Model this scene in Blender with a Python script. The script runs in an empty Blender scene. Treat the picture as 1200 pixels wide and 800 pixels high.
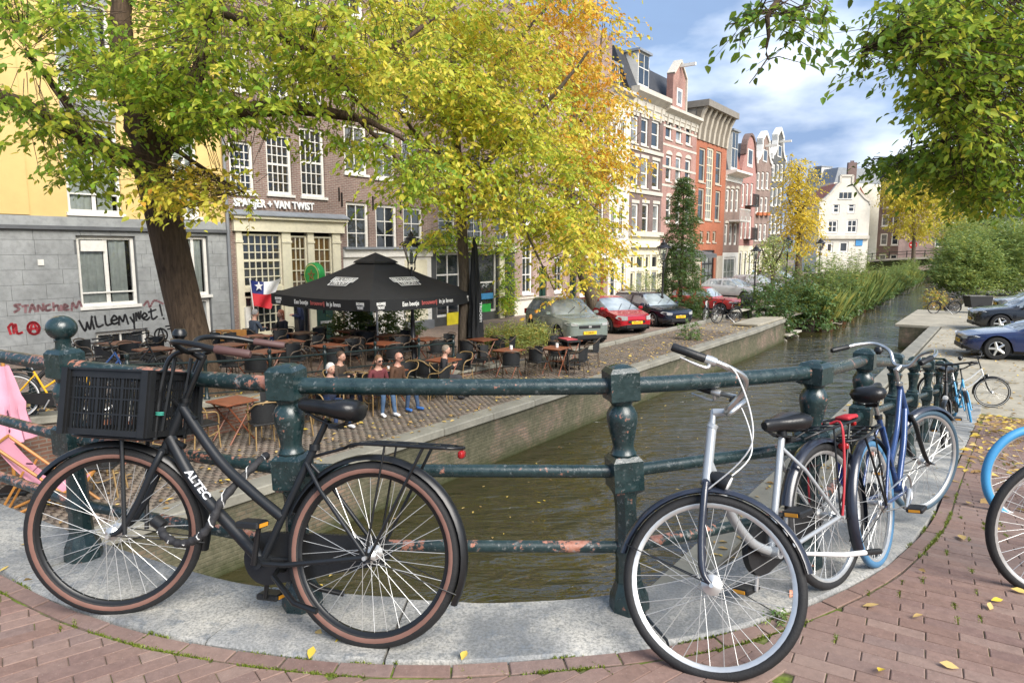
import bpy, bmesh, math, random
import numpy as np
from mathutils import Vector, Matrix
random.seed(7); RNG = np.random.default_rng(7)
R = math.radians
SC = bpy.context.scene
COL = SC.collection

# ------------------------------------------------------------------ camera
CAM_H = 1.5
FPX = 800.0                       # focal length in photo pixels (photo 1200 x 800)
PITCH = math.atan(108 / FPX)      # horizon at y = 292
cam_d = bpy.data.cameras.new('camera')
cam_d.sensor_width = 36; cam_d.lens = FPX / 1200 * 36
cam_d.clip_start = 0.05; cam_d.clip_end = 3000
cam = bpy.data.objects.new('camera', cam_d)
cam.location = (0, 0, CAM_H); cam.rotation_euler = (R(90) - PITCH, 0, 0)
COL.objects.link(cam); SC.camera = cam

# ------------------------------------------------------------------ sky and sun
SUN_EL, SUN_AZ = R(40), R(142)     # azimuth clockwise from +Y
world = bpy.data.worlds.new('World'); SC.world = world; world.use_nodes = True
wn, wl = world.node_tree.nodes, world.node_tree.links
wn.clear()
wo = wn.new('ShaderNodeOutputWorld'); bg = wn.new('ShaderNodeBackground')
sky = wn.new('ShaderNodeTexSky'); sky.sky_type = 'NISHITA'; sky.sun_disc = False
sky.sun_elevation = SUN_EL; sky.sun_rotation = SUN_AZ
sky.air_density = 1.0; sky.dust_density = 1.2; sky.ozone_density = 1.5
tc = wn.new('ShaderNodeTexCoord'); mp = wn.new('ShaderNodeMapping')
mp.inputs['Scale'].default_value = (1.0, 1.0, 2.6); mp.inputs['Location'].default_value = (1.7, .35, .2)
nz = wn.new('ShaderNodeTexNoise'); nz.inputs['Scale'].default_value = 1.9
nz.inputs['Detail'].default_value = 7; nz.inputs['Roughness'].default_value = .52
nz.inputs['Distortion'].default_value = .25
rp = wn.new('ShaderNodeValToRGB')
rp.color_ramp.elements[0].position = .33; rp.color_ramp.elements[0].color = (.6, .6, .6, 1)
rp.color_ramp.elements[1].position = .62; rp.color_ramp.elements[1].color = (1, 1, 1, 1)
nz2 = wn.new('ShaderNodeTexNoise'); nz2.inputs['Scale'].default_value = 3.1; nz2.inputs['Detail'].default_value = 6
rp2 = wn.new('ShaderNodeValToRGB')
rp2.color_ramp.elements[0].position = .50; rp2.color_ramp.elements[0].color = (1.1, 1.6, 2.55, 1)
rp2.color_ramp.elements[1].position = .76; rp2.color_ramp.elements[1].color = (5.4, 5.65, 5.9, 1)
mx = wn.new('ShaderNodeMix'); mx.data_type = 'RGBA'
wl.new(tc.outputs['Generated'], mp.inputs['Vector'])
wl.new(mp.outputs[0], nz.inputs['Vector']); wl.new(mp.outputs[0], nz2.inputs['Vector'])
wl.new(nz.outputs['Fac'], rp.inputs[0]); wl.new(nz2.outputs['Fac'], rp2.inputs[0])
wl.new(rp.outputs[0], mx.inputs['Factor'])
wl.new(sky.outputs[0], mx.inputs['A']); wl.new(rp2.outputs[0], mx.inputs['B'])
wl.new(mx.outputs['Result'], bg.inputs['Color'])
bg.inputs['Strength'].default_value = 0.125
wl.new(bg.outputs[0], wo.inputs[0])
sun_d = bpy.data.lights.new('sun', 'SUN'); sun_d.energy = 2.9; sun_d.angle = R(40); sun_d.color = (1, .94, .86)
sun = bpy.data.objects.new('sun', sun_d); COL.objects.link(sun)
sdir = Vector((math.sin(SUN_AZ) * math.cos(SUN_EL), math.cos(SUN_AZ) * math.cos(SUN_EL), math.sin(SUN_EL)))
sun.rotation_euler = sdir.to_track_quat('Z', 'Y').to_euler(); sun.location = (0, 0, 40)
SC.view_settings.view_transform = 'Standard'; SC.view_settings.look = 'None'
SC.view_settings.exposure = 1.3; SC.view_settings.gamma = 1.0
SC.cycles.max_bounces = 6; SC.cycles.transparent_max_bounces = 12
SC.cycles.caustics_reflective = False; SC.cycles.caustics_refractive = False

# ------------------------------------------------------------------ pixel -> place
CP, SP = math.cos(PITCH), math.sin(PITCH)
CANAL = R(36)
U = Vector((math.sin(CANAL), math.cos(CANAL), 0))      # along the canal
N = Vector((math.cos(CANAL), -math.sin(CANAL), 0))     # across it, to the right bank
EYE = Vector((0, 0, CAM_H))
def ray(x, y):
    cx = (x - 600) / FPX; cy = (400 - y) / FPX
    return Vector((cx, CP + cy * SP, -SP + cy * CP))
def at_z(x, y, z=0.0):
    r = ray(x, y); return EYE + r * ((z - CAM_H) / r.z)
def at_t(x, y, t):
    r = ray(x, y); return EYE + r * (t / r.dot(N))
def at_d(x, y, d):
    r = ray(x, y); return EYE + r * (d / r.y)
def ST(s, t, z=0.0):
    p = U * s + N * t; return Vector((p.x, p.y, z))
def s_of(p): return p.x * U.x + p.y * U.y
def t_of(p): return p.x * N.x + p.y * N.y
def interp(x, pts):
    return float(np.interp(x, [p[0] for p in pts], [p[1] for p in pts]))
Z_ST, Z_W = -2.0, -3.1                     # street level, water level (bridge deck is 0)
T_L, T_R, T_RAIL, T_F = -8.75, -2.75, -0.7, -21.0
def ramp(s):                               # right hand pavement running down from the bridge
    if s < 2.5: return 0.0
    if s < 5: return -.029 * (s - 2.5) ** 2
    return max(Z_ST, -.181 - .145 * (s - 5))
LST = [(-40, -.3), (0, -.75), (4, -1.1), (8, -1.48), (14, -1.80), (19, -2.0), (400, -2.0)]
def lstreet(s): return interp(s, LST)      # left hand street running down from the bridge
def at_ramp(x, y):
    z = 0
    for i in range(50):
        p = at_z(x, y, z); z = .5 * z + .5 * ramp(s_of(p))
    return p
def at_left(x, y):
    z = -1.5
    for i in range(50):
        p = at_z(x, y, z); z = .5 * z + .5 * lstreet(s_of(p))
    return p

# ------------------------------------------------------------------ scene graph helpers
def link(o, parent=None):
    COL.objects.link(o)
    if parent is not None: o.parent = parent
    return o
def tag(o, label=None, cat=None, group=None, kind=None):
    if label: o['label'] = label
    if cat: o['category'] = cat
    if group: o['group'] = group
    if kind: o['kind'] = kind
    return o
def thing(name, label, cat, loc=(0, 0, 0), rz=0.0, group=None, rx=0.0, scale=1.0):
    o = bpy.data.objects.new(name, None); o.empty_display_size = .1
    o.location = loc; o.rotation_euler = (rx, 0, rz); o.scale = (scale,) * 3
    link(o); return tag(o, label, cat, group)
def copy_tree(o, parent=None):
    c = o.copy(); link(c, parent)
    for ch in list(o.children): copy_tree(ch, c)
    return c
def dup(o, loc, rz, label=None, group=None, scale=None):
    c = copy_tree(o); c.location = loc; c.rotation_euler = (c.rotation_euler[0], 0, rz)
    if label: c['label'] = label
    if group: c['group'] = group
    if scale: c.scale = (scale,) * 3
    return c

class MB:
    """collects shapes into one mesh"""
    def __init__(s): s.v = []; s.f = []; s.m = []; s.mi = 0
    def add(s, vs, fs):
        b = len(s.v); s.v += [tuple(v) for v in vs]
        for f in fs: s.f.append([i + b for i in f]); s.m.append(s.mi)
        return s
    def box(s, c, d, M=None):
        x, y, z = d[0] / 2, d[1] / 2, d[2] / 2
        vs = [Vector((a * x, b * y, e * z)) for e in (-1, 1) for b in (-1, 1) for a in (-1, 1)]
        if M is not None: vs = [M @ v for v in vs]
        c = Vector(c); vs = [v + c for v in vs]
        return s.add(vs, [(0, 2, 3, 1), (4, 5, 7, 6), (0, 1, 5, 4), (2, 6, 7, 3), (0, 4, 6, 2), (1, 3, 7, 5)])
    def span(s, a, b):
        return s.box([(a[i] + b[i]) / 2 for i in range(3)], [abs(b[i] - a[i]) for i in range(3)])
    def cbox(s, c, d, ch):
        """box with all edges chamfered by ch"""
        x, y, z = d[0] / 2, d[1] / 2, d[2] / 2
        vs = []
        for zz, k in ((-z, ch), (-z + ch, 0), (z - ch, 0), (z, ch)):
            X, Y = x - k, y - k
            q = ch if k == 0 else ch * .4
            for a in ((-X + q, -Y), (X - q, -Y), (X, -Y + q), (X, Y - q), (X - q, Y), (-X + q, Y), (-X, Y - q), (-X, -Y + q)):
                vs.append((a[0] + c[0], a[1] + c[1], zz + c[2]))
        fs = [tuple(range(7, -1, -1)), tuple(range(24, 32))]
        for k in range(3):
            for i in range(8):
                j = (i + 1) % 8; fs.append((k * 8 + i, k * 8 + j, k * 8 + 8 + j, k * 8 + 8 + i))
        return s.add(vs, fs)
    def tube(s, pts, r, n=8, cap=True, closed=False):
        pts = [Vector(p) for p in pts]; k = len(pts)
        rr = r if isinstance(r, (list, tuple)) else [r] * k
        ref = None; vs = []; fs = []
        for i, p in enumerate(pts):
            if closed: d = pts[(i + 1) % k] - pts[i - 1]
            else: d = pts[min(i + 1, k - 1)] - pts[max(i - 1, 0)]
            if d.length < 1e-9: d = Vector((0, 0, 1))
            d.normalize()
            if ref is None:
                ref = Vector((0, 0, 1)) if abs(d.z) < .9 else Vector((1, 0, 0))
            a = d.cross(ref)
            if a.length < 1e-6: a = d.orthogonal()
            a.normalize(); b = d.cross(a); ref = -b if False else ref
            nb = a.cross(d)
            for q in range(n):
                an = 2 * math.pi * q / n
                vs.append(p + (a * math.cos(an) + nb * math.sin(an)) * rr[i])
        m = k if closed else k - 1
        for i in range(m):
            i2 = (i + 1) % k
            for q in range(n):
                q2 = (q + 1) % n
                fs.append((i * n + q2, i * n + q, i2 * n + q, i2 * n + q2))
        if cap and not closed:
            fs.append(tuple(range(n))); fs.append(tuple((k - 1) * n + q for q in range(n - 1, -1, -1)))
        return s.add(vs, fs)
    def lathe(s, prof, n=16, c=(0, 0, 0), M=None, cap=True, phase=0.0):
        vs = []; fs = []; k = len(prof)
        for r_, z_ in prof:
            for q in range(n):
                an = 2 * math.pi * q / n + phase
                v = Vector((r_ * math.cos(an), r_ * math.sin(an), z_))
                if M is not None: v = M @ v
                vs.append(v + Vector(c))
        for i in range(k - 1):
            for q in range(n):
                q2 = (q + 1) % n
                fs.append((i * n + q, i * n + q2, (i + 1) * n + q2, (i + 1) * n + q))
        if cap:
            fs.append(tuple(range(n - 1, -1, -1))); fs.append(tuple((k - 1) * n + q for q in range(n)))
        return s.add(vs, fs)
    def prism(s, poly, off, cap=True):
        """poly: list of 3D points, extruded by off"""
        off = Vector(off); n = len(poly); p = [Vector(q) for q in poly]
        fs = [(i, (i + 1) % n, n + (i + 1) % n, n + i) for i in range(n)]
        if cap: fs += [tuple(range(n - 1, -1, -1)), tuple(range(n, 2 * n))]
        return s.add(p + [q + off for q in p], fs)
    def torus(s, c, R_, r_, n=40, m=8, M=None, sx=1.0, squash=1.0):
        vs = []; fs = []
        for i in range(n):
            a = 2 * math.pi * i / n
            for j in range(m):
                b = 2 * math.pi * j / m
                q = R_ + r_ * math.cos(b)
                v = Vector((q * math.cos(a), r_ * math.sin(b) * squash, q * math.sin(a)))
                if M is not None: v = M @ v
                vs.append(v + Vector(c))
        for i in range(n):
            for j in range(m):
                i2, j2 = (i + 1) % n, (j + 1) % m
                fs.append((i * m + j, i * m + j2, i2 * m + j2, i2 * m + j))
        return s.add(vs, fs)
    def ball(s, c, r, n=12, m=8, sc=(1, 1, 1)):
        prof = [(max(1e-4, math.sin(math.pi * i / m)) * r, -math.cos(math.pi * i / m) * r) for i in range(m + 1)]
        M = Matrix.Diagonal((sc[0], sc[1], sc[2]))
        return s.lathe(prof, n, c, M)
    def xform(s, M, start=0):
        for i in range(start, len(s.v)): s.v[i] = tuple(M @ Vector(s.v[i]))
        return s
    def build(s, name, mats, parent=None, smooth=35, kind=None, label=None):
        me = bpy.data.meshes.new(name); me.from_pydata(s.v, [], s.f)
        if not isinstance(mats, (list, tuple)): mats = [mats]
        for m in mats: me.materials.append(m)
        if len(mats) > 1: me.polygons.foreach_set('material_index', s.m)
        if smooth:
            me.polygons.foreach_set('use_smooth', [True] * len(me.polygons))
            me.set_sharp_from_angle(angle=R(smooth))
        me.update()
        o = bpy.data.objects.new(name, me); link(o, parent)
        return tag(o, label, kind=kind)

def np_mesh(name, verts, faces, mats, parent=None, smooth=False, attr=None, midx=None):
    """verts (n,3), faces (m,k) arrays -> object; attr: dict of per-face float arrays"""
    me = bpy.data.meshes.new(name); n, (m, k) = len(verts), faces.shape
    me.vertices.add(n); me.vertices.foreach_set('co', np.asarray(verts, np.float32).ravel())
    me.loops.add(m * k); me.loops.foreach_set('vertex_index', faces.astype(np.int32).ravel())
    me.polygons.add(m)
    me.polygons.foreach_set('loop_start', np.arange(0, m * k, k, dtype=np.int32))
    me.polygons.foreach_set('loop_total', np.full(m, k, np.int32))
    if smooth: me.polygons.foreach_set('use_smooth', np.ones(m, bool))
    if not isinstance(mats, (list, tuple)): mats = [mats]
    for q in mats: me.materials.append(q)
    if midx is not None: me.polygons.foreach_set('material_index', midx.astype(np.int32))
    me.update(calc_edges=True)
    for nm, arr in (attr or {}).items():
        a = me.attributes.new(nm, 'FLOAT', 'FACE'); a.data.foreach_set('value', np.asarray(arr, np.float32))
    o = bpy.data.objects.new(name, me); link(o, parent); return o
# ------------------------------------------------------------------ materials
MAT = {}
class NT:
    def __init__(s, name):
        s.m = bpy.data.materials.new(name); s.m.use_nodes = True
        s.t = s.m.node_tree; s.b = s.t.nodes['Principled BSDF']; s.o = s.t.nodes['Material Output']
    def n(s, typ, **kw):
        q = s.t.nodes.new(typ)
        for k, v in kw.items():
            if k in q.inputs: q.inputs[k].default_value = v
            else: setattr(q, k, v)
        return q
    def l(s, a, b): s.t.links.new(a, b)
    def coord(s, kind='Object'): return s.n('ShaderNodeTexCoord').outputs[kind]
    def noise(s, vec, scale, detail=4, rough=.55, dist=0):
        q = s.n('ShaderNodeTexNoise'); q.inputs['Scale'].default_value = scale
        q.inputs['Detail'].default_value = detail; q.inputs['Roughness'].default_value = rough
        q.inputs['Distortion'].default_value = dist
        if vec is not None: s.l(vec, q.inputs['Vector'])
        return q.outputs['Fac']
    def ramp(s, fac, stops):
        q = s.n('ShaderNodeValToRGB'); e = q.color_ramp.elements
        while len(e) < len(stops): e.new(.5)
        for el, (p, c) in zip(e, stops):
            el.position = p; el.color = (c[0], c[1], c[2], 1) if hasattr(c, '__len__') else (c, c, c, 1)
        s.l(fac, q.inputs[0]); return q.outputs[0]
    def mix(s, fac, a, b, blend='MIX'):
        q = s.n('ShaderNodeMix'); q.data_type = 'RGBA'; q.blend_type = blend
        for inp, v in (('Factor', fac), ('A', a), ('B', b)):
            if hasattr(v, 'is_linked') or hasattr(v, 'links'): s.l(v, q.inputs[inp])
            elif inp == 'Factor': q.inputs[inp].default_value = v
            else: q.inputs[inp].default_value = (v[0], v[1], v[2], 1)
        return q.outputs['Result']
    def math(s, op, a, b=0.0, c=0.0):
        q = s.n('ShaderNodeMath'); q.operation = op
        for i, v in enumerate((a, b, c)):
            if hasattr(v, 'links'): s.l(v, q.inputs[i])
            else: q.inputs[i].default_value = v
        return q.outputs[0]
    def bump(s, h, strength=.3, dist=.01):
        q = s.n('ShaderNodeBump'); q.inputs['Strength'].default_value = strength; q.inputs['Distance'].default_value = dist
        s.l(h, q.inputs['Height']); s.l(q.outputs[0], s.b.inputs['Normal']); return q
    def base(s, c):
        if hasattr(c, 'links'): s.l(c, s.b.inputs['Base Color'])
        else: s.b.inputs['Base Color'].default_value = (c[0], c[1], c[2], 1)
    def set(s, **kw):
        for k, v in kw.items():
            nm = {'rough': 'Roughness', 'metal': 'Metallic', 'spec': 'Specular IOR Level', 'coat': 'Coat Weight', 'coatr': 'Coat Roughness', 'trans': 'Transmission Weight', 'ior': 'IOR', 'alpha': 'Alpha', 'sub': 'Subsurface Weight'}[k]
            if hasattr(v, 'links'): s.l(v, s.b.inputs[nm])
            else: s.b.inputs[nm].default_value = v
def sc(c, k): return tuple(min(1, x * k) for x in c)
def mat(name, col, rough=.6, metal=0, var=.12, scale=3.0, bump=0, bscale=60, spec=.5, coat=0, col2=None, grime=0):
    if name in MAT: return MAT[name]
    t = NT(name); v = t.coord()
    f = t.noise(v, scale, 5)
    c = t.ramp(f, [(.3, sc(col, 1 - var)), (.7, col2 or sc(col, 1 + var))])
    if grime:
        g = t.ramp(t.noise(v, scale * 4.3, 6, .65), [(.45, 0), (.75, grime)])
        c = t.mix(g, c, sc(col, .35))
    t.base(c); t.set(rough=rough, metal=metal, spec=spec, coat=coat, coatr=.08)
    if bump: t.bump(t.noise(v, bscale, 5), bump, .01)
    MAT[name] = t.m; return t.m

def m_leaf(name, stops, trans=.45, rough=.45):
    """leaf colour from the per-face attribute 'hue'"""
    t = NT(name); a = t.n('ShaderNodeAttribute'); a.attribute_name = 'hue'
    c = t.ramp(a.outputs['Fac'], stops)
    t.base(c); t.set(rough=rough, spec=.35)
    tr = t.n('ShaderNodeBsdfTranslucent'); t.l(t.mix(.25, c, (.9, .9, .15)), tr.inputs['Color'])
    ms = t.n('ShaderNodeMixShader'); ms.inputs[0].default_value = trans
    t.l(t.b.outputs[0], ms.inputs[1]); t.l(tr.outputs[0], ms.inputs[2]); t.l(ms.outputs[0], t.o.inputs[0])
    MAT[name] = t.m; return t.m

def facade_vec(t):
    """(x + y, z) of the object's own space, for wall patterns"""
    sx = t.n('ShaderNodeSeparateXYZ'); t.l(t.coord(), sx.inputs[0])
    cx = t.n('ShaderNodeCombineXYZ'); t.l(t.math('ADD', sx.outputs[0], sx.outputs[1]), cx.inputs[0]); t.l(sx.outputs[2], cx.inputs[1])
    return cx.outputs[0], sx
def m_brick(name, c1, c2, mortar, rough=.85, w=.22, h=.065, ms=.011, stain=.3, bump=.5):
    if name in MAT: return MAT[name]
    t = NT(name); vec, sx = facade_vec(t)
    b = t.n('ShaderNodeTexBrick'); t.l(vec, b.inputs['Vector'])
    b.inputs['Scale'].default_value = 1; b.inputs['Brick Width'].default_value = w; b.inputs['Row Height'].default_value = h
    b.inputs['Mortar Size'].default_value = ms; b.inputs['Mortar Smooth'].default_value = .3
    b.inputs['Color1'].default_value = (*c1, 1); b.inputs['Color2'].default_value = (*c2, 1); b.inputs['Mortar'].default_value = (*mortar, 1)
    b.inputs['Bias'].default_value = 0
    f = t.ramp(t.noise(t.coord(), .7, 6, .6), [(.3, 1 - stain), (.7, 1 + stain * .5)])
    f2 = t.ramp(t.noise(t.coord(), 9, 5, .6), [(.3, .86), (.7, 1.12)])
    c = t.mix(1.0, b.outputs['Color'], f, 'MULTIPLY'); c = t.mix(1.0, c, f2, 'MULTIPLY')
    t.base(c); t.set(rough=rough, spec=.25)
    t.bump(t.math('SUBTRACT', 1.0, b.outputs['Fac']), bump, .008)
    MAT[name] = t.m; return t.m

def m_painted_iron():
    """old green rail paint, worn to pinkish primer and rust along the top"""
    t = NT('painted_iron'); v = t.coord()
    n1 = t.noise(v, 7, 6, .65, .4); n2 = t.noise(v, 26, 6, .7); n3 = t.noise(v, 80, 4, .7)
    green = t.ramp(n2, [(.3, (.006, .017, .018)), (.55, (.011, .030, .031)), (.8, (.022, .045, .047))])
    fac = t.math('ADD', t.math('MULTIPLY', n1, .45), t.math('MULTIPLY', n2, .55))
    rust = t.ramp(n3, [(.3, (.20, .075, .045)), (.6, (.31, .145, .10)), (.8, (.30, .25, .23))])
    g = t.n('ShaderNodeNewGeometry')
    c = t.mix(t.ramp(fac, [(.59, 0), (.61, 1)]), green, rust)
    pale = t.ramp(t.noise(v, 45, 5, .75), [(.58, 0), (.68, .6)])
    c = t.mix(pale, c, (.20, .22, .22))
    t.base(c); t.set(rough=t.ramp(n2, [(.3, .2), (.7, .42)]), spec=.7)
    t.bump(t.math('ADD', t.math('MULTIPLY', n3, .3), fac), .35, .006)
    MAT['iron'] = t.m; return t.m
m_painted_iron()

def m_slab():
    t = NT('coping_stone'); v = t.coord()
    n1 = t.noise(v, 2.3, 7, .62, .6); n2 = t.noise(v, 9, 8, .74); n3 = t.noise(v, 90, 4, .7)
    c = t.ramp(n1, [(.36, (.19, .197, .20)), (.50, (.33, .325, .305)), (.62, (.47, .45, .40))])
    c = t.mix(t.ramp(n2, [(.54, 0), (.64, .8)]), c, (.155, .175, .195))
    c = t.mix(t.ramp(t.noise(v, 5, 6, .7), [(.58, 0), (.70, .7)]), c, (.47, .45, .40))
    c = t.mix(t.ramp(n3, [(.38, .65), (.58, 0)]), c, (.10, .105, .10))
    t.base(c); t.set(rough=.62, spec=.4); t.bump(t.math('ADD', t.math('MULTIPLY', n2, 1.0), t.math('MULTIPLY', n3, .35)), .5, .012)
    MAT['slab'] = t.m
m_slab()

def m_paver(name, cols, lich=.12):
    t = NT(name); v = t.coord()
    oi = t.n('ShaderNodeObjectInfo'); at = t.n('ShaderNodeAttribute'); at.attribute_name = 'tone'
    f = t.math('FRACT', t.math('ADD', oi.outputs['Random'], at.outputs['Fac']))
    c = t.ramp(f, [(i / (len(cols) - 1), q) for i, q in enumerate(cols)])
    pos = t.n('ShaderNodeNewGeometry').outputs['Position']
    n1 = t.noise(pos, 28, 6, .7); n2 = t.noise(pos, 1.3, 4); n3 = t.noise(pos, 120, 3, .7)
    c = t.mix(1.0, c, t.ramp(n1, [(.3, .78), (.7, 1.15)]), 'MULTIPLY')
    c = t.mix(t.ramp(n2, [(.45, 0), (.7, .35)]), c, (.26, .20, .17))
    c = t.mix(t.ramp(n3, [(.62, 0), (.72, lich * 4)]), c, (.42, .36, .31))
    t.base(c); t.set(rough=.78, spec=.3); t.bump(t.math('ADD', n1, t.math('MULTIPLY', n3, .5)), .35, .006)
    MAT[name] = t.m
m_paver('paver', [(.195, .122, .098), (.235, .152, .122), (.185, .118, .10), (.255, .175, .143), (.22, .138, .113), (.205, .145, .126)])
m_paver('quay_paver', [(.125, .105, .085), (.16, .135, .105), (.105, .093, .077), (.18, .145, .11), (.13, .10, .08)])

def m_joint():
    t = NT('joint_sand'); v = t.n('ShaderNodeNewGeometry').outputs['Position']
    n = t.noise(v, 2.3, 5, .6, .4); n2 = t.noise(v, 30, 5)
    c = t.ramp(n2, [(.3, (.07, .055, .042)), (.7, (.15, .12, .092))])
    c = t.mix(t.ramp(n, [(.47, 0), (.56, .9)]), c, t.ramp(n2, [(.3, (.06, .09, .012)), (.7, (.16, .22, .03))]))
    t.base(c); t.set(rough=.95, spec=.1); t.bump(n2, .6, .01); MAT['joint'] = t.m
m_joint()

def m_quaywall():
    t = NT('quay_wall'); vec, sx = facade_vec(t)
    b = t.n('ShaderNodeTexBrick'); t.l(vec, b.inputs['Vector'])
    b.inputs['Scale'].default_value = 1; b.inputs['Brick Width'].default_value = .22; b.inputs['Row Height'].default_value = .07
    b.inputs['Mortar Size'].default_value = .012; b.inputs['Mortar Smooth'].default_value = .4
    b.inputs['Color1'].default_value = (.17, .12, .09, 1); b.inputs['Color2'].default_value = (.30, .20, .145, 1); b.inputs['Mortar'].default_value = (.13, .12, .10, 1)
    v = t.coord(); n1 = t.noise(v, 1.1, 7, .65, .6); n2 = t.noise(v, 7, 6, .7)
    c = t.mix(t.ramp(n1, [(.33, 0), (.53, .95)]), b.outputs['Color'], t.ramp(n2, [(.3, (.05, .055, .03)), (.7, (.15, .14, .09))]))
    zz = t.math('ADD', sx.outputs[2], t.math('MULTIPLY', n2, .12))
    alg = t.ramp(zz, [(0, 0), (1, 1)])
    low = t.math('SUBTRACT', 1.0, t.math('MULTIPLY', t.math('ADD', zz, 0.0), 3.2))
    q = t.n('ShaderNodeClamp'); t.l(low, q.inputs[0])
    c = t.mix(q.outputs[0], c, (.035, .045, .012))
    hi = t.math('MULTIPLY', t.math('SUBTRACT', t.math('ADD', sx.outputs[2], t.math('MULTIPLY', n1, .55)), .92), 3.0)
    q2 = t.n('ShaderNodeClamp'); t.l(hi, q2.inputs[0]); c = t.mix(t.math('MULTIPLY', q2.outputs[0], .85), c, t.ramp(n2, [(.3, (.03, .032, .02)), (.7, (.09, .085, .055))]))
    t.base(c); t.set(rough=.85, spec=.3); t.bump(t.math('ADD', t.math('SUBTRACT', 1.0, b.outputs['Fac']), n2), .5, .012)
    MAT['quaywall'] = t.m
m_quaywall()

def m_water():
    t = NT('canal_water'); v = t.n('ShaderNodeNewGeometry').outputs['Position']
    mp = t.n('ShaderNodeMapping'); t.l(v, mp.inputs[0]); mp.inputs['Rotation'].default_value = (0, 0, R(12)); mp.inputs['Scale'].default_value = (.9, 2.4, 1)
    mp2 = t.n('ShaderNodeMapping'); t.l(v, mp2.inputs[0]); mp2.inputs['Scale'].default_value = (.7, 1.5, 1)
    a = t.noise(mp.outputs[0], 1.35, 3, .5, .9); b = t.noise(mp2.outputs[0], .9, 3, .45, .9); d = t.noise(v, .35, 3)
    e = t.noise(mp.outputs[0], 5.0, 3, .5, .5)
    h = t.math('ADD', t.math('ADD', t.math('MULTIPLY', a, .55), t.math('MULTIPLY', b, .75)), t.math('MULTIPLY', e, .16))
    amp = t.ramp(d, [(.35, .45), (.65, 1.0)])
    t.base(t.ramp(t.noise(v, .6, 3), [(.3, (.028, .025, .009)), (.7, (.042, .036, .013))]))
    t.set(rough=.03, spec=.5, ior=1.95)
    bp = t.bump(t.math('MULTIPLY', h, amp), 1.0, .24)
    MAT['water'] = t.m
m_water()

def m_bark(name, c1, c2, sc_=1.0):
    t = NT(name); v = t.coord(); mp = t.n('ShaderNodeMapping'); t.l(v, mp.inputs[0]); mp.inputs['Scale'].default_value = (1, 1, .16)
    n = t.noise(mp.outputs[0], 16 * sc_, 7, .7, .6); n2 = t.noise(v, 2, 4)
    c = t.mix(t.ramp(n2, [(.35, 0), (.7, .5)]), t.ramp(n, [(.35, c1), (.62, c2)]), sc(c2, .9))
    t.base(c); t.set(rough=.9, spec=.2); t.bump(n, .9, .04); MAT[name] = t.m
m_bark('bark', (.028, .020, .014), (.125, .085, .056)); m_bark('bark_grey', (.05, .04, .03), (.17, .135, .10), 1.6)

def m_glass(name, col=(.02, .025, .03), rough=.04, wob=.0):
    ior = 2.1 if 'car' in name else 1.6
    t = NT(name); v = t.coord('Object')
    n = t.noise(v, .9, 3); c = t.ramp(n, [(.35, sc(col, .5)), (.7, sc(col, 1.8))])
    t.base(c); t.set(rough=rough, spec=.8, ior=ior)
    t.bump(t.noise(v, 1.6, 2), .06, .02); MAT[name] = t.m
m_glass('glass'); m_glass('glass_warm', (.085, .05, .02)); m_glass('glass_car', (.26, .30, .32)); m_glass('glass_pale', (.16, .17, .17))  # car glass base kept pale: bright sky reflection put into its colour
def m_clear():
    t = NT('glass_clear'); tr = t.n('ShaderNodeBsdfTransparent'); gl = t.n('ShaderNodeBsdfGlossy'); gl.inputs['Roughness'].default_value = .03
    fr = t.n('ShaderNodeFresnel'); fr.inputs[0].default_value = 1.5
    f = t.math('MULTIPLY', fr.outputs[0], 1.6); tr.inputs[0].default_value = (.86, .9, .9, 1)
    ms = t.n('ShaderNodeMixShader'); t.l(f, ms.inputs[0]); t.l(tr.outputs[0], ms.inputs[1]); t.l(gl.outputs[0], ms.inputs[2]); t.l(ms.outputs[0], t.o.inputs[0])
    MAT['glass_clear'] = t.m
m_clear()
def m_carpaint(name, col, rough=.25, metal=.3):
    t = NT(name); f = t.noise(t.coord(), 2.0, 4); t.base(t.ramp(f, [(.3, sc(col, .92)), (.7, sc(col, 1.05))]))
    t.set(rough=rough, metal=metal, coat=.8, coatr=.05); MAT[name] = t.m; return t.m

WHITE = mat('white_paint', (.74, .72, .66), .5, var=.06, scale=2, grime=.25)
CREAM = mat('cream_paint', (.72, .67, .50), .5, var=.06, scale=2, grime=.22)
BLACKM = mat('black_metal', (.007, .0075, .008), .36, .0, var=.2, scale=8, spec=.5)
MATTE = mat('matte_black_frame', (.010, .012, .0145), .46, .0, var=.15, scale=3, spec=.42)
RUBBER = mat('rubber', (.010, .010, .0105), .72, var=.25, scale=20, bump=.25, bscale=160)
RUBBER2 = mat('tan_sidewall', (.17, .085, .064), .75, var=.12, scale=16)
CHROME = mat('steel', (.55, .55, .53), .28, .9, var=.15, scale=20)
ALU = mat('alloy', (.62, .62, .60), .35, .75, var=.12, scale=14)
SPOKE = mat('spoke', (.60, .60, .58), .38, .6, var=.1, scale=9)
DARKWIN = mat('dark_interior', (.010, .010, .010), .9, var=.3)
PLAST = mat('black_plastic', (.0085, .009, .0095), .48, var=.25, scale=12, bump=.1, bscale=120)
LEATHER = mat('saddle_vinyl', (.008, .008, .0085), .36, var=.2, scale=9, bump=.12, bscale=90)
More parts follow.
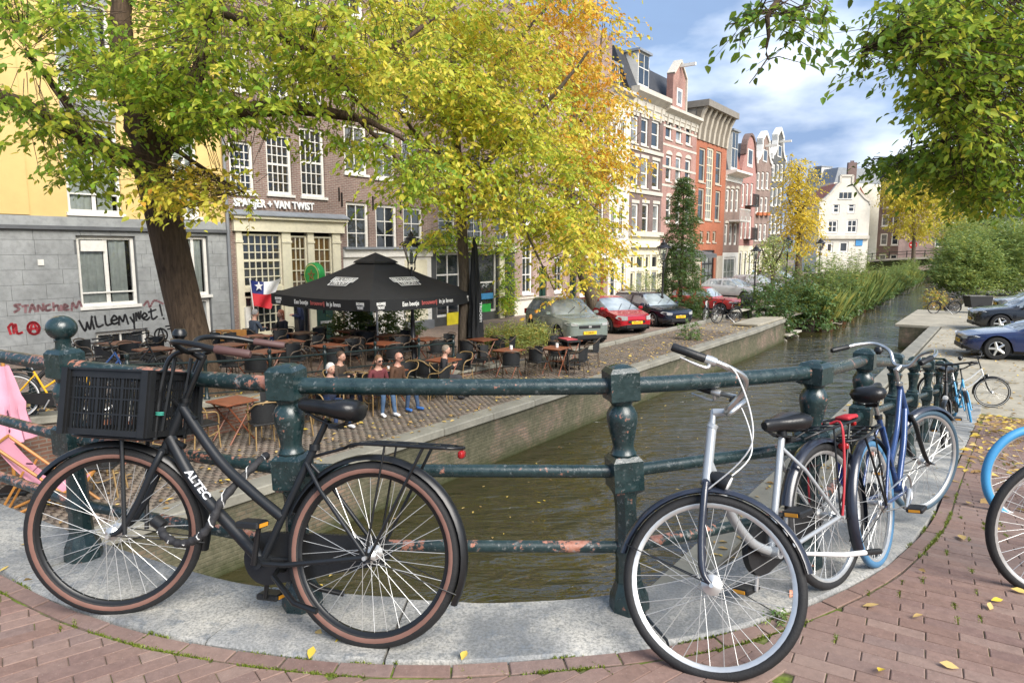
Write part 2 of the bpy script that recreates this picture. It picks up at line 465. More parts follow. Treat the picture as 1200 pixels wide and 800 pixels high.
# ------------------------------------------------------------------ ground, canal, quays
def polyline(pts, step=.05):
    """resample a 2D polyline with a Catmull-Rom spline"""
    P = [Vector(p).to_2d() for p in pts]; out = []
    for i in range(len(P) - 1):
        p0, p1, p2, p3 = P[max(i - 1, 0)], P[i], P[i + 1], P[min(i + 2, len(P) - 1)]
        k = max(2, int((p2 - p1).length / step))
        for j in range(k):
            t = j / k
            out.append(.5 * ((2 * p1) + (-p0 + p2) * t + (2 * p0 - 5 * p1 + 4 * p2 - p3) * t * t + (-p0 + 3 * p1 - 3 * p2 + p3) * t ** 3))
    out.append(P[-1]); return out
_r = lambda s, t: tuple(ST(s, t).to_2d())
CURB_IN = polyline([(-12, 8.9), (-5, 4.62), (-2.4, 3.03), (-2, 2.79), (-1.69, 2.63), (-1.3, 2.48), (-.79, 2.36), (-.38, 2.32), (0, 2.34), (.59, 2.44), (1.05, 2.62), (1.56, 2.95), (1.96, 3.31)] + [_r(s, -.28) for s in (4.7, 6, 8, 10, 13, 16, 18.5)])
CURB_OUT = polyline([(-12, 9.35), (-5, 5.05), (-2.98, 3.86), (-2.23, 3.42), (-1.46, 3.02), (-1.02, 2.87), (-.25, 2.76), (.15, 2.77), (.49, 2.84), (.95, 3.06)] + [_r(s, -.95) for s in (3.6, 4.7, 6, 8, 10, 13, 16, 18.5)])
def zdeck(x, y):
    s, t = x * U.x + y * U.y, x * N.x + y * N.y
    z = ramp(s)
    if t < -5: z = min(z, -.05 * (-5 - t))
    return z
def curve_at(C, f):
    f *= len(C) - 1; i = min(int(f), len(C) - 2); return C[i].lerp(C[i + 1], f - i)
def cum(C):
    L = [0]
    for a, b in zip(C, C[1:]): L.append(L[-1] + (b - a).length)
    return L
CI_L = cum(CURB_IN)
def ci_at(l):
    i = min(max(int(np.searchsorted(CI_L, l)) - 1, 0), len(CURB_IN) - 2)
    d = (CURB_IN[i + 1] - CURB_IN[i]).normalized()
    return CURB_IN[i] + d * (l - CI_L[i]), d

# river bed / ground sheet reaching the horizon
MAT['earth'] = mat('earth', (.10, .085, .06), .95, var=.3, scale=.5)
g = MB().add([(-900, -900, -4.6), (900, -900, -4.6), (900, 900, -4.6), (-900, 900, -4.6)], [(0, 1, 2, 3)]).build('ground', MAT['earth'], smooth=0)
tag(g, kind='structure')

def strip(name, samples, mats, kind='structure', thick=None, smooth=0):
    """samples: rows of 3D points -> quad sheet"""
    m = MB(); n = len(samples[0])
    m.add([p for r in samples for p in r], [(i * n + j, i * n + j + 1, (i + 1) * n + j + 1, (i + 1) * n + j) for i in range(len(samples) - 1) for j in range(n - 1)])
    return m.build(name, mats, smooth=smooth, kind=kind)

# water
w = MB().add([ST(-60, -17, Z_W), ST(-60, 3, Z_W), ST(260, 3, Z_W), ST(260, -40, Z_W), ST(60, -40, Z_W)], [(0, 1, 2, 3, 4)]).build('water', MAT['water'], smooth=0)
tag(w, kind='structure')

# streets: left bank, right bank
def m_street(name, c1, c2, mort, leaves=.5):
    t = NT(name); pos = t.n('ShaderNodeNewGeometry').outputs['Position']
    mp = t.n('ShaderNodeMapping'); t.l(pos, mp.inputs[0]); mp.inputs['Rotation'].default_value = (0, 0, R(36))
    b = t.n('ShaderNodeTexBrick'); t.l(mp.outputs[0], b.inputs['Vector']); b.inputs['Scale'].default_value = 1
    b.inputs['Brick Width'].default_value = .2; b.inputs['Row Height'].default_value = .075; b.inputs['Mortar Size'].default_value = .008
    b.inputs['Color1'].default_value = (*c1, 1); b.inputs['Color2'].default_value = (*c2, 1); b.inputs['Mortar'].default_value = (*mort, 1)
    n1 = t.noise(pos, .8, 6, .6); n2 = t.noise(pos, 15, 5)
    c = t.mix(1.0, b.outputs['Color'], t.ramp(n1, [(.3, .75), (.7, 1.2)]), 'MULTIPLY')
    c = t.mix(1.0, c, t.ramp(n2, [(.3, .85), (.7, 1.12)]), 'MULTIPLY')
    t.base(c); t.set(rough=.85, spec=.25); t.bump(t.math('SUBTRACT', n2, b.outputs['Fac']), .4, .008); MAT[name] = t.m
m_street('street_brick', (.235, .18, .145), (.29, .215, .17), (.12, .10, .08))
m_street('quay_brick', (.22, .19, .15), (.27, .23, .18), (.12, .105, .085))
MAT['concrete'] = mat('quay_stone', (.235, .225, .185), .85, var=.25, scale=1.4, bump=.5, bscale=25, grime=.45)
MAT['sand'] = mat('sandy_quay', (.33, .30, .23), .9, var=.18, scale=1.1, bump=.5, bscale=18, grime=.4)
ss = [-40, -20, -8, -4] + list(np.arange(0, 20.1, 1)) + [24, 30, 40, 60, 100, 180, 400]
strip('street', [[ST(s, t, lstreet(s)) for t in (-12.3, -16, -21.3, -60)] for s in ss if s <= 17] +
      [[ST(s, t, Z_ST) for t in (-12.3, -16, -21.3, -60)] for s in ss if s > 17], MAT['street_brick'])
strip('left_quay', [[ST(s, t, Z_ST - .004) for t in (-9.1, -12.4)] for s in (-40, 0, 20, 36.2, 60)], MAT['quay_brick'])
strip('far_left_quay', [[ST(s, t, Z_ST - .002) for t in (-11.5, -12.4)] for s in (60, 100, 180)], MAT['quay_brick'])
strip('right_quay', [[ST(s, t, Z_ST) for t in (-2.3, -.9)] for s in (-20, 0, 10, 18.4)] + [[ST(18.6, t, Z_ST) for t in (-2.3, -.9)]], MAT['sand'])
strip('right_street', [[ST(s, t, Z_ST - .003) for t in (-2.3, 3, 8, 60)] for s in (17.4, 26, 36.4, 60, 120, 400)], MAT['sand'])

# ---- canal walls with their coping stones
def quay_wall(name, label, path, z1, depth, side, stone=1.6, cw=.42, ch=.16):
    """path of (s, t); a brick wall with separate coping stones on top"""
    th = thing(name, label, 'quay wall', ST(path[0][0], path[0][1], Z_W), CANAL * 0 + R(54))
    def loc(s, t, z): # local: x along s, y = -t direction
        return Vector((s - path[0][0], -(t - path[0][1]), z - Z_W))
    m = MB()
    for (s0, t0), (s1, t1) in zip(path, path[1:]):
        a, b = loc(s0, t0, Z_W - .8), loc(s1, t1, Z_W - .8); top = loc(s0, t0, z1 - ch).z
        A, B = Vector((a.x, a.y, top)), Vector((b.x, b.y, top))
        d = (b - a); nn = Vector((-d.y, d.x, 0)).normalized() * depth * side
        m.add([a, b, B, A, a + nn, b + nn, B + nn, A + nn], [(0, 1, 2, 3), (3, 2, 6, 7), (1, 5, 6, 2), (0, 3, 7, 4)])
    m.build('wall', MAT['quaywall'], th, 0)
    for (s0, t0), (s1, t1) in zip(path, path[1:]):
        L = math.hypot(s1 - s0, t1 - t0); k = max(1, round(L / stone))
        if k > 60: k = 60
        a, b = loc(s0, t0, z1 - ch / 2), loc(s1, t1, z1 - ch / 2); d = (b - a).normalized(); nn = Vector((-d.y, d.x, 0)) * side
        for i in range(k):
            p = a.lerp(b, (i + .5) / k) + nn * (cw / 2 - .05); ll = L / k - .012
            mm = MB().cbox((0, 0, 0), (ll, cw, ch), .018)
            o = mm.build('stone', MAT['concrete'], th, 30); o.location = p + Vector((0, 0, random.uniform(-.004, .006)))
            o.rotation_euler = (random.uniform(-.01, .01), 0, math.atan2(d.y, d.x) + random.uniform(-.004, .004))
    return th
quay_wall('canal_wall', 'mossy brick canal wall below the cafe terrace and parked cars', [(-6, T_L), (30.2, T_L), (36, -9.0)], Z_ST + .03, .6, 1)
quay_wall('canal_wall', 'low brick canal wall beside the sandy strip below the railing', [(-6, T_R), (36.4, T_R)], Z_ST + .012, .6, -1)
quay_wall('canal_wall', 'far brick canal wall behind the planted strip', [(36.2, -10.6), (60, -10.6), (125, -13.5)], Z_ST, .6, 1, 4)
# landing platform that juts into the canal on the right bank
th = thing('landing_platform', 'square stone landing platform jutting into the canal from the right bank', 'platform', ST(36.4, -4.0, Z_W), R(54))
MB().span((0, 0, -.6), (9.6, -3.2, 1.0)).build('wall', MAT['quaywall'], th, 0)
for i in range(4):
    MB().cbox((1.2 + 2.4 * i, -1.5, 1.06), (2.385, 3.4, .13), .015).build('stone', MAT['sand'], th, 30)

# end pier and wooden steps on the left quay
th = thing('quay_pier', 'weathered concrete corner pier where the left quay wall ends', 'pier', ST(31.4, -9.15, Z_W), R(54))
MB().cbox((2.2, .45, .28), (4.4, 1.0, 1.75), .03).build('block', MAT['concrete'], th, 30)
MB().cbox((2.2, .45, 1.18), (4.55, 1.15, .10), .02).build('cap', MAT['sand'], th, 30)
th = thing('quay_steps', 'pale wooden steps running down to the water beside the pier', 'steps', ST(36, -10.1, Z_W), R(54))
MAT['oldwood'] = mat('weathered_wood', (.42, .39, .32), .8, var=.2, scale=3, bump=.3, bscale=30, grime=.4)
for i in range(3):
    MB().cbox((1.1, -.3 - .42 * i, 1.0 - .36 * i), (2.6, .40, .09), .012).build('tread', MAT['oldwood'], th, 30)
for x in (-.1, 2.3): MB().prism([(x, .0, 1.0), (x, -1.4, -.15), (x, -1.1, -.4), (x, .0, .55)], (.08, 0, 0)).build('stringer', MAT['oldwood'], th, 0)

# ---- near bridge: deck edge of large grey stones, wall under it
bridge = thing('bridge', 'canal bridge edged with large grey stone slabs under the iron railing', 'bridge', (0, 0, 0))
nI = len(CURB_IN); LT = CI_L[-1]
def slab_pair(l):
    a, d = ci_at(l)
    b = min(CURB_OUT, key=lambda q: abs((q - a).dot(d)) + (0 if (q - a).length < 1.6 else 9))
    nrm = Vector((-d.y, d.x)); w = (b - a).dot(nrm)
    return a, a + nrm * max(w, .3)
cuts = [0, 2.5, 5, 7.4]
l0 = min(range(nI), key=lambda i: (CURB_IN[i] - Vector((-2.4, 3.03))).length); L0 = CI_L[l0]
cuts = [0, 3.0, 6.0, L0 - 2.2, L0 - .9, L0 + .15, L0 + 1.36, L0 + 2.08, L0 + 3.16, L0 + 3.7, L0 + 4.8]
q = L0 + 4.8
while q < LT - 1: q += 1.15; cuts.append(min(q, LT))
cuts[-1] = LT
for c0, c1 in zip(cuts, cuts[1:]):
    k = max(2, int((c1 - c0) / .12)); m = MB(); rows = []
    tw = random.uniform(-.006, .006)
    for i in range(k + 1):
        a, b = slab_pair(c0 + .005 + (c1 - c0 - .01) * i / k); z = zdeck(a.x, a.y) + .006 + tw; e = (b - a).normalized()
        am = a + e * .012; bm = b - e * .012
        jit = .006 * math.sin(31 * (c0 + i)) + .004 * math.sin(77 * (c0 + i))
        a = a - e * jit
        mid = am.lerp(bm, .5); mz = z + .004 * math.sin(3.1 * i + c0)
        rows.append([(a.x, a.y, z - .24), (a.x, a.y, z - .012), (am.x, am.y, z), (mid.x, mid.y, mz), (bm.x, bm.y, z), (b.x, b.y, z - .012), (b.x, b.y, z - .24)])
    n = 7; m.add([p for r in rows for p in r], [(i * n + j, (i + 1) * n + j, (i + 1) * n + j + 1, i * n + j + 1) for i in range(k) for j in range(n - 1)] + [tuple(range(n)), tuple(k * n + j for j in range(n - 1, -1, -1))])
    m.build('stone', MAT['slab'], bridge, 40)
m = MB(); rows = []
for i in range(len(CURB_OUT) - 1):
    p = CURB_OUT[i]; d = (CURB_OUT[i + 1] - p).normalized(); nn = Vector((d.y, -d.x)); a = p + nn * .1; b = p + nn * .5
    s = s_of(p); z = zdeck(p.x, p.y) - .23; zb = -1.0 if t_of(p) < -1.0 else Z_ST - .3
    rows.append([(a.x, a.y, z), (a.x, a.y, zb), (b.x, b.y, zb)])
n = 3; m.add([p for r in rows for p in r], [(i * n + j, (i + 1) * n + j, (i + 1) * n + j + 1, i * n + j + 1) for i in range(len(rows) - 1) for j in range(2)])
m.build('wall', MAT['quaywall'], bridge, 0)

# ---- pavement of red brick: a bed, a border course and two fields of bricks
rows = []
ww = (.02, .5, 1, 2, 3.5, 6, 10, 16)
for l in np.arange(0, LT + .01, .2):
    a, d = ci_at(l); nn = Vector((d.y, -d.x)); rows.append([(a.x + nn.x * w_ , a.y + nn.y * w_, zdeck(a.x + nn.x * w_, a.y + nn.y * w_) - .006) for w_ in ww])
pavement = strip('pavement', rows, MAT['joint'], smooth=60)
CI_NP = np.array([tuple(p) for p in CURB_IN])
def near_curb(p):
    i = int(np.argmin(((CI_NP - np.array((p[0], p[1]))) ** 2).sum(1))); i = min(i, len(CURB_IN) - 2)
    d = (CURB_IN[i + 1] - CURB_IN[i]).normalized(); nn = Vector((d.y, -d.x))
    return CURB_IN[i], nn
def clip(poly, o, n_):
    out = []
    for i in range(len(poly)):
        a, b = poly[i], poly[(i + 1) % len(poly)]; da, db = (a - o).dot(n_), (b - o).dot(n_)
        if da >= 0: out.append(a)
        if da * db < 0: out.append(a.lerp(b, da / (da - db)))
    return out
bricks = []                # (poly2d, centre, clipped)
BL, BW, GAP = .204, .069, .003
def in_view(p, z=0, mx=60):
    q = Vector((p[0], p[1], z)) - EYE; f = q.y * CP - q.z * SP
    if f < .3: return False
    return -mx < 600 + FPX * q.x / f < 1200 + mx and 400 - FPX * (q.y * SP + q.z * CP) / f < 830
lb = .0
while lb < LT - .2:        # border course along the stones
    a, d = ci_at(lb + BL / 2); nn = Vector((d.y, -d.x)); c = a + nn * (BW / 2 + .012)
    a0, d0 = ci_at(lb + .003); a1, d1 = ci_at(lb + BL - .003); n0, n1 = Vector((d0.y, -d0.x)), Vector((d1.y, -d1.x))
    if c.length < 14:
        bricks.append(([a0 + n0 * .012, a1 + n1 * .012, a1 + n1 * (BW + .012), a0 + n0 * (BW + .012)], c, True))
    lb += BL + GAP * .6
def field(ang, keep, rmax, org=(0, 0)):
    d = Vector((math.cos(ang), math.sin(ang))); e = Vector((-d.y, d.x)); K = int(rmax / (BW + GAP)) + 2; J = int(rmax / (BL + GAP)) + 2
    for k in range(-K, K):
        off = (k % 2) * .5 * (BL + GAP) + random.uniform(-.012, .012)
        for j in range(-J, J):
            c = d * ((j + .5) * (BL + GAP) + off) + e * ((k + .5) * (BW + GAP)) + Vector(org)
            if c.length > rmax or not keep(c) or not (c.length < 7 or in_view(c, zdeck(c.x, c.y), 500)): continue
            o, nn = near_curb(c); dist = (c - o).dot(nn)
            if dist < BW + .02 - BL * .5: continue
            an = random.uniform(-.012, .012); dd = Vector((math.cos(ang + an), math.sin(ang + an))) * BL / 2; ee = Vector((-dd.y, dd.x)).normalized() * BW / 2
            poly = [c - dd - ee, c + dd - ee, c + dd + ee, c - dd + ee]; cl = False
            if dist < BW + .02 + BL * .6:
                p2 = clip(poly, o + nn * (BW + .022), nn); cl = len(p2) != 4 or any((x - y).length > 1e-6 for x, y in zip(p2, poly)); poly = p2
            if len(poly) < 3: continue
            ar = abs(sum(a.x * b.y - a.y * b.x for a, b in zip(poly, poly[1:] + poly[:1]))) / 2
            if ar > .0012: bricks.append((poly, c, cl))
field(R(37), lambda c: c.x < .95 and c.y > -.8, 9)
field(R(-31), lambda c: c.x >= .95 and c.y > -.8 and s_of(c) < 17, 19)
bricks.sort(key=lambda b: (0 if in_view(b[1], zdeck(b[1].x, b[1].y), 0) else 1, b[1].length))
def brick_mesh(poly, c, zf):
    ch = .0025; k = len(poly); q = [p - c for p in poly]; m = MB()
    if sum(a.x * b.y - a.y * b.x for a, b in zip(q, q[1:] + q[:1])) < 0: q = q[::-1]
    ctr = sum(q, Vector((0, 0))) / k
    ins = [p + (ctr - p).normalized() * ch * 1.6 for p in q]
    vs = [(p.x, p.y, zf(p) - .05) for p in q] + [(p.x, p.y, zf(p) - ch) for p in q] + [(p.x, p.y, zf(p)) for p in ins]
    fs = [tuple(range(2 * k, 3 * k))]
    for r_ in (0, 1):
        for i in range(k): j = (i + 1) % k; fs.append((r_ * k + i, r_ * k + j, r_ * k + k + j, r_ * k + k + i))
    return m.add(vs, fs)
full = None; rest = MB(); tones = []
for i, (poly, c, cl) in enumerate(bricks):
    z0 = zdeck(c.x, c.y); dz = random.uniform(-.002, .0015)
    if i < 300:
        flat = s_of(c) < 2.3
        m = brick_mesh(poly, c, (lambda p: 0) if flat else (lambda p: zdeck(c.x + p.x, c.y + p.y) - z0))
        o = m.build('brick', MAT['paver'], pavement, 0)
        o.location = (c.x, c.y, z0 + dz); o.rotation_euler = (random.uniform(-.006, .006), random.uniform(-.004, .004), 0)
    else:
        nf = len(rest.f); mm = brick_mesh(poly, Vector((0, 0)), lambda p: zdeck(p.x, p.y) + dz)
        rest.add(mm.v, mm.f); tones += [random.random()] * (len(rest.f) - nf)
o = rest.build('paving_bricks', MAT['paver'], pavement, 0, kind='stuff')
a = o.data.attributes.new('tone', 'FLOAT', 'FACE'); a.data.foreach_set('value', tones)
# moss and weeds in the joints
MAT['moss'] = m_leaf('moss', [(0, (.06, .09, .012)), (.5, (.13, .18, .02)), (1, (.24, .28, .05))], .3)
def tufts(spots, name, hgt=(.001, .007), n=42, spread=.03, parent=None):
    V = []; F = []; H = []
    for (x, y, z, k, ax, sp) in spots:
        for j in range(int(n * k)):
            u, w_ = random.gauss(0, sp), random.gauss(0, .0045)
            px, py = x + ax.x * u - ax.y * w_, y + ax.y * u + ax.x * w_; h = random.uniform(*hgt); an = random.uniform(0, 6.28); wd = random.uniform(.003, .007)
            lx, ly = random.uniform(-.01, .01), random.uniform(-.01, .01); b = len(V)
            V += [(px - wd * math.cos(an), py - wd * math.sin(an), z - .006), (px + wd * math.cos(an), py + wd * math.sin(an), z - .006), (px + lx, py + ly, z + h)]
            F.append((b, b + 1, b + 2)); H.append(random.random())
    o = np_mesh(name, np.array(V), np.array(F), MAT['moss'], parent, attr={'hue': H}); o['kind'] = 'stuff'; return o
spots = []
for poly, c, cl in bricks[:900]:
    if math.sin(c.x * 2.1 + 1) * math.cos(c.y * 3.3) + random.uniform(-1, 1) > .75:
        e = (poly[1] - poly[0]).normalized(); side = random.choice((poly[0], poly[1])); ax = Vector((-e.y, e.x))
        mid = side + ax * BW * .5; spots.append((mid.x, mid.y, zdeck(mid.x, mid.y), random.uniform(.4, 1.3), ax, .022))
for l in np.arange(L0, L0 + 7, .05):
    if math.sin(l * 3.1) + math.sin(l * 7.7 + 1) > .1:
        a, d = ci_at(l); nn = Vector((d.y, -d.x)); q = a + nn * (BW + .017); spots.append((q.x, q.y, zdeck(q.x, q.y), random.uniform(.6, 1.5), d, .03))
        if random.random() < .25: spots.append((a.x + nn.x * .006, a.y + nn.y * .006, zdeck(a.x, a.y), .8, d, .03))
tufts(spots, 'moss', parent=pavement)
# ------------------------------------------------------------------ bridge railing
def iron2():
    t = NT('rusty_iron'); v = t.coord()
    n1 = t.noise(v, 5.5, 6, .68, .5); n2 = t.noise(v, 34, 6, .7); n3 = t.noise(v, 60, 4, .7)
    green = t.ramp(n2, [(.3, (.008, .020, .021)), (.55, (.014, .034, .035)), (.8, (.035, .055, .057))])
    sx = t.n('ShaderNodeSeparateXYZ'); t.l(t.n('ShaderNodeNewGeometry').outputs['Normal'], sx.inputs[0])
    fac = t.math('ADD', t.math('ADD', t.math('MULTIPLY', n1, .55), t.math('MULTIPLY', n2, .45)), t.math('MULTIPLY', sx.outputs[2], .035))
    rust = t.ramp(n3, [(.3, (.26, .095, .055)), (.6, (.38, .175, .12)), (.8, (.36, .29, .265))])
    c = t.mix(t.ramp(fac, [(.545, 0), (.575, 1)]), green, rust)
    pale = t.ramp(t.noise(v, 40, 5, .75), [(.56, 0), (.66, .6)])
    c = t.mix(pale, c, (.33, .33, .32))
    t.base(c); t.set(rough=.42, spec=.5); t.bump(t.math('ADD', t.math('MULTIPLY', n3, .3), fac), .4, .006); MAT['rusty'] = t.m
iron2()
POSTS = [(-4.55, 4.62), (-3.3, 3.90), (-2.10, 3.18), (-.885, 2.715), (.495, 2.70), tuple(ST(3.37, T_RAIL).to_2d())] + [tuple(ST(s, T_RAIL).to_2d()) for s in (4.75, 6.3, 7.8, 9.5, 11.3, 13.4, 15.4)]
railing = thing('bridge_railing', 'old dark green iron bridge railing with rust patches and moulded posts', 'railing', (0, 0, 0))
def sq(m, prof, ang=0, n=4):
    """square lathe: prof of (half width, z)"""
    m.lathe([(a * 1.4142, z) for a, z in prof], 4, phase=R(45) + ang)
LEAN = {2: .6, 3: 1.6, 4: 3.4}          # the old posts are not quite upright
def post(i, x, y):
    z0 = zdeck(x, y); px, py = POSTS[max(i - 1, 0)], POSTS[min(i + 1, len(POSTS) - 1)]
    ang = math.atan2(py[1] - px[1], py[0] - px[0]); hz = [0]
    corner = i in (2,); late = i >= 7
    w = .062 if not late else .058
    p = MB()
    p.lathe([(.082, -.03), (.084, .03), (.078, .075), (.062, .11), (.056, .13)], 8, phase=R(22.5))
    p.lathe([(.054, .125), (.049, .24), (.056, .255), (.056, .275), (.048, .29), (.043, .44), (.047, .50), (.060, .525)], 8, phase=R(22.5))
    sq(p, [(w - .012, .52), (w, .535), (w, .655), (w - .014, .672)])
    if not late:
        p.lathe([(.05, .668), (.054, .68), (.047, .69), (.043, .705), (.045, .73), (.055, .775), (.063, .815), (.062, .845), (.050, .868), (.040, .88), (.047, .893), (.05, .90)], 16)
    else:
        p.lathe([(.05, .668), (.054, .68), (.040, .69), (.036, .72), (.040, .77), (.050, .83), (.058, .855), (.045, .862), (.038, .872), (.05, .885), (.052, .90)], 16)
    o = p.build('post', MAT['iron'], railing, 28); o.location = (x, y, z0); o.rotation_euler = (Matrix.Rotation(-R(LEAN.get(i, 0)), 3, 'Y') @ Matrix.Rotation(ang, 3, 'Z')).to_euler()
    h = MB(); hw = .060 if not late else .056
    ht = 1.035 if i <= 4 else 1.02
    if i == 5: ht = 1.0
    sq(h, [(hw - .01, .898), (hw, .905), (hw, ht - .018), (hw - .014, ht)])
    h.lathe([(hw * .95, ht - .002), (hw * .6, ht + .008), (.001, ht + .012)], 4, phase=R(45), cap=False)
    if corner:
        h.lathe([(.036, ht - .01), (.032, ht + .03), (.036, ht + .045), (.026, ht + .055)], 16)
        hb = MB().ball((0, 0, ht + .10), .066, 20, 12, (1, 1, .88)); b = hb.build('ball_finial', MAT['iron'], o, 60)
    h.build('post_head', MAT['iron'], o, 25)
    return o
pobj = [post(i, *p) for i, p in enumerate(POSTS)]
def rail_h(i): return (.955, .60, .275)
for i in range(len(POSTS) - 1):
    a, b = POSTS[i], POSTS[i + 1]; za, zb = zdeck(*a), zdeck(*b)
    for k in range(3):
        A = Vector((a[0] - rail_h(i)[k] * math.tan(R(LEAN.get(i, 0))), a[1], za + rail_h(i)[k])); B = Vector((b[0] - rail_h(i)[k] * math.tan(R(LEAN.get(i + 1, 0))), b[1], zb + rail_h(i + 1)[k])); d = (B - A)
        n = 10; pts = []
        for j in range(n + 1):
            f = j / n; q = A + d * f; q.z -= .006 * math.sin(math.pi * f) * (k == 0); pts.append(q)
        MB().tube(pts, .034 if k == 0 else .027 if k == 1 else .025, 14).build('rail', MAT['rusty'] if (i < 4 or k == 2) and not (k < 2 and i == 3) else MAT['iron'], railing, 60)
# ------------------------------------------------------------------ bicycles
# local frame: origin at the rear tyre's contact point, x forward, y to the rider's left, z up
def bez(p, n=10):
    """Catmull-Rom through 3D points"""
    P = [Vector(q) for q in p]; out = []
    for i in range(len(P) - 1):
        p0, p1, p2, p3 = P[max(i - 1, 0)], P[i], P[i + 1], P[min(i + 2, len(P) - 1)]
        for j in range(n):
            t = j / n; out.append(.5 * ((2 * p1) + (p2 - p0) * t + (2 * p0 - 5 * p1 + 4 * p2 - p3) * t * t + (3 * p1 - p0 - 3 * p2 + p3) * t ** 3))
    out.append(P[-1]); return out
def part(m, name, mt, parent, M=None, smooth=45, label=None):
    if M is not None: m.xform(M)
    return m.build(name, mt, parent, smooth, label=label)
def wheel(root, c, r, tyre, tyre_m, wall_m, rim_m, hub_m, M=None, drum=False, nsp=36, hubw=.05):
    """tyre > sidewall, rim, spokes, hub about the point c, axle along y"""
    cx, cy, cz = c; tr = tyre
    w = MB(); w.torus(c, r - tr, tr, 56, 10, squash=.95); wo = part(w, 'wheel', tyre_m, root, M, 60)
    if wall_m is not None:
        for s in (-1, 1):
            k = MB(); n = 56; R1, R0 = r - tr * .80, r - tr * 1.66; vs = []
            for i in range(n):
                a = 2 * math.pi * i / n
                for rr, yy in ((R1, tr * .80), ((R0 + R1) / 2, tr * 1.0), (R0, tr * .78)): vs.append((cx + rr * math.cos(a), cy + s * yy, cz + rr * math.sin(a)))
            k.add(vs, [(i * 3 + j, i * 3 + j + 1, ((i + 1) % n) * 3 + j + 1, ((i + 1) % n) * 3 + j) for i in range(n) for j in (0, 1)])
            part(k, 'sidewall', wall_m, wo, M, 60)
    k = MB(); rr = r - tr * 1.85; n = 56; vs = []
    prof = [(rr + .012, -.013), (rr + .012, .013), (rr - .004, .0125), (rr - .013, .006), (rr - .013, -.006), (rr - .004, -.0125)]
    for i in range(n):
        a = 2 * math.pi * i / n
        for q, y in prof: vs.append((cx + q * math.cos(a), cy + y, cz + q * math.sin(a)))
    k.add(vs, [(i * 6 + j, i * 6 + (j + 1) % 6, ((i + 1) % n) * 6 + (j + 1) % 6, ((i + 1) % n) * 6 + j) for i in range(n) for j in range(6)])
    part(k, 'rim', rim_m, wo, M, 40)
    k = MB(); rot = Matrix.Rotation(R(90), 3, 'X')
    fl = .028 if not drum else .037
    for i in range(nsp):
        a = 2 * math.pi * (i + .5) / nsp; side = 1 if i % 2 else -1; kk = 1 if (i // 2) % 2 else -1
        b = a + kk * R(58); p0 = (cx + fl * math.cos(b), cy + side * hubw * .62, cz + fl * math.sin(b)); p1 = (cx + (rr - .01) * math.cos(a), cy, cz + (rr - .01) * math.sin(a))
        k.tube([p0, p1], .0013, 4, cap=False)
    part(k, 'spokes', SPOKE, wo, M, 60)
    k = MB(); hw = hubw
    prof = [(.008, -hw - .03), (.008, -hw), (fl, -hw * .66), (fl, -hw * .55), (fl * .55 if not drum else fl * .95, -hw * .45), (fl * .55 if not drum else fl * .95, hw * .45), (fl, hw * .55), (fl, hw * .66), (.008, hw), (.008, hw + .03)]
    k.lathe(prof, 16, c, rot); part(k, 'hub', hub_m, wo, M, 40)
    return wo
def guard(root, c, r, a0, a1, mt, M=None, w=.028):
    k = MB(); n = 26; vs = []
    for i in range(n + 1):
        a = R(a0 + (a1 - a0) * i / n)
        for q, y in ((r - .012, -w), (r + .004, -w * .7), (r + .009, 0), (r + .004, w * .7), (r - .012, w)):
            vs.append((c[0] + q * math.cos(a), c[1] + y, c[2] + q * math.sin(a)))
    k.add(vs, [(i * 5 + j, i * 5 + j + 1, (i + 1) * 5 + j + 1, (i + 1) * 5 + j) for i in range(n) for j in range(4)])
    return part(k, 'mudguard', mt, root, M, 60)
def saddle(root, x, z, mt, tilt=0, L=.26, W=.095, spring=True):
    k = MB(); n = 12; st = []
    prof = [(-.11, .55, -.030), (-.125, .0, .0), ]
    stations = [(-.125, .45, .012, .045), (-.11, .82, .03, .055), (-.07, 1.0, .038, .058), (-.02, .86, .030, .052), (.03, .50, .022, .045), (.08, .28, .022, .040), (.125, .24, .022, .036), (.145, .16, .012, .024)]
    vs = []
    for sx, wf, top, dep in stations:
        wv = W * wf
        for i in range(n):
            a = 2 * math.pi * i / n; yy = math.cos(a) * wv; zz = math.sin(a)
            vs.append((x + sx, yy, z + (top if zz > 0 else -dep * .9 + top * 0) * abs(zz) ** .8 * (1 if zz > 0 else 1)))
    q = len(stations); fs = [(i * n + j, i * n + (j + 1) % n, (i + 1) * n + (j + 1) % n, (i + 1) * n + j) for i in range(q - 1) for j in range(n)]
    fs += [tuple(range(n - 1, -1, -1)), tuple((q - 1) * n + j for j in range(n))]
    k.add(vs, fs); M = Matrix.Translation((x, 0, z)) @ Matrix.Rotation(tilt, 4, 'Y') @ Matrix.Translation((-x, 0, -z))
    so = part(k, 'saddle', mt, root, M, 50)
    k = MB()
    for s in (-1, 1):
        k.tube([(x - .09, s * .05, z - .05), (x - .03, s * .03, z - .075), (x + .06, s * .015, z - .055), (x + .12, 0, z - .03)], .004, 6)
        if spring:
            pts = [(x - .09 + .011 * math.cos(i * 1.1), s * .05 + .011 * math.sin(i * 1.1), z - .05 + i * .0018) for i in range(26)]; k.tube(pts, .0028, 5)
    k.box((x - .02, 0, z - .075), (.04, .06, .02)); part(k, 'saddle_rails', BLACKM, so, M)
    return so
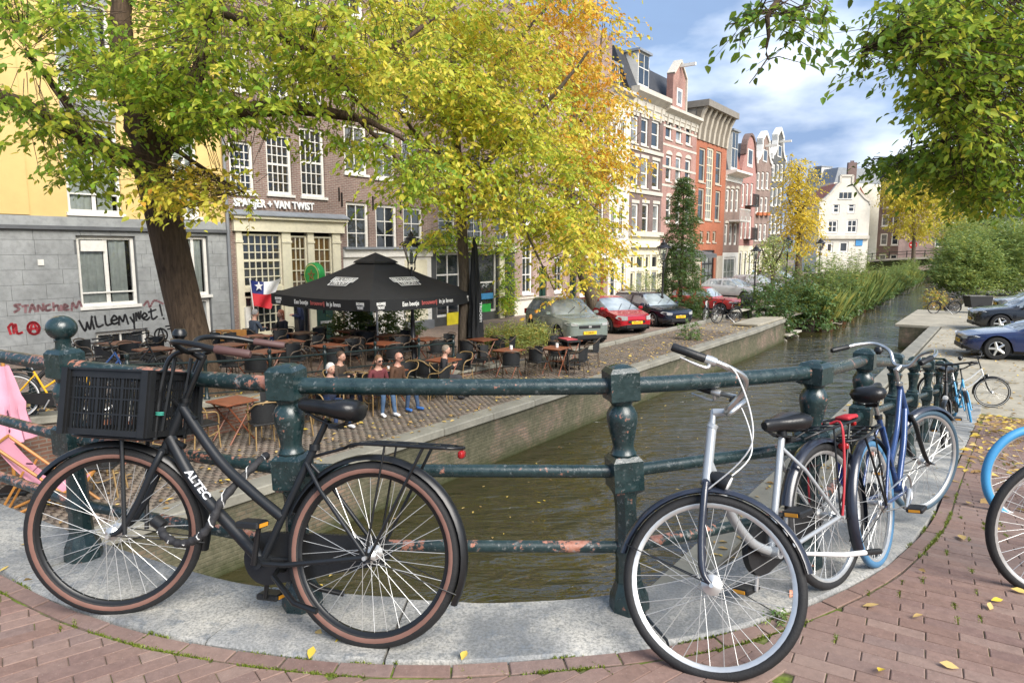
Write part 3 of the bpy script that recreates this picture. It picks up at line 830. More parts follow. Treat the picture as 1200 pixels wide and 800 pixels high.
def bike(name, label, F, heading, lean=0, steer=0, frame='step', wb=1.10, r=.35, tyre=.022, fm=None, fork_m=None, tyre_m=None, wall=None, rim_m=None, gm=None,
         bar='dutch', bar_m=None, grip_m=None, stem_m=None, rack=True, rack_m=None, chaincase=True, crate=None, guards=True, stand='prop', light=True, seatz=.94, barz=1.10, tyre_r=None, cables=False, saddle_m=None, tail=True, loc=None, group=None, crank=60, drumF=False, guard_m=None, scale=1.0):
    root = thing(name, label, 'bicycle', (F[0], F[1], F[2]), heading, rx=lean, group=group, scale=scale)
    fm = fm or MATTE; fork_m = fork_m or fm; tyre_m = tyre_m or RUBBER; rim_m = rim_m or BLACKM; bar_m = bar_m or BLACKM; grip_m = grip_m or PLAST; stem_m = stem_m or bar_m; guard_m = guard_m or BLACKM
    rh = Vector((0, 0, r)); fh = Vector((wb, 0, r)); ha = R(69)
    axis = Vector((-math.cos(ha), 0, math.sin(ha)))                       # up along the steering axis
    rake = .055; foot = fh - Vector((math.sin(ha), 0, math.cos(ha))) * rake  # foot of the perpendicular on the axis
    hb = foot + axis * (r + .055); ht = foot + axis * (r + .055 + (.20 if frame != 'trek' else .13))
    bb = Vector((.46, 0, .285)); seat = Vector((bb.x - (seatz - bb.z) * math.tan(R(23)), 0, seatz))
    sd = (seat - bb).normalized()
    def on_seat(z): return bb + sd * ((z - bb.z) / sd.z)
    Ms = Matrix.Translation(foot) @ Matrix.Rotation(steer, 4, axis) @ Matrix.Translation(-foot)
    # frame
    k = MB(); tR = .0175 if frame != 'fat' else .019
    k.tube([hb - axis * .012, ht + axis * .008], .0190, 14)
    st_top = on_seat(.74 if frame != 'trek' else .78); k.tube([bb, st_top], .0150, 12)
    if frame in ('step', 'fat'):
        b1 = .024 if frame == 'fat' else .018
        k.tube(bez([hb + axis * .035, hb.lerp(bb, .35) + Vector((.006, 0, -.012)), hb.lerp(bb, .7) + Vector((0, 0, -.012)), bb]), b1, 14)
        q = on_seat(.46); a = ht - axis * .03
        k.tube(bez([a, a.lerp(q, .35) + Vector((-.012, 0, -.055)), a.lerp(q, .7) + Vector((0, 0, -.03)), q]), b1 * .86, 12)
    elif frame == 'single':
        k.tube(bez([hb + axis * .06, hb.lerp(bb, .3) + Vector((-.01, 0, -.05)), hb.lerp(bb, .65) + Vector((0, 0, -.06)), bb]), .019, 14)
    else:
        k.tube([hb + axis * .02, bb], .0175, 12); k.tube([ht - axis * .03, on_seat(.73 if frame == 'trek' else .6)], .0155, 12)
    for s in (-1, 1):
        k.tube([bb + Vector((-.01, s * .035, 0)), bb + Vector((-.12, s * .045, .005)), rh + Vector((.0, s * .062, 0))], .010, 10)
        q = on_seat(.68); k.tube([q + Vector((0, s * .012, 0)), q.lerp(rh, .3) + Vector((0, s * .05, 0)), rh + Vector((0, s * .062, 0))], .008, 10)
    k.lathe([(.023, -.045), (.023, .045)], 14, bb, Matrix.Rotation(R(90), 3, 'X'))
    k.box(rh + Vector((.005, .062, 0)), (.045, .006, .035)); k.box(rh + Vector((.005, -.062, 0)), (.045, .006, .035))
    fo = part(k, 'frame', fm, root, smooth=50)
    # seat post and saddle
    k = MB().tube([on_seat(.70), on_seat(seatz - .05)], .0127, 10); part(k, 'seat_post', CHROME if frame != 'fat' else BLACKM, root)
    k = MB().lathe([(.021, -.012), (.021, .012)], 12, on_seat(.742)); part(k, 'seat_clamp', BLACKM, root)
    saddle(root, seat.x, seatz, saddle_m or LEATHER, R(-3))
    # fork
    k = MB(); cr = hb - axis * .02
    k.lathe([(.020, -.012), (.022, .012)], 14, cr)
    for s in (-1, 1):
        k.tube(bez([cr + Vector((0, s * .03, 0)), cr + Vector((0, s * .046, 0)) - axis * .06, foot + axis * .16 + Vector((.004, s * .050, 0)), foot + axis * .05 + Vector((.022, s * .052, 0)), fh + Vector((0, s * .052, 0))], 5), [.0135] * 15 + [.012, .011, .010, .009, .0085, .008], 10)
    k.tube([cr + Vector((0, -.036, 0)), cr + Vector((0, .036, 0))], .015, 10)
    part(k, 'fork', fork_m, root, Ms, 50)
    wheel(root, rh, r, tyre, tyre_r or tyre_m, wall, rim_m, ALU, hubw=.055)
    wheel(root, fh, r, tyre, tyre_m, wall, rim_m, ALU, Ms, drum=drumF, hubw=.045)
    if guards:
        g1 = guard(root, rh, r + .018, -8 + 40 if False else 20, 205, guard_m)
        g2 = guard(root, fh, r + .018, 38, 192, guard_m, Ms)
        k = MB()
        for s in (-1, 1):
            k.tube([rh + Vector((0, s * .066, 0)), (rh.x + (r + .012) * math.cos(R(198)), s * .03, rh.z + (r + .012) * math.sin(R(198)))], .0025, 5)
        part(k, 'guard_stay', BLACKM, g1)
        k = MB()
        for s in (-1, 1): k.tube([fh + Vector((0, s * .055, 0)), (fh.x + (r + .012) * math.cos(R(186)), s * .028, fh.z + (r + .012) * math.sin(R(186)))], .0025, 5)
        part(k, 'guard_stay', BLACKM, g2, Ms)
    # stem and bar
    top = ht + axis * (barz - ht.z - .01) / axis.z * .86; k = MB()
    k.tube([ht, top], .0125, 10); k.lathe([(.022, -.006), (.022, .012)], 14, ht); k.tube([top - axis * .012, top + Vector((.045, 0, .012))], [.017, .015], 10)
    part(k, 'stem', stem_m, root, Ms)
    cl = top + Vector((.045, 0, .012)); k = MB()
    if bar == 'dutch':
        half = [(0, 0, 0), (.012, .06, .01), (.03, .13, .045), (-.01, .21, .055), (-.10, .255, .048), (-.17, .275, .035), (-.30, .29, .02)]; g0 = 5
    elif bar == 'flat':
        half = [(0, 0, 0), (.008, .08, .006), (.0, .18, .02), (-.02, .25, .025), (-.05, .31, .024)]; g0 = 3
    else:
        half = [(0, 0, 0), (.008, .05, .01), (.03, .10, .08), (.02, .19, .115), (-.06, .25, .11), (-.12, .27, .10), (-.24, .29, .085)]; g0 = 5
    for s in (-1, 1):
        pts = bez([cl + Vector((x, y * s, z)) for x, y, z in half], 6); k.tube(pts, .0115, 10)
    bo = part(k, 'handlebar', bar_m, root, Ms, 60)
    for s in (-1, 1):
        a, b = [cl + Vector((x, y * s, z)) for x, y, z in (half[g0], half[-1])]; d = (b - a).normalized()
        part(MB().tube([a, a.lerp(b, .05), a.lerp(b, .5), b - d * .004, b + d * .004], [.014, .0165, .0155, .0165, .013], 12), 'grip', grip_m, bo, Ms, 50)
        if cables:
            q = a - d * .02; part(MB().tube(bez([q + Vector((0, 0, -.012)), q + d * .05 + Vector((.045, s * .01, -.03)), q + d * .15 + Vector((.05, s * .012, -.025))], 5), [.008] * 4 + [.006] * 4 + [.004] * 3, 8), 'brake_lever', ALU, bo, Ms)
            part(MB().lathe([(.016, -.02), (.018, 0), (.016, .02)], 10, q, d.to_track_quat('Z', 'Y').to_matrix()), 'shifter', ALU, bo, Ms)
            e = hb + Vector((.02, s * .03, -.05)); part(MB().tube(bez([q, q + Vector((.10, -s * .03, .0)), q.lerp(e, .5) + Vector((.16, 0, .02)), e]), .0028, 6), 'cable', mat('cable_housing', (.72, .72, .70), .4), bo, Ms)
    # bell
    part(MB().lathe([(.001, .028), (.018, .026), (.026, .014), (.027, 0), (.020, -.006), (.012, -.02)][::-1], 14, cl + Vector((.0, .15, .075))), 'bell', BLACKM, bo, Ms)
    if light:
        q = cr + axis * .05 + Vector((.055, 0, -.01)); rot = Matrix.Rotation(R(90), 3, 'Y')
        part(MB().lathe([(.012, -.045), (.026, -.02), (.036, .02), (.037, .032), (.030, .034)], 14, q, rot).tube([q - Vector((.03, 0, .02)), cr], .006, 6), 'headlamp', PLAST, root, Ms)
        part(MB().lathe([(.031, .034), (.029, .040), (.001, .043)], 14, q, rot, cap=False), 'lens', mat('lamp_lens', (.75, .75, .72), .12, var=.05), root, Ms)
    # crank set
    ca = R(crank)
    for s in (-1, 1):
        k = MB(); d = Vector((math.cos(ca), 0, math.sin(ca))) * s; y = s * .075
        pe = bb + d * .17 + Vector((0, y, 0)); k.tube([bb + Vector((0, y * .8, 0)), pe], [.013, .009], 8)
        cro = part(k, 'crank', BLACKM if frame == 'fat' else ALU, root)
        d = Vector((math.cos(ca), 0, math.sin(ca))) * s; pe = bb + d * .17 + Vector((0, s * .125, 0))
        k = MB().cbox(pe, (.095, .085, .026), .006); part(k, 'pedal', PLAST, cro, smooth=30)
        for e in (-1, 1): part(MB().box(pe + Vector((e * .0485, 0, 0)), (.003, .055, .014)), 'reflector', mat('amber_reflector', (.75, .33, .03), .25, var=.1), cro)
    if chaincase:
        k = MB(); n = 14; a_ = bb + Vector((0, -.05, 0)); b_ = rh + Vector((0, -.05, 0)); out = []
        for i in range(n + 1): t = R(-95 + 190 * i / n); out.append((a_.x + .105 * math.cos(t), -.066, a_.z + .105 * math.sin(t)))
        for i in range(n + 1): t = R(95 + 170 * i / n); out.append((b_.x + .055 * math.cos(t), -.066, b_.z + .055 * math.sin(t)))
        k.prism(out, (0, .028, 0)); part(k, 'chain_case', PLAST, root, smooth=30)
    else:
        k = MB(); k.torus(bb + Vector((0, -.05, 0)), .085, .006, 30, 6); k.torus(rh + Vector((0, -.05, 0)), .04, .006, 20, 6)
        for e in (1, -1): k.tube([bb + Vector((0, -.05, e * .085)), rh + Vector((0, -.05, e * .04))], .005, 6)
        part(k, 'chain', CHROME, root)
    if rack:
        rm = rack_m or BLACKM; zz = rh.z + r + .065; k = MB()
        for s in (-1, 1):
            k.tube(bez([(.13, s * .02, zz - .02), (.07, s * .06, zz), (-.05, s * .065, zz + .004), (-.27, s * .062, zz + .004), (-.335, s * .02, zz + .004), (-.337, 0, zz + .004)], 5), .0062, 8)
            k.tube([rh + Vector((-.012, s * .068, 0)), (-.20, s * .062, zz)], .0062, 8)
            k.tube([rh + Vector((-.0, s * .068, 0)), (-.05, s * .064, zz)], .0045, 8)
        for x in (.04, -.05, -.14, -.23, -.29): k.tube([(x, -.063, zz + .004), (x, .063, zz + .004)], .005, 6)
        k.tube([(.02, 0, zz + .004), (-.33, 0, zz + .004)], .004, 6); k.tube([on_seat(.70), (.13, 0, zz - .02)], .007, 6)
        ro = part(k, 'carrier', rm, root)
        if tail:
            part(MB().cbox((-.335, 0, zz - .020), (.022, .048, .030), .006), 'tail_lamp', mat('red_lens', (.30, .012, .012), .2, var=.1), ro)
    if stand == 'prop':
        part(MB().tube([bb + Vector((-.06, .03, -.02)), bb + Vector((-.14, .09, -.12)), (bb.x - .26, .20, .012)], [.009, .008, .010], 8), 'kickstand', ALU, root)
    elif stand == 'double':
        k = MB()
        for s in (-1, 1): k.tube([bb + Vector((-.07, 0, -.03)), bb + Vector((-.08, s * .05, -.04)), (bb.x - .20, s * .10, .17), (bb.x - .30, s * .115, .155)], [.010, .010, .012, .012], 8)
        part(k, 'kickstand', BLACKM, root)
    return root, dict(bb=bb, rh=rh, fh=fh, hb=hb, ht=ht, Ms=Ms, seat=seat, axis=axis, foot=foot, top=top, cl=cl, r=r)
def text_mesh(txt, size, ext=.001, font=None, shear=0, bold=0):
    cu = bpy.data.curves.new('txt', 'FONT'); cu.body = txt; cu.size = size; cu.extrude = ext; cu.align_x = 'CENTER'; cu.align_y = 'CENTER'; cu.shear = shear; cu.offset = bold; cu.resolution_u = 3
    o = bpy.data.objects.new('txt', cu); COL.objects.link(o); dg = bpy.context.evaluated_depsgraph_get()
    me = bpy.data.meshes.new_from_object(o.evaluated_get(dg)); bpy.data.objects.remove(o); bpy.data.curves.remove(cu); return me
def put_text(txt, size, mt, parent, M, name='lettering', ext=.001, shear=0, bold=0, width=None):
    me = text_mesh(txt, size, ext, shear=shear, bold=bold); me.materials.clear(); me.materials.append(mt)
    if width:
        xs = [v.co.x for v in me.vertices]; k = width / (max(xs) - min(xs)); me.transform(Matrix.Diagonal((k, 1, 1, 1)))
    me.transform(M); o = bpy.data.objects.new(name, me); return link(o, parent)
def axes(o, x, y):
    """4x4 with given x and y directions"""
    x = Vector(x).normalized(); y = (Vector(y) - x * Vector(y).dot(x)).normalized(); z = x.cross(y)
    return Matrix(((x.x, y.x, z.x, o[0]), (x.y, y.y, z.y, o[1]), (x.z, y.z, z.z, o[2]), (0, 0, 0, 1)))

def build_crate(parent, c, size, mt, M=None, name='crate'):
    """open plastic crate with lattice sides"""
    lx, ly, h = size; k = MB(); w = .012
    x0, y0, z0 = c[0] - lx / 2, c[1] - ly / 2, c[2]
    k.box((c[0], c[1], z0 + .004), (lx - .02, ly - .02, .008))
    for fx in (0, 1):
        for fy in (0, 1): k.box((x0 + fx * lx, y0 + fy * ly, z0 + h / 2), (.045, .028, h)); k.box((x0 + fx * lx, y0 + fy * ly, z0 + h / 2), (.028, .045, h))
    for zz, hh in ((.012, .024), (h - .018, .036), (h * .55, .006), (h * .32, .006), (h * .72, .006)):
        for e in (0, 1):
            k.box((c[0], y0 + e * ly, z0 + zz), (lx, .008 if hh < .02 else .016, hh)); k.box((x0 + e * lx, c[1], z0 + zz), (.008 if hh < .02 else .016, ly, hh))
    k.box((c[0], y0 - .008, z0 + h - .003), (lx + .04, .022, .008)); k.box((c[0], y0 + ly + .008, z0 + h - .003), (lx + .04, .022, .008)); k.box((x0 - .008, c[1], z0 + h - .003), (.022, ly, .008)); k.box((x0 + lx + .008, c[1], z0 + h - .003), (.022, ly, .008))
    n = int(lx / .016)
    for i in range(1, n):
        x = x0 + lx * i / n; ww = .012 if i % 7 == 0 else .004
        for e in (0, 1): k.box((x, y0 + e * ly, z0 + h / 2 - .01), (ww, .007, h - .04))
    n = int(ly / .016)
    for i in range(1, n):
        y = y0 + ly * i / n; ww = .012 if i % 7 == 0 else .004
        for e in (0, 1): k.box((x0 + e * lx, y, z0 + h / 2 - .01), (.007, ww, h - .04))
    return part(k, name, mt, parent, M, smooth=0)

# --- 1: matt black bike with the crate, leaning on the railing
f_, r_ = at_z(133, 720), at_z(440, 760); hd = math.atan2(f_.y - r_.y, f_.x - r_.x)
BROWN = mat('brown_grip', (.085, .042, .038), .6, var=.1, scale=20)
b1, g = bike('city_bicycle', 'matt black city bicycle with a black crate on its front carrier', (-.549, 2.413, 0), R(168.6), lean=R(12), steer=R(19), frame='fat', wb=1.125, r=.352, tyre=.026, wall=RUBBER2, rim_m=BLACKM, fm=MATTE, grip_m=BROWN, stand='double', light=False, seatz=.905, barz=1.13, crank=97)
for s in (1,):   # name on the down tube, camera side is the rider's left
    a = g['hb'] + g['axis'] * .035; d = (g['bb'] - a)
    c = a.lerp(g['bb'], .36) + Vector((.004, s * .0245, -.01))
    put_text('ALTEC', .046, mat('white_decal', (.8, .8, .8), .5, var=.03), b1, axes(c, d * s, Vector((0, 0, s)) if False else d.cross(Vector((0, 1, 0))) * (-1)), ext=.0006, shear=.2, bold=.0012, width=.155)
# front carrier with loop, and the crate
k = MB(); cz = .752; cx = 1.17
for s in (-1, 1):
    k.tube([g['fh'] + Vector((0, s * .062, 0)), (1.165, s * .075, cz - .01)], .009, 8); k.tube(bez([(1.0, s * .10, cz - .01), (1.36, s * .10, cz - .01), (1.385, 0, cz - .01)], 5), .008, 8)
for x in (1.02, 1.10, 1.18, 1.26, 1.34): k.tube([(x, -.1, cz - .008), (x, .1, cz - .008)], .007, 6)
k.tube(bez([(1.0, .09, cz - .01), (.985, .09, cz + .22), (.95, .085, cz + .33), (.86, .04, cz + .36), (.845, 0, cz + .36)], 5), .010, 8)
k.tube(bez([(1.0, -.09, cz - .01), (.985, -.09, cz + .22), (.95, -.085, cz + .33), (.86, -.04, cz + .36), (.845, 0, cz + .36)], 5), .010, 8)
for s in (-.05, .05): k.tube([(1.0, s, cz + .02), (.965, s, cz + .325)], .008, 6)
k.tube([g['hb'] + g['axis'] * .12, (.99, 0, cz + .14)], .012, 8); k.tube([g['hb'], (1.0, 0, cz - .01)], .012, 8)
part(k, 'front_carrier', BLACKM, b1, Matrix.Translation((-.085, 0, 0)))
build_crate(b1, (1.10, 0, cz), (.37, .30, .265), PLAST)
k = MB()
for z_ in (.02, .028): k.torus((.90, .09, cz + .07 + z_), .014, .003, 14, 5, Matrix.Rotation(R(90), 3, 'X'))
part(k, 'tie', mat('teal_tie', (.05, .32, .24), .5), b1)
# lock chain in a fabric sleeve through the front wheel and round the lower rail
LOCKM = mat('lock_sleeve', (.022, .022, .024), .75, var=.4, scale=30, bump=.4, bscale=70)
pts = bez([(.565, -.16, .68), (.575, -.06, .63), (.63, .03, .52), (.66, .06, .42), (.72, .06, .36), (.80, .05, .335), (.89, .03, .36), (.935, -.02, .39)], 8)
lk = part(MB().tube(pts, [.016 + .003 * math.sin(i * 1.9) for i in range(len(pts))], 9), 'lock_chain', LOCKM, b1, smooth=60)
part(MB().tube([p + Vector((.018 * math.cos(i * .9), .018 * math.sin(i * .9), .006 * math.sin(i))) for i, p in enumerate(pts)], .0028, 5), 'stitching', mat('pale_cord', (.6, .6, .58), .6), lk)
part(MB().lathe([(.012, -.03), (.026, -.025), (.026, .025), (.012, .03)], 10, (.935, .0, .395), Matrix.Rotation(R(60), 3, 'Y')), 'lock_body', PLAST, b1)

# --- 2: silver bike with its fork swung round
SILV = mat('silver_frame', (.40, .42, .43), .3, .35, var=.08, scale=4, coat=.4)
NAVYF = mat('navy_fork', (.018, .022, .035), .3, var=.2, scale=6, coat=.5)
rr = Vector((1.467, 2.917, ramp(3.22)))
b2, g2 = bike('city_bicycle', 'silver bicycle with its front wheel swung round beside the railing', (rr.x, rr.y, rr.z), R(218), lean=R(11.5), steer=R(124), frame='single', wb=1.0, r=.325, tyre=.020, fm=SILV, fork_m=NAVYF, rim_m=ALU, bar='cruiser', bar_m=CHROME, grip_m=PLAST, stem_m=SILV, chaincase=True, stand=None, seatz=.79, barz=.93, drumF=True, cables=True, crank=100, guard_m=NAVYF)
REDS = mat('red_strap', (.42, .02, .03), .6, var=.1)
zz = g2['rh'].z + g2['r'] + .065
k = MB()
for s in (-1, 1): k.tube(bez([(-.10, s * .02, zz + .012), (-.11, s * .07, zz + .004), (-.05, s * .085, zz - .2), (.0, s * .075, g2['rh'].z)], 5), .006, 6)
part(k, 'strap', REDS, b2)
part(MB().cbox((-.30, 0, zz + .012), (.10, .07, .02), .006), 'strap', REDS, b2)
part(MB().tube([(.33, .06, .25), (.10, .115, .19), (-.04, .135, .165)], [.008, .011, .012], 8), 'kickstand', mat('white_alloy', (.60, .60, .59), .4), b2)
part(MB().tube([(-.04, .135, .165), (-.14, .15, .147)], .0135, 8), 'stand_tip', PLAST, b2)

# --- 3: blue bike facing away along the railing
BLUEF = mat('blue_frame', (.022, .055, .16), .3, .2, var=.1, scale=5, coat=.5)
BLUET = mat('blue_tyre', (.06, .17, .30), .6, var=.15, scale=10)
rr = at_ramp(1081, 606); rr = rr - Vector((math.cos(R(47)), math.sin(R(47)), 0)) * .9; rr = rr * .935; rr.z = ramp(s_of(rr))
b3, g3 = bike('city_bicycle', 'blue step-through bicycle with black saddle and blue-grey tyres', (rr.x, rr.y, rr.z), R(47), lean=R(-10), steer=R(-24), frame='step', wb=1.0, r=.33, tyre=.020, fm=BLUEF, fork_m=BLACKM, tyre_m=mat('slate_tyre', (.045, .085, .12), .6), tyre_r=BLUET, rim_m=ALU, bar='cruiser', bar_m=CHROME, chaincase=False, stand='prop', seatz=.90, barz=.98, crank=20, guards=True, rack=True, light=False, guard_m=NAVYF, scale=.93)
part(MB().cbox((.30, .10, .30), (.17, .10, .09), .03), 'lock_case', PLAST, b3, smooth=40)
part(MB().tube(bez([(-.12, .07, .60), (-.10, .10, .52), (-.07, .09, .40), (-.06, .08, .34)], 5), [.03] * 8 + [.022] * 8, 8), 'bag', mat('blue_bag', (.07, .12, .55), .4), b3)

# --- farther bikes standing along the railing
def by_front(x, y, hd, wb):
    p = at_ramp(x, y); q = p - Vector((math.cos(hd), math.sin(hd), 0)) * wb
    return (q.x, q.y, ramp(s_of(q)))
bike('city_bicycle', 'black bicycle with a wide flat bar parked head-on at the railing', by_front(1110, 523, R(238), 1.08), R(238), lean=R(4), steer=R(-6), frame='step', wb=1.08, r=.345, fm=BLACKM, bar='flat', stand='prop', barz=1.12, crank=40)
LBLUE = mat('bright_blue_frame', (.03, .30, .55), .3, var=.08, coat=.4); LBT = mat('bright_blue_tyre', (.05, .27, .52), .55, var=.1)
bike('city_bicycle', 'bright blue bicycle with blue front tyre beside the white one', by_front(1138, 494, R(252), 1.05), R(252), lean=R(8), steer=R(-12), frame='step', wb=1.05, r=.34, fm=LBLUE, tyre_m=LBT, tyre_r=LBT, rim_m=ALU, bar='dutch', barz=1.08, crank=10, stand=None)
q6 = by_front(1160, 477, R(-18), 1.1)
bike('city_bicycle', 'white and black bicycle standing across the pavement end with rear crate', q6, R(-18), lean=R(5), steer=R(-8), frame='step', wb=1.10, r=.35, fm=mat('white_frame', (.72, .72, .70), .35), fork_m=BLACKM, rim_m=BLACKM, wall=mat('reflective_sidewall', (.55, .55, .52), .4), bar='cruiser', barz=1.15, crank=130)
CRT = thing('plastic_crate', 'dark green plastic crate carried on the white and black bicycle', 'crate', q6, R(-18), rx=R(5))
build_crate(CRT, (-.06, 0, .78), (.42, .32, .26), mat('green_plastic', (.012, .03, .022), .5))
# bikes at the right edge of the picture
bike('city_bicycle', 'bicycle with a bright blue front tyre and silver fork standing apart', by_front(1208, 602, R(176), 1.06), R(176), lean=R(4), steer=R(4), frame='step', wb=1.06, r=.345, tyre=.028, fm=ALU, fork_m=ALU, tyre_m=LBT, tyre_r=RUBBER, rim_m=ALU, bar='flat', barz=1.08, light=False, guards=False, crank=30)
bike('city_bicycle', 'black-tyred bicycle with bright rims next to the blue-tyred one', by_front(1241, 692, R(172), 1.08), R(172), lean=R(3), steer=R(5), frame='step', wb=1.08, r=.345, tyre=.020, fm=BLACKM, rim_m=ALU, bar='dutch', barz=1.08, light=False, guards=False, crank=60)
# ------------------------------------------------------------------ houses along the left bank
BR_PURPLE = m_brick('brick_purple', (.20, .125, .105), (.26, .165, .135), (.34, .30, .26))
BR_DARK = m_brick('brick_dark', (.15, .095, .085), (.19, .115, .10), (.22, .19, .17))
BR_PINK = m_brick('brick_pink', (.34, .155, .13), (.40, .19, .155), (.42, .33, .28))
BR_ORANGE = m_brick('brick_orange', (.36, .095, .045), (.42, .12, .06), (.36, .20, .13), stain=.15)
BR_ROSE = m_brick('brick_rose', (.38, .17, .15), (.43, .20, .17), (.40, .28, .24), stain=.15)
BR_BROWN = m_brick('brick_brown', (.24, .16, .13), (.28, .185, .15), (.30, .25, .22))
BR_SLATE = m_brick('brick_slate', (.10, .105, .105), (.13, .13, .125), (.17, .17, .165))
YELLOW = mat('yellow_render', (.66, .47, .19), .85, var=.07, scale=.6, bump=.15, bscale=60, grime=.12)
GREYST = mat('grey_stone_panel', (.29, .30, .295), .75, var=.2, scale=1.6, bump=.25, bscale=22, grime=.4)
PALE = mat('pale_render', (.66, .62, .53), .8, var=.08, scale=.7, grime=.25)
CONC = mat('buff_concrete', (.46, .41, .33), .8, var=.1, scale=1.2, grime=.3)
STONE = mat('cream_stone', (.55, .51, .43), .75, var=.12, scale=1.5, grime=.35)
ROOF = mat('slate_roof', (.035, .037, .042), .6, var=.25, scale=5, bump=.4, bscale=14)
TILE = mat('red_roof_tile', (.30, .105, .065), .75, var=.2, scale=5, bump=.5, bscale=20)
LEAD = mat('lead_sheet', (.26, .28, .30), .55, .2, var=.15, scale=3)
GREEN_D = mat('dark_green_paint', (.012, .04, .03), .35, var=.15)
BLACKP = mat('black_paint', (.015, .015, .016), .35, var=.2)
WOODR = mat('red_wood', (.25, .06, .03), .5, var=.2)
CURT = mat('pale_curtain', (.80, .82, .78), .9, var=.12, scale=6)

def subtract(r, holes):
    """rect (x0,x1,z0,z1) minus hole rects -> list of rects"""
    out = [r]
    for h in holes:
        nxt = []
        for (a, b, c, d) in out:
            if h[0] >= b or h[1] <= a or h[2] >= d or h[3] <= c: nxt.append((a, b, c, d)); continue
            if h[0] > a: nxt.append((a, h[0], c, d))
            if h[1] < b: nxt.append((h[1], b, c, d))
            x0, x1 = max(a, h[0]), min(b, h[1])
            if h[2] > c: nxt.append((x0, x1, c, h[2]))
            if h[3] < d: nxt.append((x0, x1, h[3], d))
        out = nxt
    return [q for q in out if q[1] - q[0] > .005 and q[3] - q[2] > .005]
class House:
    def __init__(s, name, label, x0, x1, wall, base=-2.3, t=T_F, cat='house', ytop=None, ztop=None, depth=9.0, skew=0):
        s.t = t; p0, p1 = at_t(x0, 292, t), at_t(x1, 292, t); s.s0 = s_of(p0); s.W = s_of(p1) - s.s0
        s.root = thing(name, label, cat, ST(s.s0, t, 0), R(54)); s.wall = wall; s.base = base; s.depth = depth
        s.ztop = ztop if ztop is not None else at_t(x0, ytop, t).z
        s.holes = []; s.gables = []
    def l(s, x, y=292):
        p = at_t(x, y, s.t); return s_of(p) - s.s0, p.z
    def rect(s, xa, ya, xb, yb):
        xm = (xa + xb) / 2; return s.l(xa)[0], s.l(xb)[0], s.l(xm, yb)[1], s.l(xm, ya)[1]
    def win(s, xa, ya, xb, yb, **kw): return s.winl(s.rect(xa, ya, xb, yb), **kw)
    def winl(s, r, nx=2, nz=2, frame=None, fw=.07, bar=.028, glass='glass', rec=.12, sill=True, sillm=None, lint=None, mid=False, sash=None, curtain=False, proud=0, name='window', arch=None):
        """window in a real opening: frame and glazing bars, pane behind, sill below"""
        x0, x1, z0, z1 = r; s.holes.append(r); fm = frame or WHITE; k = MB(); y = rec - proud
        k.span((x0, y - .04, z0), (x0 + fw, y + .05, z1)); k.span((x1 - fw, y - .04, z0), (x1, y + .05, z1))
        k.span((x0 + fw, y - .04, z0), (x1 - fw, y + .05, z0 + fw)); k.span((x0 + fw, y - .04, z1 - fw), (x1 - fw, y + .05, z1))
        ix0, ix1, iz0, iz1 = x0 + fw, x1 - fw, z0 + fw, z1 - fw; sm = []
        for i in range(1, nx): x = ix0 + (ix1 - ix0) * i / nx; k.span((x - bar / 2, y - .015, iz0), (x + bar / 2, y + .02, iz1))
        for i in range(1, nz):
            z = iz0 + (iz1 - iz0) * i / nz; b = bar if not (mid and i == nz // 2) else bar * 2.4
            k.span((ix0, y - .02, z - b / 2), (ix1, y + .017, z + b / 2))
        w = k.build(name, fm, s.root, 0)
        MB().add([(ix0 - .01, y + .022, iz0 - .01), (ix1 + .01, y + .022, iz0 - .01), (ix1 + .01, y + .022, iz1 + .01), (ix0 - .01, y + .022, iz1 + .01)], [(0, 1, 2, 3)]).build('pane', MAT[glass], w, 0)
        if sill: MB().span((x0 - .06, -.07, z0 - .09), (x1 + .06, .12, z0 + .002)).build('sill', sillm or WHITE, w, 0)
        if lint is not None: MB().span((x0 - .08, -.03, z1 + .002), (x1 + .08, .1, z1 + .22)).build('lintel', lint, w, 0)
        if arch is not None:
            n = 8; c = (x0 + x1) / 2; hw = (x1 - x0) / 2 + .06; out = [(c + hw * math.cos(math.pi * i / n), -.04, z1 + .04 + .5 * hw * math.sin(math.pi * i / n)) for i in range(n + 1)]
            MB().prism(out, (0, .06, 0)).build('lintel', arch, w, 0)
        if curtain:
            n = 24; vs = []
            for i in range(n + 1):
                x = ix0 + (ix1 - ix0) * i / n; yy = y + .05 + .022 * math.sin(i * 1.7); vs += [(x, yy, iz0), (x, yy + .01, iz1)]
            keep = [i for i in range(n) if not (n * .42 < i < n * .55 or i > n * .9)]
            MB().add(vs, [(2 * i, 2 * i + 2, 2 * i + 3, 2 * i + 1) for i in keep]).build('curtain', CURT, w, 0)
        return w
    def box(s, name, a, b, m, smooth=0):
        return MB().span(a, b).build(name, m, s.root, smooth)
    def band(s, za, zb, out, m, name='cornice', x0=None, x1=None):
        return MB().span((x0 if x0 is not None else -.02, -out, za), (x1 if x1 is not None else s.W + .02, .05, zb)).build(name, m, s.root, 0)
    def cornice(s, z, m, h=.5, out=.45, brackets=0, x0=0, x1=None):
        x1 = x1 if x1 is not None else s.W; k = MB()
        prof = [(0, 0), (.06, 0), (.06, h * .25), (.12, h * .3), (.12, h * .55), (out * .6, h * .68), (out, h * .8), (out, h), (0, h)]
        k.prism([(x0 - .03, -a, z + b) for a, b in prof], (x1 - x0 + .06, 0, 0)); c = k.build('cornice', m, s.root, 30)
        for i in range(brackets):
            x = x0 + (x1 - x0) * (i + .5) / brackets; MB().prism([(x - .08, -.02, z - .25), (x - .08, -.1, z - .2), (x - .08, -.24, z + h * .5), (x - .08, -.02, z + h * .5)], (.16, 0, 0)).build('bracket', m, c, 0)
        return c
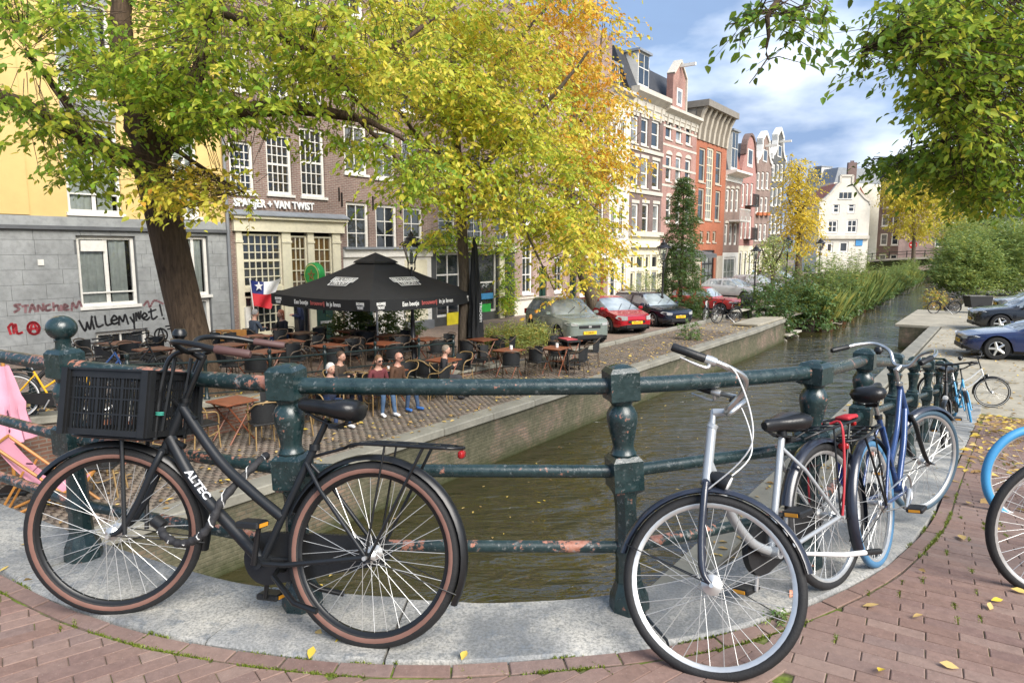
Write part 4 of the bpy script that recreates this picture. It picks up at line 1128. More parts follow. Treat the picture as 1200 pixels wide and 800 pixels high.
    def finish(s, parapet=0, wall_mat=None, zsplit=None, lower=None, thick=.3):
        """front wall with its openings, side and back walls"""
        def wall(z0, z1, m):
            k = MB()
            for (a, b, c, d) in subtract((0, s.W, z0, z1), s.holes): k.add([(a, 0, c), (b, 0, c), (b, 0, d), (a, 0, d)], [(0, 1, 2, 3)])
            for (a, b, c, d) in s.holes:
                c_, d_ = max(c, z0), min(d, z1)
                if d_ <= c_: continue
                k.add([(a, 0, c_), (b, 0, c_), (b, 0, d_), (a, 0, d_), (a, thick, c_), (b, thick, c_), (b, thick, d_), (a, thick, d_)], [(0, 4, 5, 1), (3, 2, 6, 7), (0, 3, 7, 4), (1, 5, 6, 2)])
            D = s.depth
            k.add([(0, 0, z0), (0, D, z0), (0, D, z1), (0, 0, z1)], [(0, 1, 2, 3)]); k.add([(s.W, 0, z0), (s.W, D, z0), (s.W, D, z1), (s.W, 0, z1)], [(3, 2, 1, 0)])
            k.add([(0, D, z0), (s.W, D, z0), (s.W, D, z1), (0, D, z1)], [(3, 2, 1, 0)])
            if z1 == s.ztop: k.add([(0, 0, z1), (s.W, 0, z1), (s.W, D, z1), (0, D, z1)], [(0, 1, 2, 3)])
            k.build('wall', m, s.root, 0)
        if zsplit is None: wall(s.base, s.ztop, s.wall)
        else: wall(s.base, zsplit, lower); wall(zsplit, s.ztop, s.wall)
        # a dark room behind the openings
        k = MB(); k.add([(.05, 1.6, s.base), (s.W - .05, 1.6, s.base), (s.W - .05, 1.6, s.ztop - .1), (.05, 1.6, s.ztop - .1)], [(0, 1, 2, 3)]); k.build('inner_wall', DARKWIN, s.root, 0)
    def gable(s, poly, m, thick=.35, trim=None, tw=.14, name='gable'):
        """poly of (x, z) above the eaves; optional pale coping along its edge"""
        g_ = MB().prism([(x, 0, z) for x, z in poly][::-1], (0, thick, 0)).build(name, m, s.root, 0)
        if trim is not None:
            for (xa, za), (xb, zb) in zip(poly[1:-1], poly[2:]) if False else zip(poly, poly[1:]):
                L = math.hypot(xb - xa, zb - za)
                if L < .02 or (abs(zb - za) < .001 and za <= s.ztop + .01): continue
                a = math.atan2(zb - za, xb - xa); M = Matrix.Rotation(-a, 3, 'Y')
                MB().box(((xa + xb) / 2, thick / 2 - .06, (za + zb) / 2), (L + .03, thick + .14, tw), M).build('coping', trim, g_, 0)
        return g_
    def pitched(s, zr, m, y0=.3, name='roof', over=.0):
        """ridge running back from the front gable"""
        c = s.W / 2; D = s.depth; z = s.ztop
        return MB().add([(-over, y0, z), (c, y0, zr), (s.W + over, y0, z), (-over, D, z), (c, D, zr), (s.W + over, D, z)], [(0, 3, 4, 1), (1, 4, 5, 2), (3, 5, 4), (0, 1, 2)]).build(name, m, s.root, 0)
    def mansard(s, h, m, inset=1.0, name='roof'):
        z = s.ztop; D = s.depth; i = inset
        return MB().add([(0, .1, z), (s.W, .1, z), (s.W, D, z), (0, D, z), (.05, i, z + h), (s.W - .05, i, z + h), (s.W - .05, D - i, z + h), (.05, D - i, z + h)], [(0, 1, 5, 4), (1, 2, 6, 5), (2, 3, 7, 6), (3, 0, 4, 7), (4, 5, 6, 7)]).build(name, m, s.root, 0)
    def chimney(s, x, y, z, h=1.2, m=None, w=.7):
        c = MB().box((x, y, z + h / 2), (w, .5, h)).build('chimney', m or BR_DARK, s.root, 0)
        for i in (-1, 0, 1): MB().lathe([(.09, 0), (.08, .3)], 8, (x + i * .2, y, z + h)).build('chimney_pot', mat('clay_pot', (.16, .08, .05), .8), c, 60)
    def dormer(s, x, z, w, h, y=.5, m=None):
        """a dormer set on the roof above the eaves"""
        m = m or WHITE; k = MB(); k.span((x - w / 2, y, z), (x + w / 2, y + 2.2, z + h)); d = k.build('dormer', m, s.root, 0)
        MB().span((x - w / 2 - .15, y - .2, z + h + .002), (x + w / 2 + .15, y + 2.3, z + h + .16)).build('dormer_roof', LEAD, d, 0)
        k = MB(); fw = .1
        for a, b in (((x - w / 2 + .08), (x + w / 2 - .08)),):
            k.add([(a, y - .012, z + .25), (b, y - .012, z + .25), (b, y - .012, z + h - .12), (a, y - .012, z + h - .12)], [(0, 1, 2, 3)])
        k.build('pane', MAT['glass'], d, 0)
        k = MB(); k.span((x - .03, y - .03, z + .25), (x + .03, y - .015, z + h - .12)); k.span((x - w / 2 + .08, y - .03, z + h * .55), (x + w / 2 - .08, y - .016, z + h * .55 + .06)); k.build('window_bar', WHITE, d, 0)
    def hoist(s, x, z):
        MB().span((x - .1, -1.2, z), (x + .1, .2, z + .22)).build('hoist_beam', WHITE, s.root, 0)

# --- grey and yellow block
H = House('apartment_block', 'apartment block with grey stone ground floor and yellow rendered upper floors', -150, 268, YELLOW, ztop=15.5, base=-2.3, cat='building')
z_str = H.l(120, 268)[1]
DGREY = mat('dark_string_course', (.10, .105, .11), .7, var=.15)
win_l = H.win(90, 277, 158, 358, nx=2, nz=1, fw=.09, bar=.11, glass='glass_clear', curtain=True)
r = H.rect(90, 277, 158, 358)
MB().span((r[0] + .09, .06, r[2] + .36), (r[1] - .09, .12, r[2] + .40)).build('guard_bar', WHITE, win_l, 0)
MB().span((r[0] + .12, .03, r[3] - .42), ((r[0] + r[1]) / 2 - .05, .11, r[3] - .12)).build('vent_light', WHITE, win_l, 0)
r2 = H.rect(211, 277, 243, 346); H.winl(r2, nx=2, nz=1, fw=.09, bar=.09, glass='glass_clear', curtain=True)
H.winl((r2[0], r2[1], -1.5, r2[2] - .12), nx=2, nz=1, fw=.1, bar=.09, glass='glass_pale', sill=False, name='door')
r0 = H.rect(-62, 277, 2, 357); H.winl((r0[0] - 1.0, r0[1] - 1.0, r0[2], r0[3]), nx=2, nz=1, fw=.09, bar=.11, glass='glass_clear', curtain=True)
H.win(104, 388, 165, 428, nx=2, nz=1, fw=.09, bar=.05, glass='glass', sill=False)
ca = H.rect(84, 200, 147, 250); cb = H.rect(208, 200, 237, 250)
zf = [(ca[2], ca[2] + 2.55), (ca[2] + 3.3, ca[2] + 5.7), (ca[2] + 6.5, ca[2] + 8.7), (ca[2] + 9.6, ca[2] + 11.6)]
for z0, z1 in zf:
    for cc in (ca, cb, (ca[0] - 5.4, ca[1] - 5.4)):
        w = H.winl((cc[0], cc[1], z0, z1), nx=2, nz=1, fw=.09, bar=.1, glass='glass_clear', curtain=True)
        MB().span((cc[0] + .09, .06, z0 + .5), (cc[1] - .09, .12, z0 + .54)).build('guard_bar', WHITE, w, 0)
        if z0 < zf[-1][0]: H.box('spandrel', (cc[0], -.02, z1 + .01), (cc[1], .1, z1 + .55), GREYST)
H.box('spandrel', (ca[0], -.02, z_str + .06), (ca[1], .1, ca[2] - .1), GREYST); H.box('spandrel', (cb[0], -.02, z_str + .06), (cb[1], .1, cb[2] - .1), GREYST)
H.band(z_str - .05, z_str + .05, .13, DGREY, 'string_course'); H.band(z_str + .052, z_str + .30, .06, GREYST, 'string_course')
H.finish(zsplit=z_str, lower=mat('panel_joint', (.13, .135, .135), .9))
# rendered joints in the yellow wall
for xp in (38, -80):
    x = H.l(xp)[0]; H.box('pilaster', (x - 1.9, -.05, z_str + .32), (x, .02, 15.2), YELLOW)
# stone panels of the ground floor
zc = -2.2; row = 0
while zc < z_str - .06:
    ph = min(.395, z_str - .056 - zc); x = -.3 - (row % 3) * .37
    while x < H.W:
        pw = random.choice((.62, .95, 1.15, .8)); rr_ = (max(x, .0) + .004, min(x + pw, H.W) - .004, zc + .003, zc + ph - .004)
        if rr_[1] - rr_[0] > .05:
            for (a, b, c, d) in subtract(rr_, [(h[0] - .02, h[1] + .02, h[2] - .1, h[3] + .02) for h in H.holes]):
                if (b - a) > .06 and (d - c) > .05 and b > 1.5: H.box('panel', (a, -.028 - random.uniform(0, .006), c), (b, .02, d), GREYST)
        x += pw
    zc += ph; row += 1
# graffiti drawn on the panels, as flat paint in pixel strokes
def graffiti(strokes, col, w, name='graffiti'):
    k = MB(); m = mat('spray_' + name, col, .6, var=.2, scale=12)
    for st in strokes:
        pts = [Vector((H.l(x)[0], 0, H.l(x, y)[1])) for x, y in st]
        if len(pts) > 2: pts = bez(pts, 4)
        for a, b in zip(pts, pts[1:]):
            d = (b - a)
            if d.length < 1e-4: continue
            d.normalize(); p = Vector((-d.z, 0, d.x)) * w / 2; y = Vector((0, -.0385, 0)); e = d * w * .3
            k.add([a - e - p + y, b + e - p + y, b + e + p + y, a - e + p + y], [(0, 1, 2, 3)])
    o = k.build(name, m, H.root, 0); o['kind'] = 'stuff'
C_ = lambda cx, cy, r, n=14: [(cx + r * math.cos(6.5 * i / n), cy + r * math.sin(6.5 * i / n)) for i in range(n + 1)]
graffiti([[(85, 376), (91, 388), (94, 378)], [(94, 378), (97, 386), (100, 373)], [(100, 376), (102, 386)], [(100, 371), (101, 372)], [(104, 371), (106, 383), (113, 381)], [(116, 370), (117, 381), (125, 379)], [(124, 376), (130, 374), (127, 370), (123, 376), (126, 380), (131, 378)], [(132, 381), (133, 371), (137, 377), (140, 369), (143, 380)],
          [(146, 372), (150, 378), (150, 368)], [(150, 378), (150, 386)], [(153, 376), (153, 367), (157, 374), (156, 366)], [(158, 372), (159, 365)], [(161, 373), (166, 370), (163, 367), (160, 372), (165, 375), (169, 372)], [(171, 362), (172, 374), (178, 371)], [(168, 366), (177, 363)], [(182, 357), (184, 370)], [(185, 373), (186, 374)], [(44, 387), (54, 378), (62, 392), (56, 400)], [(48, 379), (56, 377)]], (.012, .012, .014), .055, 'black_graffiti')
graffiti([C_(181, 393, 7.5), [(176, 401), (181, 385), (186, 401)], [(177, 396), (186, 394)]], (.012, .012, .014), .05, 'black_graffiti')
graffiti([C_(30, 385, 7), [(25, 391), (30, 378), (35, 391)], [(26, 386), (35, 385)], [(0, 384), (2, 392)], [(0, 384), (5, 380), (6, 391)], [(6, 384), (9, 381), (10, 391), (16, 390)]], (.38, .02, .03), .06, 'red_graffiti')
graffiti([[(17, 357), (10, 358), (15, 362), (9, 366)], [(19, 359), (26, 358)], [(23, 358), (22, 366)], [(27, 366), (31, 357), (34, 365)], [(28, 362), (34, 361)], [(37, 365), (38, 358), (43, 364), (44, 356)], [(52, 357), (47, 359), (47, 364), (53, 363)], [(56, 355), (56, 364)], [(56, 360), (61, 358), (62, 364)], [(65, 358), (65, 364)], [(68, 361), (73, 359), (69, 357), (68, 363), (74, 363)], [(77, 364), (79, 355), (83, 361), (87, 353), (90, 363)], [(163, 358), (168, 353), (170, 360), (176, 352), (186, 356)]], (.24, .13, .135), .06, 'faded_graffiti')
H.box('house_number', (H.l(42)[0], -.06, H.l(45, 311)[1]), (H.l(49)[0], -.03, H.l(45, 304)[1]), WHITE)
MB().tube([(H.W - .05, -.1, -2), (H.W - .05, -.1, 15)], .055, 10).build('drainpipe', mat('grey_pipe', (.2, .21, .22), .5), H.root, 60)

# --- pub
H = House('cafe_house', 'purple brick cafe house with cream shopfront and white lettering over it', 268, 402, BR_PURPLE, ztop=13.5, cat='house')
for (a, b, c, d) in ((274, 166, 302, 226), (317, 158, 346, 228), (356, 151, 384, 231)):
    H.win(a, b, c, d, nx=4, nz=6, fw=.10, bar=.03, mid=True, frame=WHITE)
    r = H.rect(a, b, c, d)
    for k in (1, 2): H.winl((r[0], r[1], r[2] + 3.3 * k, r[3] + 3.3 * k - .3), nx=4, nz=6, fw=.10, bar=.03, mid=True, frame=WHITE)
# shopfront, built proud of the brick wall
r = H.rect(276, 273, 399, 420); sx0, sx1 = r[0], r[1]; zt = H.l(335, 272)[1]; zb = -2.0
H.holes.append((sx0 + .1, sx1 - .1, zb, zt))
px = lambda x: H.l(x)[0]
H.box('fascia', (sx0 - .1, -.14, zt + .002), (sx1 + .12, .06, zt + .42), CREAM); H.box('fascia', (sx0 - .2, -.26, zt + .422), (sx1 + .22, .05, zt + .52), CREAM)
MB().prism([(sx0 - .25, -.32, zt + .523), (sx0 - .25, -.32, zt + .56), (sx0 - .25, 0, zt + .72), (sx0 - .25, 0, zt + .523)], (sx1 - sx0 + .5, 0, 0)).build('lead_roof', LEAD, H.root, 0)
for a, b in ((276, 283), (330, 340), (360, 367), (389, 398)):
    H.box('pillar', (px(a), -.06, zb), (px(b), .16, zt - .002), CREAM); H.box('pillar_cap', (px(a) - .03, -.09, zt - .38), (px(b) + .03, -.062, zt - .30), CREAM)
def shopwin(xa, ya, xb, yb, nx, nz, glass='glass', mid=False, bar=.035):
    x0, x1 = px(xa), px(xb); z0, z1 = H.l((xa + xb) / 2, yb)[1], H.l((xa + xb) / 2, ya)[1]
    return H.winl((x0, x1, z0, z1), nx=nx, nz=nz, fw=.07, bar=bar, glass=glass, frame=CREAM, sill=False, mid=mid, rec=.06)
shopwin(283.2, 274, 329.8, 336, 6, 6, mid=True); shopwin(340.2, 276, 359.8, 345, 3, 5, 'glass_warm'); shopwin(367.2, 277, 388.8, 348, 3, 5, 'glass_warm')
H.box('shop_panel', (px(283), -.02, H.l(305, 342)[1] + .02), (px(330), .1, H.l(305, 336)[1] - .002), CREAM)
shopwin(283.2, 346, 329.8, 391, 6, 4); H.box('shop_panel', (px(283), -.03, zb), (px(330), .1, H.l(305, 391)[1] - .002), CREAM)
dr = H.winl((px(340) + .02, px(360) - .02, zb, H.l(350, 346)[1]), nx=1, nz=1, fw=.06, glass='glass', frame=BLACKP, sill=False, name='door', rec=.1)
d2 = H.winl((px(367) + .02, px(389) - .02, zb, H.l(378, 350)[1]), nx=1, nz=2, fw=.35, bar=.5, glass='glass', frame=GREEN_D, sill=False, name='door', rec=.08)
MB().span((px(372), -.05, H.l(378, 379)[1]), (px(386), .02, H.l(378, 376)[1])).build('letter_plate', ALU, d2, 0)
H.finish()
pa, pb = at_t(273, 245.5, T_F), at_t(367, 251.5, T_F); wd = s_of(pb) - s_of(pa)
put_text('SPANJER + VAN TWIST', .36, mat('sign_white', (.85, .85, .83), .4, var=.03), H.root, axes(((s_of(pa) + s_of(pb)) / 2 - H.s0, -.05, zt + .93), (1, 0, 0), (0, 0, 1)), ext=.03, bold=.012, width=wd)
for xp, za in ((396, 264), (399, 222)):
    MB().span((px(xp) - .02, -.05, H.l(xp, za + 14)[1]), (px(xp) + .02, -.005, H.l(xp, za - 2)[1])).build('wall_anchor', BLACKM, H.root, 0)
H.box('menu_case', (px(281), -.16, H.l(285, 384)[1]), (px(287), -.065, H.l(285, 360)[1]), WHITE)
# round green sign on a bracket
sg = thing('pub_sign', 'round green lamp sign on the cream cafe front', 'sign', ST(H.s0 + px(352), T_F + .75, H.l(350, 322)[1]), R(54))
rot = Matrix.Rotation(R(90), 3, 'Y')
MB().lathe([(.43, -.13), (.45, -.10), (.45, .10), (.43, .13)], 32, (0, 0, 0), rot).build('drum', mat('sign_green', (.02, .30, .06), .35, var=.08), sg, 40)
for s in (-1, 1):
    MB().lathe([(.40, .134 * s), (.36, .139 * s)] if s > 0 else [(.36, .139 * s), (.40, .134 * s)], 32, (0, 0, 0), rot, cap=False).build('ring', mat('sign_yellow', (.62, .62, .22), .4), sg, 60)
    k = MB()
    for i in range(5):
        a = R(90 + 144 * i); b = R(90 + 144 * (i + 1)); p, q = Vector((.14 * s, .2 * math.cos(a), .2 * math.sin(a))), Vector((.14 * s, .2 * math.cos(b), .2 * math.sin(b))); k.tube([p, q], .008, 4)
    k.build('star', mat('sign_red', (.4, .08, .03), .4), sg, 0)
MB().tube([(0, .45, 0), (0, .75, 0)], .03, 8).build('bracket', BLACKM, sg)

# --- brick house with two rows of three windows
H = House('town_house', 'purple brick town house with dark green sashes above a white ground floor', 402, 505, BR_PURPLE, ztop=12.8)
px = lambda x: H.l(x)[0]
for (a, b, c, d) in ((407, 237, 433, 293), (441, 240, 466, 295), (473, 243, 496, 297)):
    H.win(a, b, c, d, nx=2, nz=3, fw=.12, bar=.04); r = H.rect(a, b, c, d)
    for k, dh in ((1, 0), (2, -.25), (3, -.5)): H.winl((r[0], r[1], r[2] + 2.95 * k, r[3] + 2.95 * k + dh), nx=2, nz=2, fw=.12, bar=.04, glass='glass_pale' if k == 1 else 'glass')
zt = H.l(440, 301)[1]; H.band(zt, zt + .3, .1, WHITE, 'fascia'); H.band(zt + .302, zt + .40, .22, LEAD, 'cornice')
dr = H.winl((px(418), px(436), -2.0, zt - .55), nx=1, nz=1, fw=.1, glass='glass', frame=GREEN_D, sill=False, name='door')
H.winl((px(446), px(462), -1.2, zt - .3), nx=2, nz=2, fw=.1, frame=WHITE, glass='glass')
d3 = H.box('door', (px(474), -.02, -2.0), (px(500), .05, zt - .15), CREAM)
for i in (0, 1):
    a, b = px(475.5 + 12.6 * i), px(486 + 12.6 * i)
    for z0, z1 in ((-1.7, -.6), (-.4, .55)): MB().span((a, -.05, z0), (b, -.022, z1)).build('panel', CREAM, d3, 0)
H.finish(zsplit=zt, lower=WHITE)
H.box('plinth', (px(472), -.25, -2.2), (px(503), .05, -1.62), mat('bluestone', (.14, .15, .16), .6))
for xp, za in ((438, 232), (470, 236), (402, 228)): MB().span((px(xp) - .025, -.05, H.l(xp, za + 14)[1]), (px(xp) + .025, -.005, H.l(xp, za - 2)[1])).build('wall_anchor', BLACKM, H.root, 0)

# --- black shopfront house with climbing plant
H = House('shop_house', 'brick house with black framed shop windows behind the folded parasol', 505, 603, BR_PURPLE, ztop=13.2)
px = lambda x: H.l(x)[0]; zt = H.l(545, 296)[1]
H.winl((px(511), px(540), -1.6, zt), nx=2, nz=3, fw=.1, bar=.07, frame=WHITE, glass='glass', sill=False)
H.winl((px(557), px(582), -1.6, zt), nx=1, nz=2, fw=.1, bar=.07, frame=WHITE, glass='glass', sill=False)
for (a, b, c, d) in ((514, 246, 534, 283), (548, 248, 566, 284), (580, 250, 596, 285)):
    H.win(a, b, c, d, nx=2, nz=3, fw=.1); r = H.rect(a, b, c, d)
    for k in (1, 2): H.winl((r[0], r[1], r[2] + 3.1 * k, r[3] + 3.1 * k - .2), nx=2, nz=3, fw=.1)
H.finish(zsplit=zt + .25, lower=mat('shopfront_dark', (.06, .062, .06), .5, var=.2)); H.band(zt + .02, zt + .26, .12, WHITE, 'fascia')
H.box('pilaster', (px(584), -.08, -2.1), (px(590), .05, zt), CREAM)
H.box('poster', (px(522), -.05, H.l(530, 381)[1]), (px(537), -.03, H.l(530, 366)[1]), mat('yellow_poster', (.75, .62, .03), .5))
for (a, b, c) in (((565, 344), (579, 351), (.05, .22, .42)), ((562, 357), (576, 368), (.03, .35, .06))):
    H.box('poster', (px(a[0]), .06, H.l(a[0], b[1])[1]), (px(b[0]), .075, H.l(a[0], a[1])[1]), mat('poster_%d' % (c[0] * 100), c, .5))

# --- white plinth house
H = House('town_house', 'rose brick town house with a white rendered plinth and dark door', 603, 665, m_brick('brick_rose2', (.30, .19, .165), (.35, .22, .19), (.40, .35, .30)), ztop=13.8)
px = lambda x: H.l(x)[0]
for (a, b, c, d) in ((612, 280, 624, 344), (612, 222, 624, 262), (633, 226, 644, 262), (651, 228, 661, 263)): H.win(a, b, c, d, nx=2, nz=3, fw=.13, bar=.05)
for x0 in (612, 633, 651):
    r = H.rect(x0, 224, x0 + 11, 262)
    for k in (1, 2): H.winl((r[0], r[1], r[2] + 3.2 * k, r[3] + 3.2 * k - .2), nx=2, nz=3, fw=.13, bar=.05)
H.winl((px(632), px(641), -1.1, H.l(637, 312)[1]), nx=1, nz=1, fw=.5, frame=GREEN_D, glass='glass', sill=False, name='door'); H.win(650, 300, 660, 342, nx=2, nz=2, fw=.13)
zp = H.l(618, 350)[1]; H.finish(zsplit=zp, lower=PALE); H.band(zp, zp + .12, .1, STONE, 'ledge', 0, px(630))
for i in range(4): H.box('step', (px(630), -.35 * (4 - i), -2.1 + .22 * i), (px(644), .0, -2.1 + .22 * (i + 1) - .004), STONE)
H.win(612, 357, 620, 366, nx=3, nz=1, fw=.06, sill=False, frame=WHITE)

H = House('town_house', 'narrow brick house with red framed shop window beside the white house', 665, 713, m_brick('brick_mix', (.26, .16, .13), (.32, .20, .16), (.36, .31, .27)), ztop=14.4)
px = lambda x: H.l(x)[0]
for y0, y1 in ((232, 268), (190, 222), (145, 176)):
    for a in (670, 684, 698): H.win(a, y0, a + 9, y1, nx=2, nz=2, fw=.13)
zt = H.l(690, 303)[1]; H.band(zt, zt + .5, .12, PALE, 'fascia')
H.winl((px(695), px(708), -1.6, zt - .1), nx=1, nz=2, fw=.14, frame=WOODR, glass='glass_pale', sill=False); H.winl((px(668), px(676), -1.9, zt - .2), nx=1, nz=2, fw=.14, frame=GREEN_D, glass='glass', sill=False, name='door'); H.winl((px(680), px(692), -1.3, zt - .2), nx=2, nz=2, fw=.14, glass='glass', sill=True)
H.finish()

H = House('town_house', 'tall white painted town house beside the dark brick one', 713, 736, PALE, ytop=112)
px = lambda x: H.l(x)[0]
for y0, y1 in ((140, 172), (190, 222), (241, 276)):
    for a in (715.5, 725): H.win(a, y0, a + 6, y1, nx=2, nz=2, fw=.14, frame=WHITE, sillm=STONE)
H.winl((px(716), px(723), -1.7, H.l(720, 312)[1]), nx=1, nz=2, fw=.14, glass='glass', sill=False); H.winl((px(729), px(734), -1.9, H.l(731, 305)[1]), nx=1, nz=2, fw=.12, glass='glass', frame=WHITE, sill=False, name='door')
H.finish(); H.cornice(H.ztop - .1, STONE, .7, .5, 0); H.mansard(2.6, ROOF, 1.2); H.dormer(H.W * .5, H.ztop + .3, 1.3, 1.9); H.band(H.l(724, 293)[1], H.l(724, 289)[1], .2, STONE, 'cornice')

# --- dark brick house with white cornice
H = House('town_house', 'dark red brick house with ornate white cornice and three windows a floor', 736, 773.5, BR_DARK, ytop=103)
px = lambda x: H.l(x)[0]
for row in (((736.8, 134, 744.5, 167), (748, 137, 756, 170), (760, 140, 769, 173)), ((738, 183, 746, 218), (749, 185, 757, 220), (762, 188, 770, 221)), ((739.5, 238, 747, 272), (751.5, 238, 759, 273), (764, 239, 771, 273))):
    for q in row: H.win(*q, nx=1, nz=2, fw=.16, bar=.07, lint=STONE, glass='glass_pale' if random.random() < .4 else 'glass', sillm=STONE)
z3 = H.l(745, 277)[1]; H.band(z3, z3 + .35, .25, STONE, 'string_course'); H.band(z3 - .75, z3 - .45, .3, CREAM, 'cornice')
for zz in (176, 226): z_ = H.l(745, zz)[1]; H.band(z_, z_ + .25, .08, STONE, 'string_course')
zt = z3 - .9
for a, b in ((739.5, 744.5), (746.5, 755), (757, 762), (764.5, 772)):
    H.winl((px(a), px(b), -1.8, zt - 1.5), nx=1, nz=1, fw=.12, glass='glass_pale' if a > 746 else 'glass', frame=CREAM, sill=False); H.winl((px(a), px(b), zt - 1.35, zt - .4), nx=1, nz=1, fw=.12, frame=CREAM, sill=False, arch=CREAM)
H.finish(zsplit=z3, lower=CREAM); H.cornice(H.ztop - 1.3, STONE, 1.5, .6, 4); H.mansard(3.0, ROOF, 1.4)
H.dormer(H.W * .45, H.ztop + .5, 1.7, 2.3, .3); H.chimney(H.W * .12, 3, H.ztop + 1.6, 2.2)

# --- pink brick house with gabled hoist
H = House('town_house', 'pink brick house with pale bands, a tall gable and hoist beam', 773.5, 812, BR_PINK, ytop=124)
px = lambda x: H.l(x)[0]
for row in (((776, 132, 783.5, 162), (788, 136, 795, 166), (799.5, 139, 806, 169)), ((777.5, 181, 784, 212), (788.7, 183, 795, 213), (799.8, 186, 806, 216)), ((779, 231, 785, 261), (790, 232, 796, 262), (801, 233, 807, 263))):
    for i, q in enumerate(row): H.win(*q, nx=1, nz=2, fw=.18, bar=.08, glass='glass_pale' if i % 2 else 'glass', sillm=STONE, arch=STONE if q[1] > 170 else None)
for yy in (148, 170, 196, 218): z_ = H.l(778, yy)[1]; H.band(z_, z_ + .16, .02, STONE, 'stone_band')
z3 = H.l(790, 290)[1]; H.band(z3, z3 + .3, .25, STONE, 'cornice')
H.winl((px(777), px(784), -1.9, z3 - .5), nx=1, nz=2, fw=.15, frame=BLACKP, glass='glass', sill=False); H.winl((px(789), px(806), -1.9, z3 - .5), nx=3, nz=1, fw=.15, frame=BLACKP, glass='glass', sill=False)
# dark awning over the ground floor
MB().prism([(px(786), -.1, z3 - .1), (px(786), -2.0, z3 - .5), (px(786), -2.0, z3 - .8), (px(786), -.1, z3 - .6)], (px(812) - px(786), 0, 0)).build('awning', mat('grey_awning', (.10, .105, .11), .6), H.root, 0)
H.finish(zsplit=z3, lower=CREAM); H.cornice(H.ztop - .9, STONE, 1.0, .5, 6)
xl, xr = px(783), px(797.5); zz = H.ztop; zg = H.l(790, 67)[1]; xm = (xl + xr) / 2
H.gable([(xl, zz), (xr, zz), (xr, zg - 1.1), (xm, zg), (xl, zg - 1.1)], BR_PINK, .5, STONE)
H.box('gable_window', (xm - .5, -.03, zz + .5), (xm + .5, .02, zg - 2.0), WHITE); H.box('gable_pane', (xm - .35, -.04, zz + .7), (xm + .35, -.032, zg - 2.2), MAT['glass_pale'])
MB().add([(0, .3, zz), (H.W, .3, zz), (H.W, 8, zz), (0, 8, zz), (.4, 2.0, zz + 3.2), (H.W - .4, 2.0, zz + 3.2), (H.W - .4, 7, zz + 3.2), (.4, 7, zz + 3.2)], [(0, 1, 5, 4), (1, 2, 6, 5), (2, 3, 7, 6), (3, 0, 4, 7), (4, 5, 6, 7)]).build('roof', ROOF, H.root, 0); H.hoist(xm, zg - .5)

# --- orange brick house with concrete cornice
H = House('town_house', 'orange brick house under a deep buff concrete cornice with slots', 812, 847, BR_ORANGE, ytop=158)
px = lambda x: H.l(x)[0]
for (a, b, c, d) in ((815.6, 172, 823, 213), (835, 176, 841.5, 216), (816, 220, 823, 260), (836, 223, 842, 259)): H.win(a, b, c, d, nx=1, nz=2, fw=.16, bar=.08, frame=CONC, sillm=CONC)
H.win(824.6, 172, 832.5, 258, nx=3, nz=9, fw=.16, bar=.07, frame=CREAM, glass='glass_pale', sillm=CONC)
for a in (819.5, 827.5, 834.5): H.win(a, 271, a + 4, 284, nx=1, nz=1, fw=.14, frame=CONC, glass='glass_warm', sillm=CONC)
H.winl((px(823), px(837.5), -1.9, H.l(830, 293)[1]), nx=3, nz=3, fw=.14, bar=.1, frame=BLACKP, glass='glass_pale', sill=False)
for a, b in ((812.4, 821), (839.5, 846.5)): H.box('pilaster', (px(a), -.07, -2.2), (px(b), .05, H.l(830, 300)[1]), CONC)
H.finish()
zc0, zc1 = H.ztop - .2, H.l(830, 131)[1]; W = H.W; hh = zc1 - zc0
for i in range(7):
    x = .05 + (W - .5) * i / 6; MB().prism([(x, .05, zc0), (x, -.12, zc0), (x, -.2, zc0 + hh * .35), (x, -.42, zc0 + hh * .75), (x, -.75, zc1), (x, .05, zc1)], (.38, 0, 0)).build('cornice_rib', CONC, H.root, 0)
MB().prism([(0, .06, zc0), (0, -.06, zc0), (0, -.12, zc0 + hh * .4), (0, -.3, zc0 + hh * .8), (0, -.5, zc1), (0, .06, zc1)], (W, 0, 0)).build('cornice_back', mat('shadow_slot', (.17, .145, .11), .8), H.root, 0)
H.box('cornice_slab', (-.1, -.95, zc1 + .002), (W + .1, 1, zc1 + .5), mat('grey_coping', (.22, .20, .17), .8)); H.box('upper_wall', (.1, .1, H.ztop + .003), (W - .1, 8, zc1 + .5), CONC)

# --- four narrow gabled houses
H = House('canal_house', 'narrow grey house with white cornice, dormer and small white balcony', 847, 865.5, BR_BROWN, ytop=208)
px = lambda x: H.l(x)[0]
for y0, y1 in ((221, 248), (262, 287)):
    for a in (848.5, 854, 859.5): H.win(a, y0, a + 3.6, y1, nx=1, nz=2, fw=.2, bar=.1, glass='glass_pale', arch=STONE, sill=False)
z3 = H.l(855, 296)[1]; H.winl((px(849), px(863), -1.9, z3 - .4), nx=3, nz=2, fw=.2, glass='glass_pale', sill=False)
H.finish(zsplit=z3, lower=WHITE); H.cornice(H.ztop - .2, WHITE, .9, 1.0); H.mansard(4.0, ROOF, 1.0); H.dormer(H.W * .55, H.ztop + .9, 1.7, 3.4, .1); H.chimney(H.W * .2, 4, H.ztop + 3.4, 2.0)
MB().add([(H.W * .72, .05, H.ztop + .6), (H.W, .05, H.ztop + .6), (H.W, .9, H.ztop + 4.4), (H.W * .72, .9, H.ztop + 4.4)], [(0, 1, 2, 3)]).build('tile_slope', TILE, H.root, 0)
zb_ = H.l(857, 258)[1]; bal = H.box('balcony', (px(853), -1.0, zb_ - .15), (px(865), .0, zb_), WHITE)
for i in range(9): MB().box((px(853) + .05 + (px(865) - px(853) - .1) * i / 8, -.95, zb_ + .45), (.06, .06, .9)).build('baluster', WHITE, bal, 0)
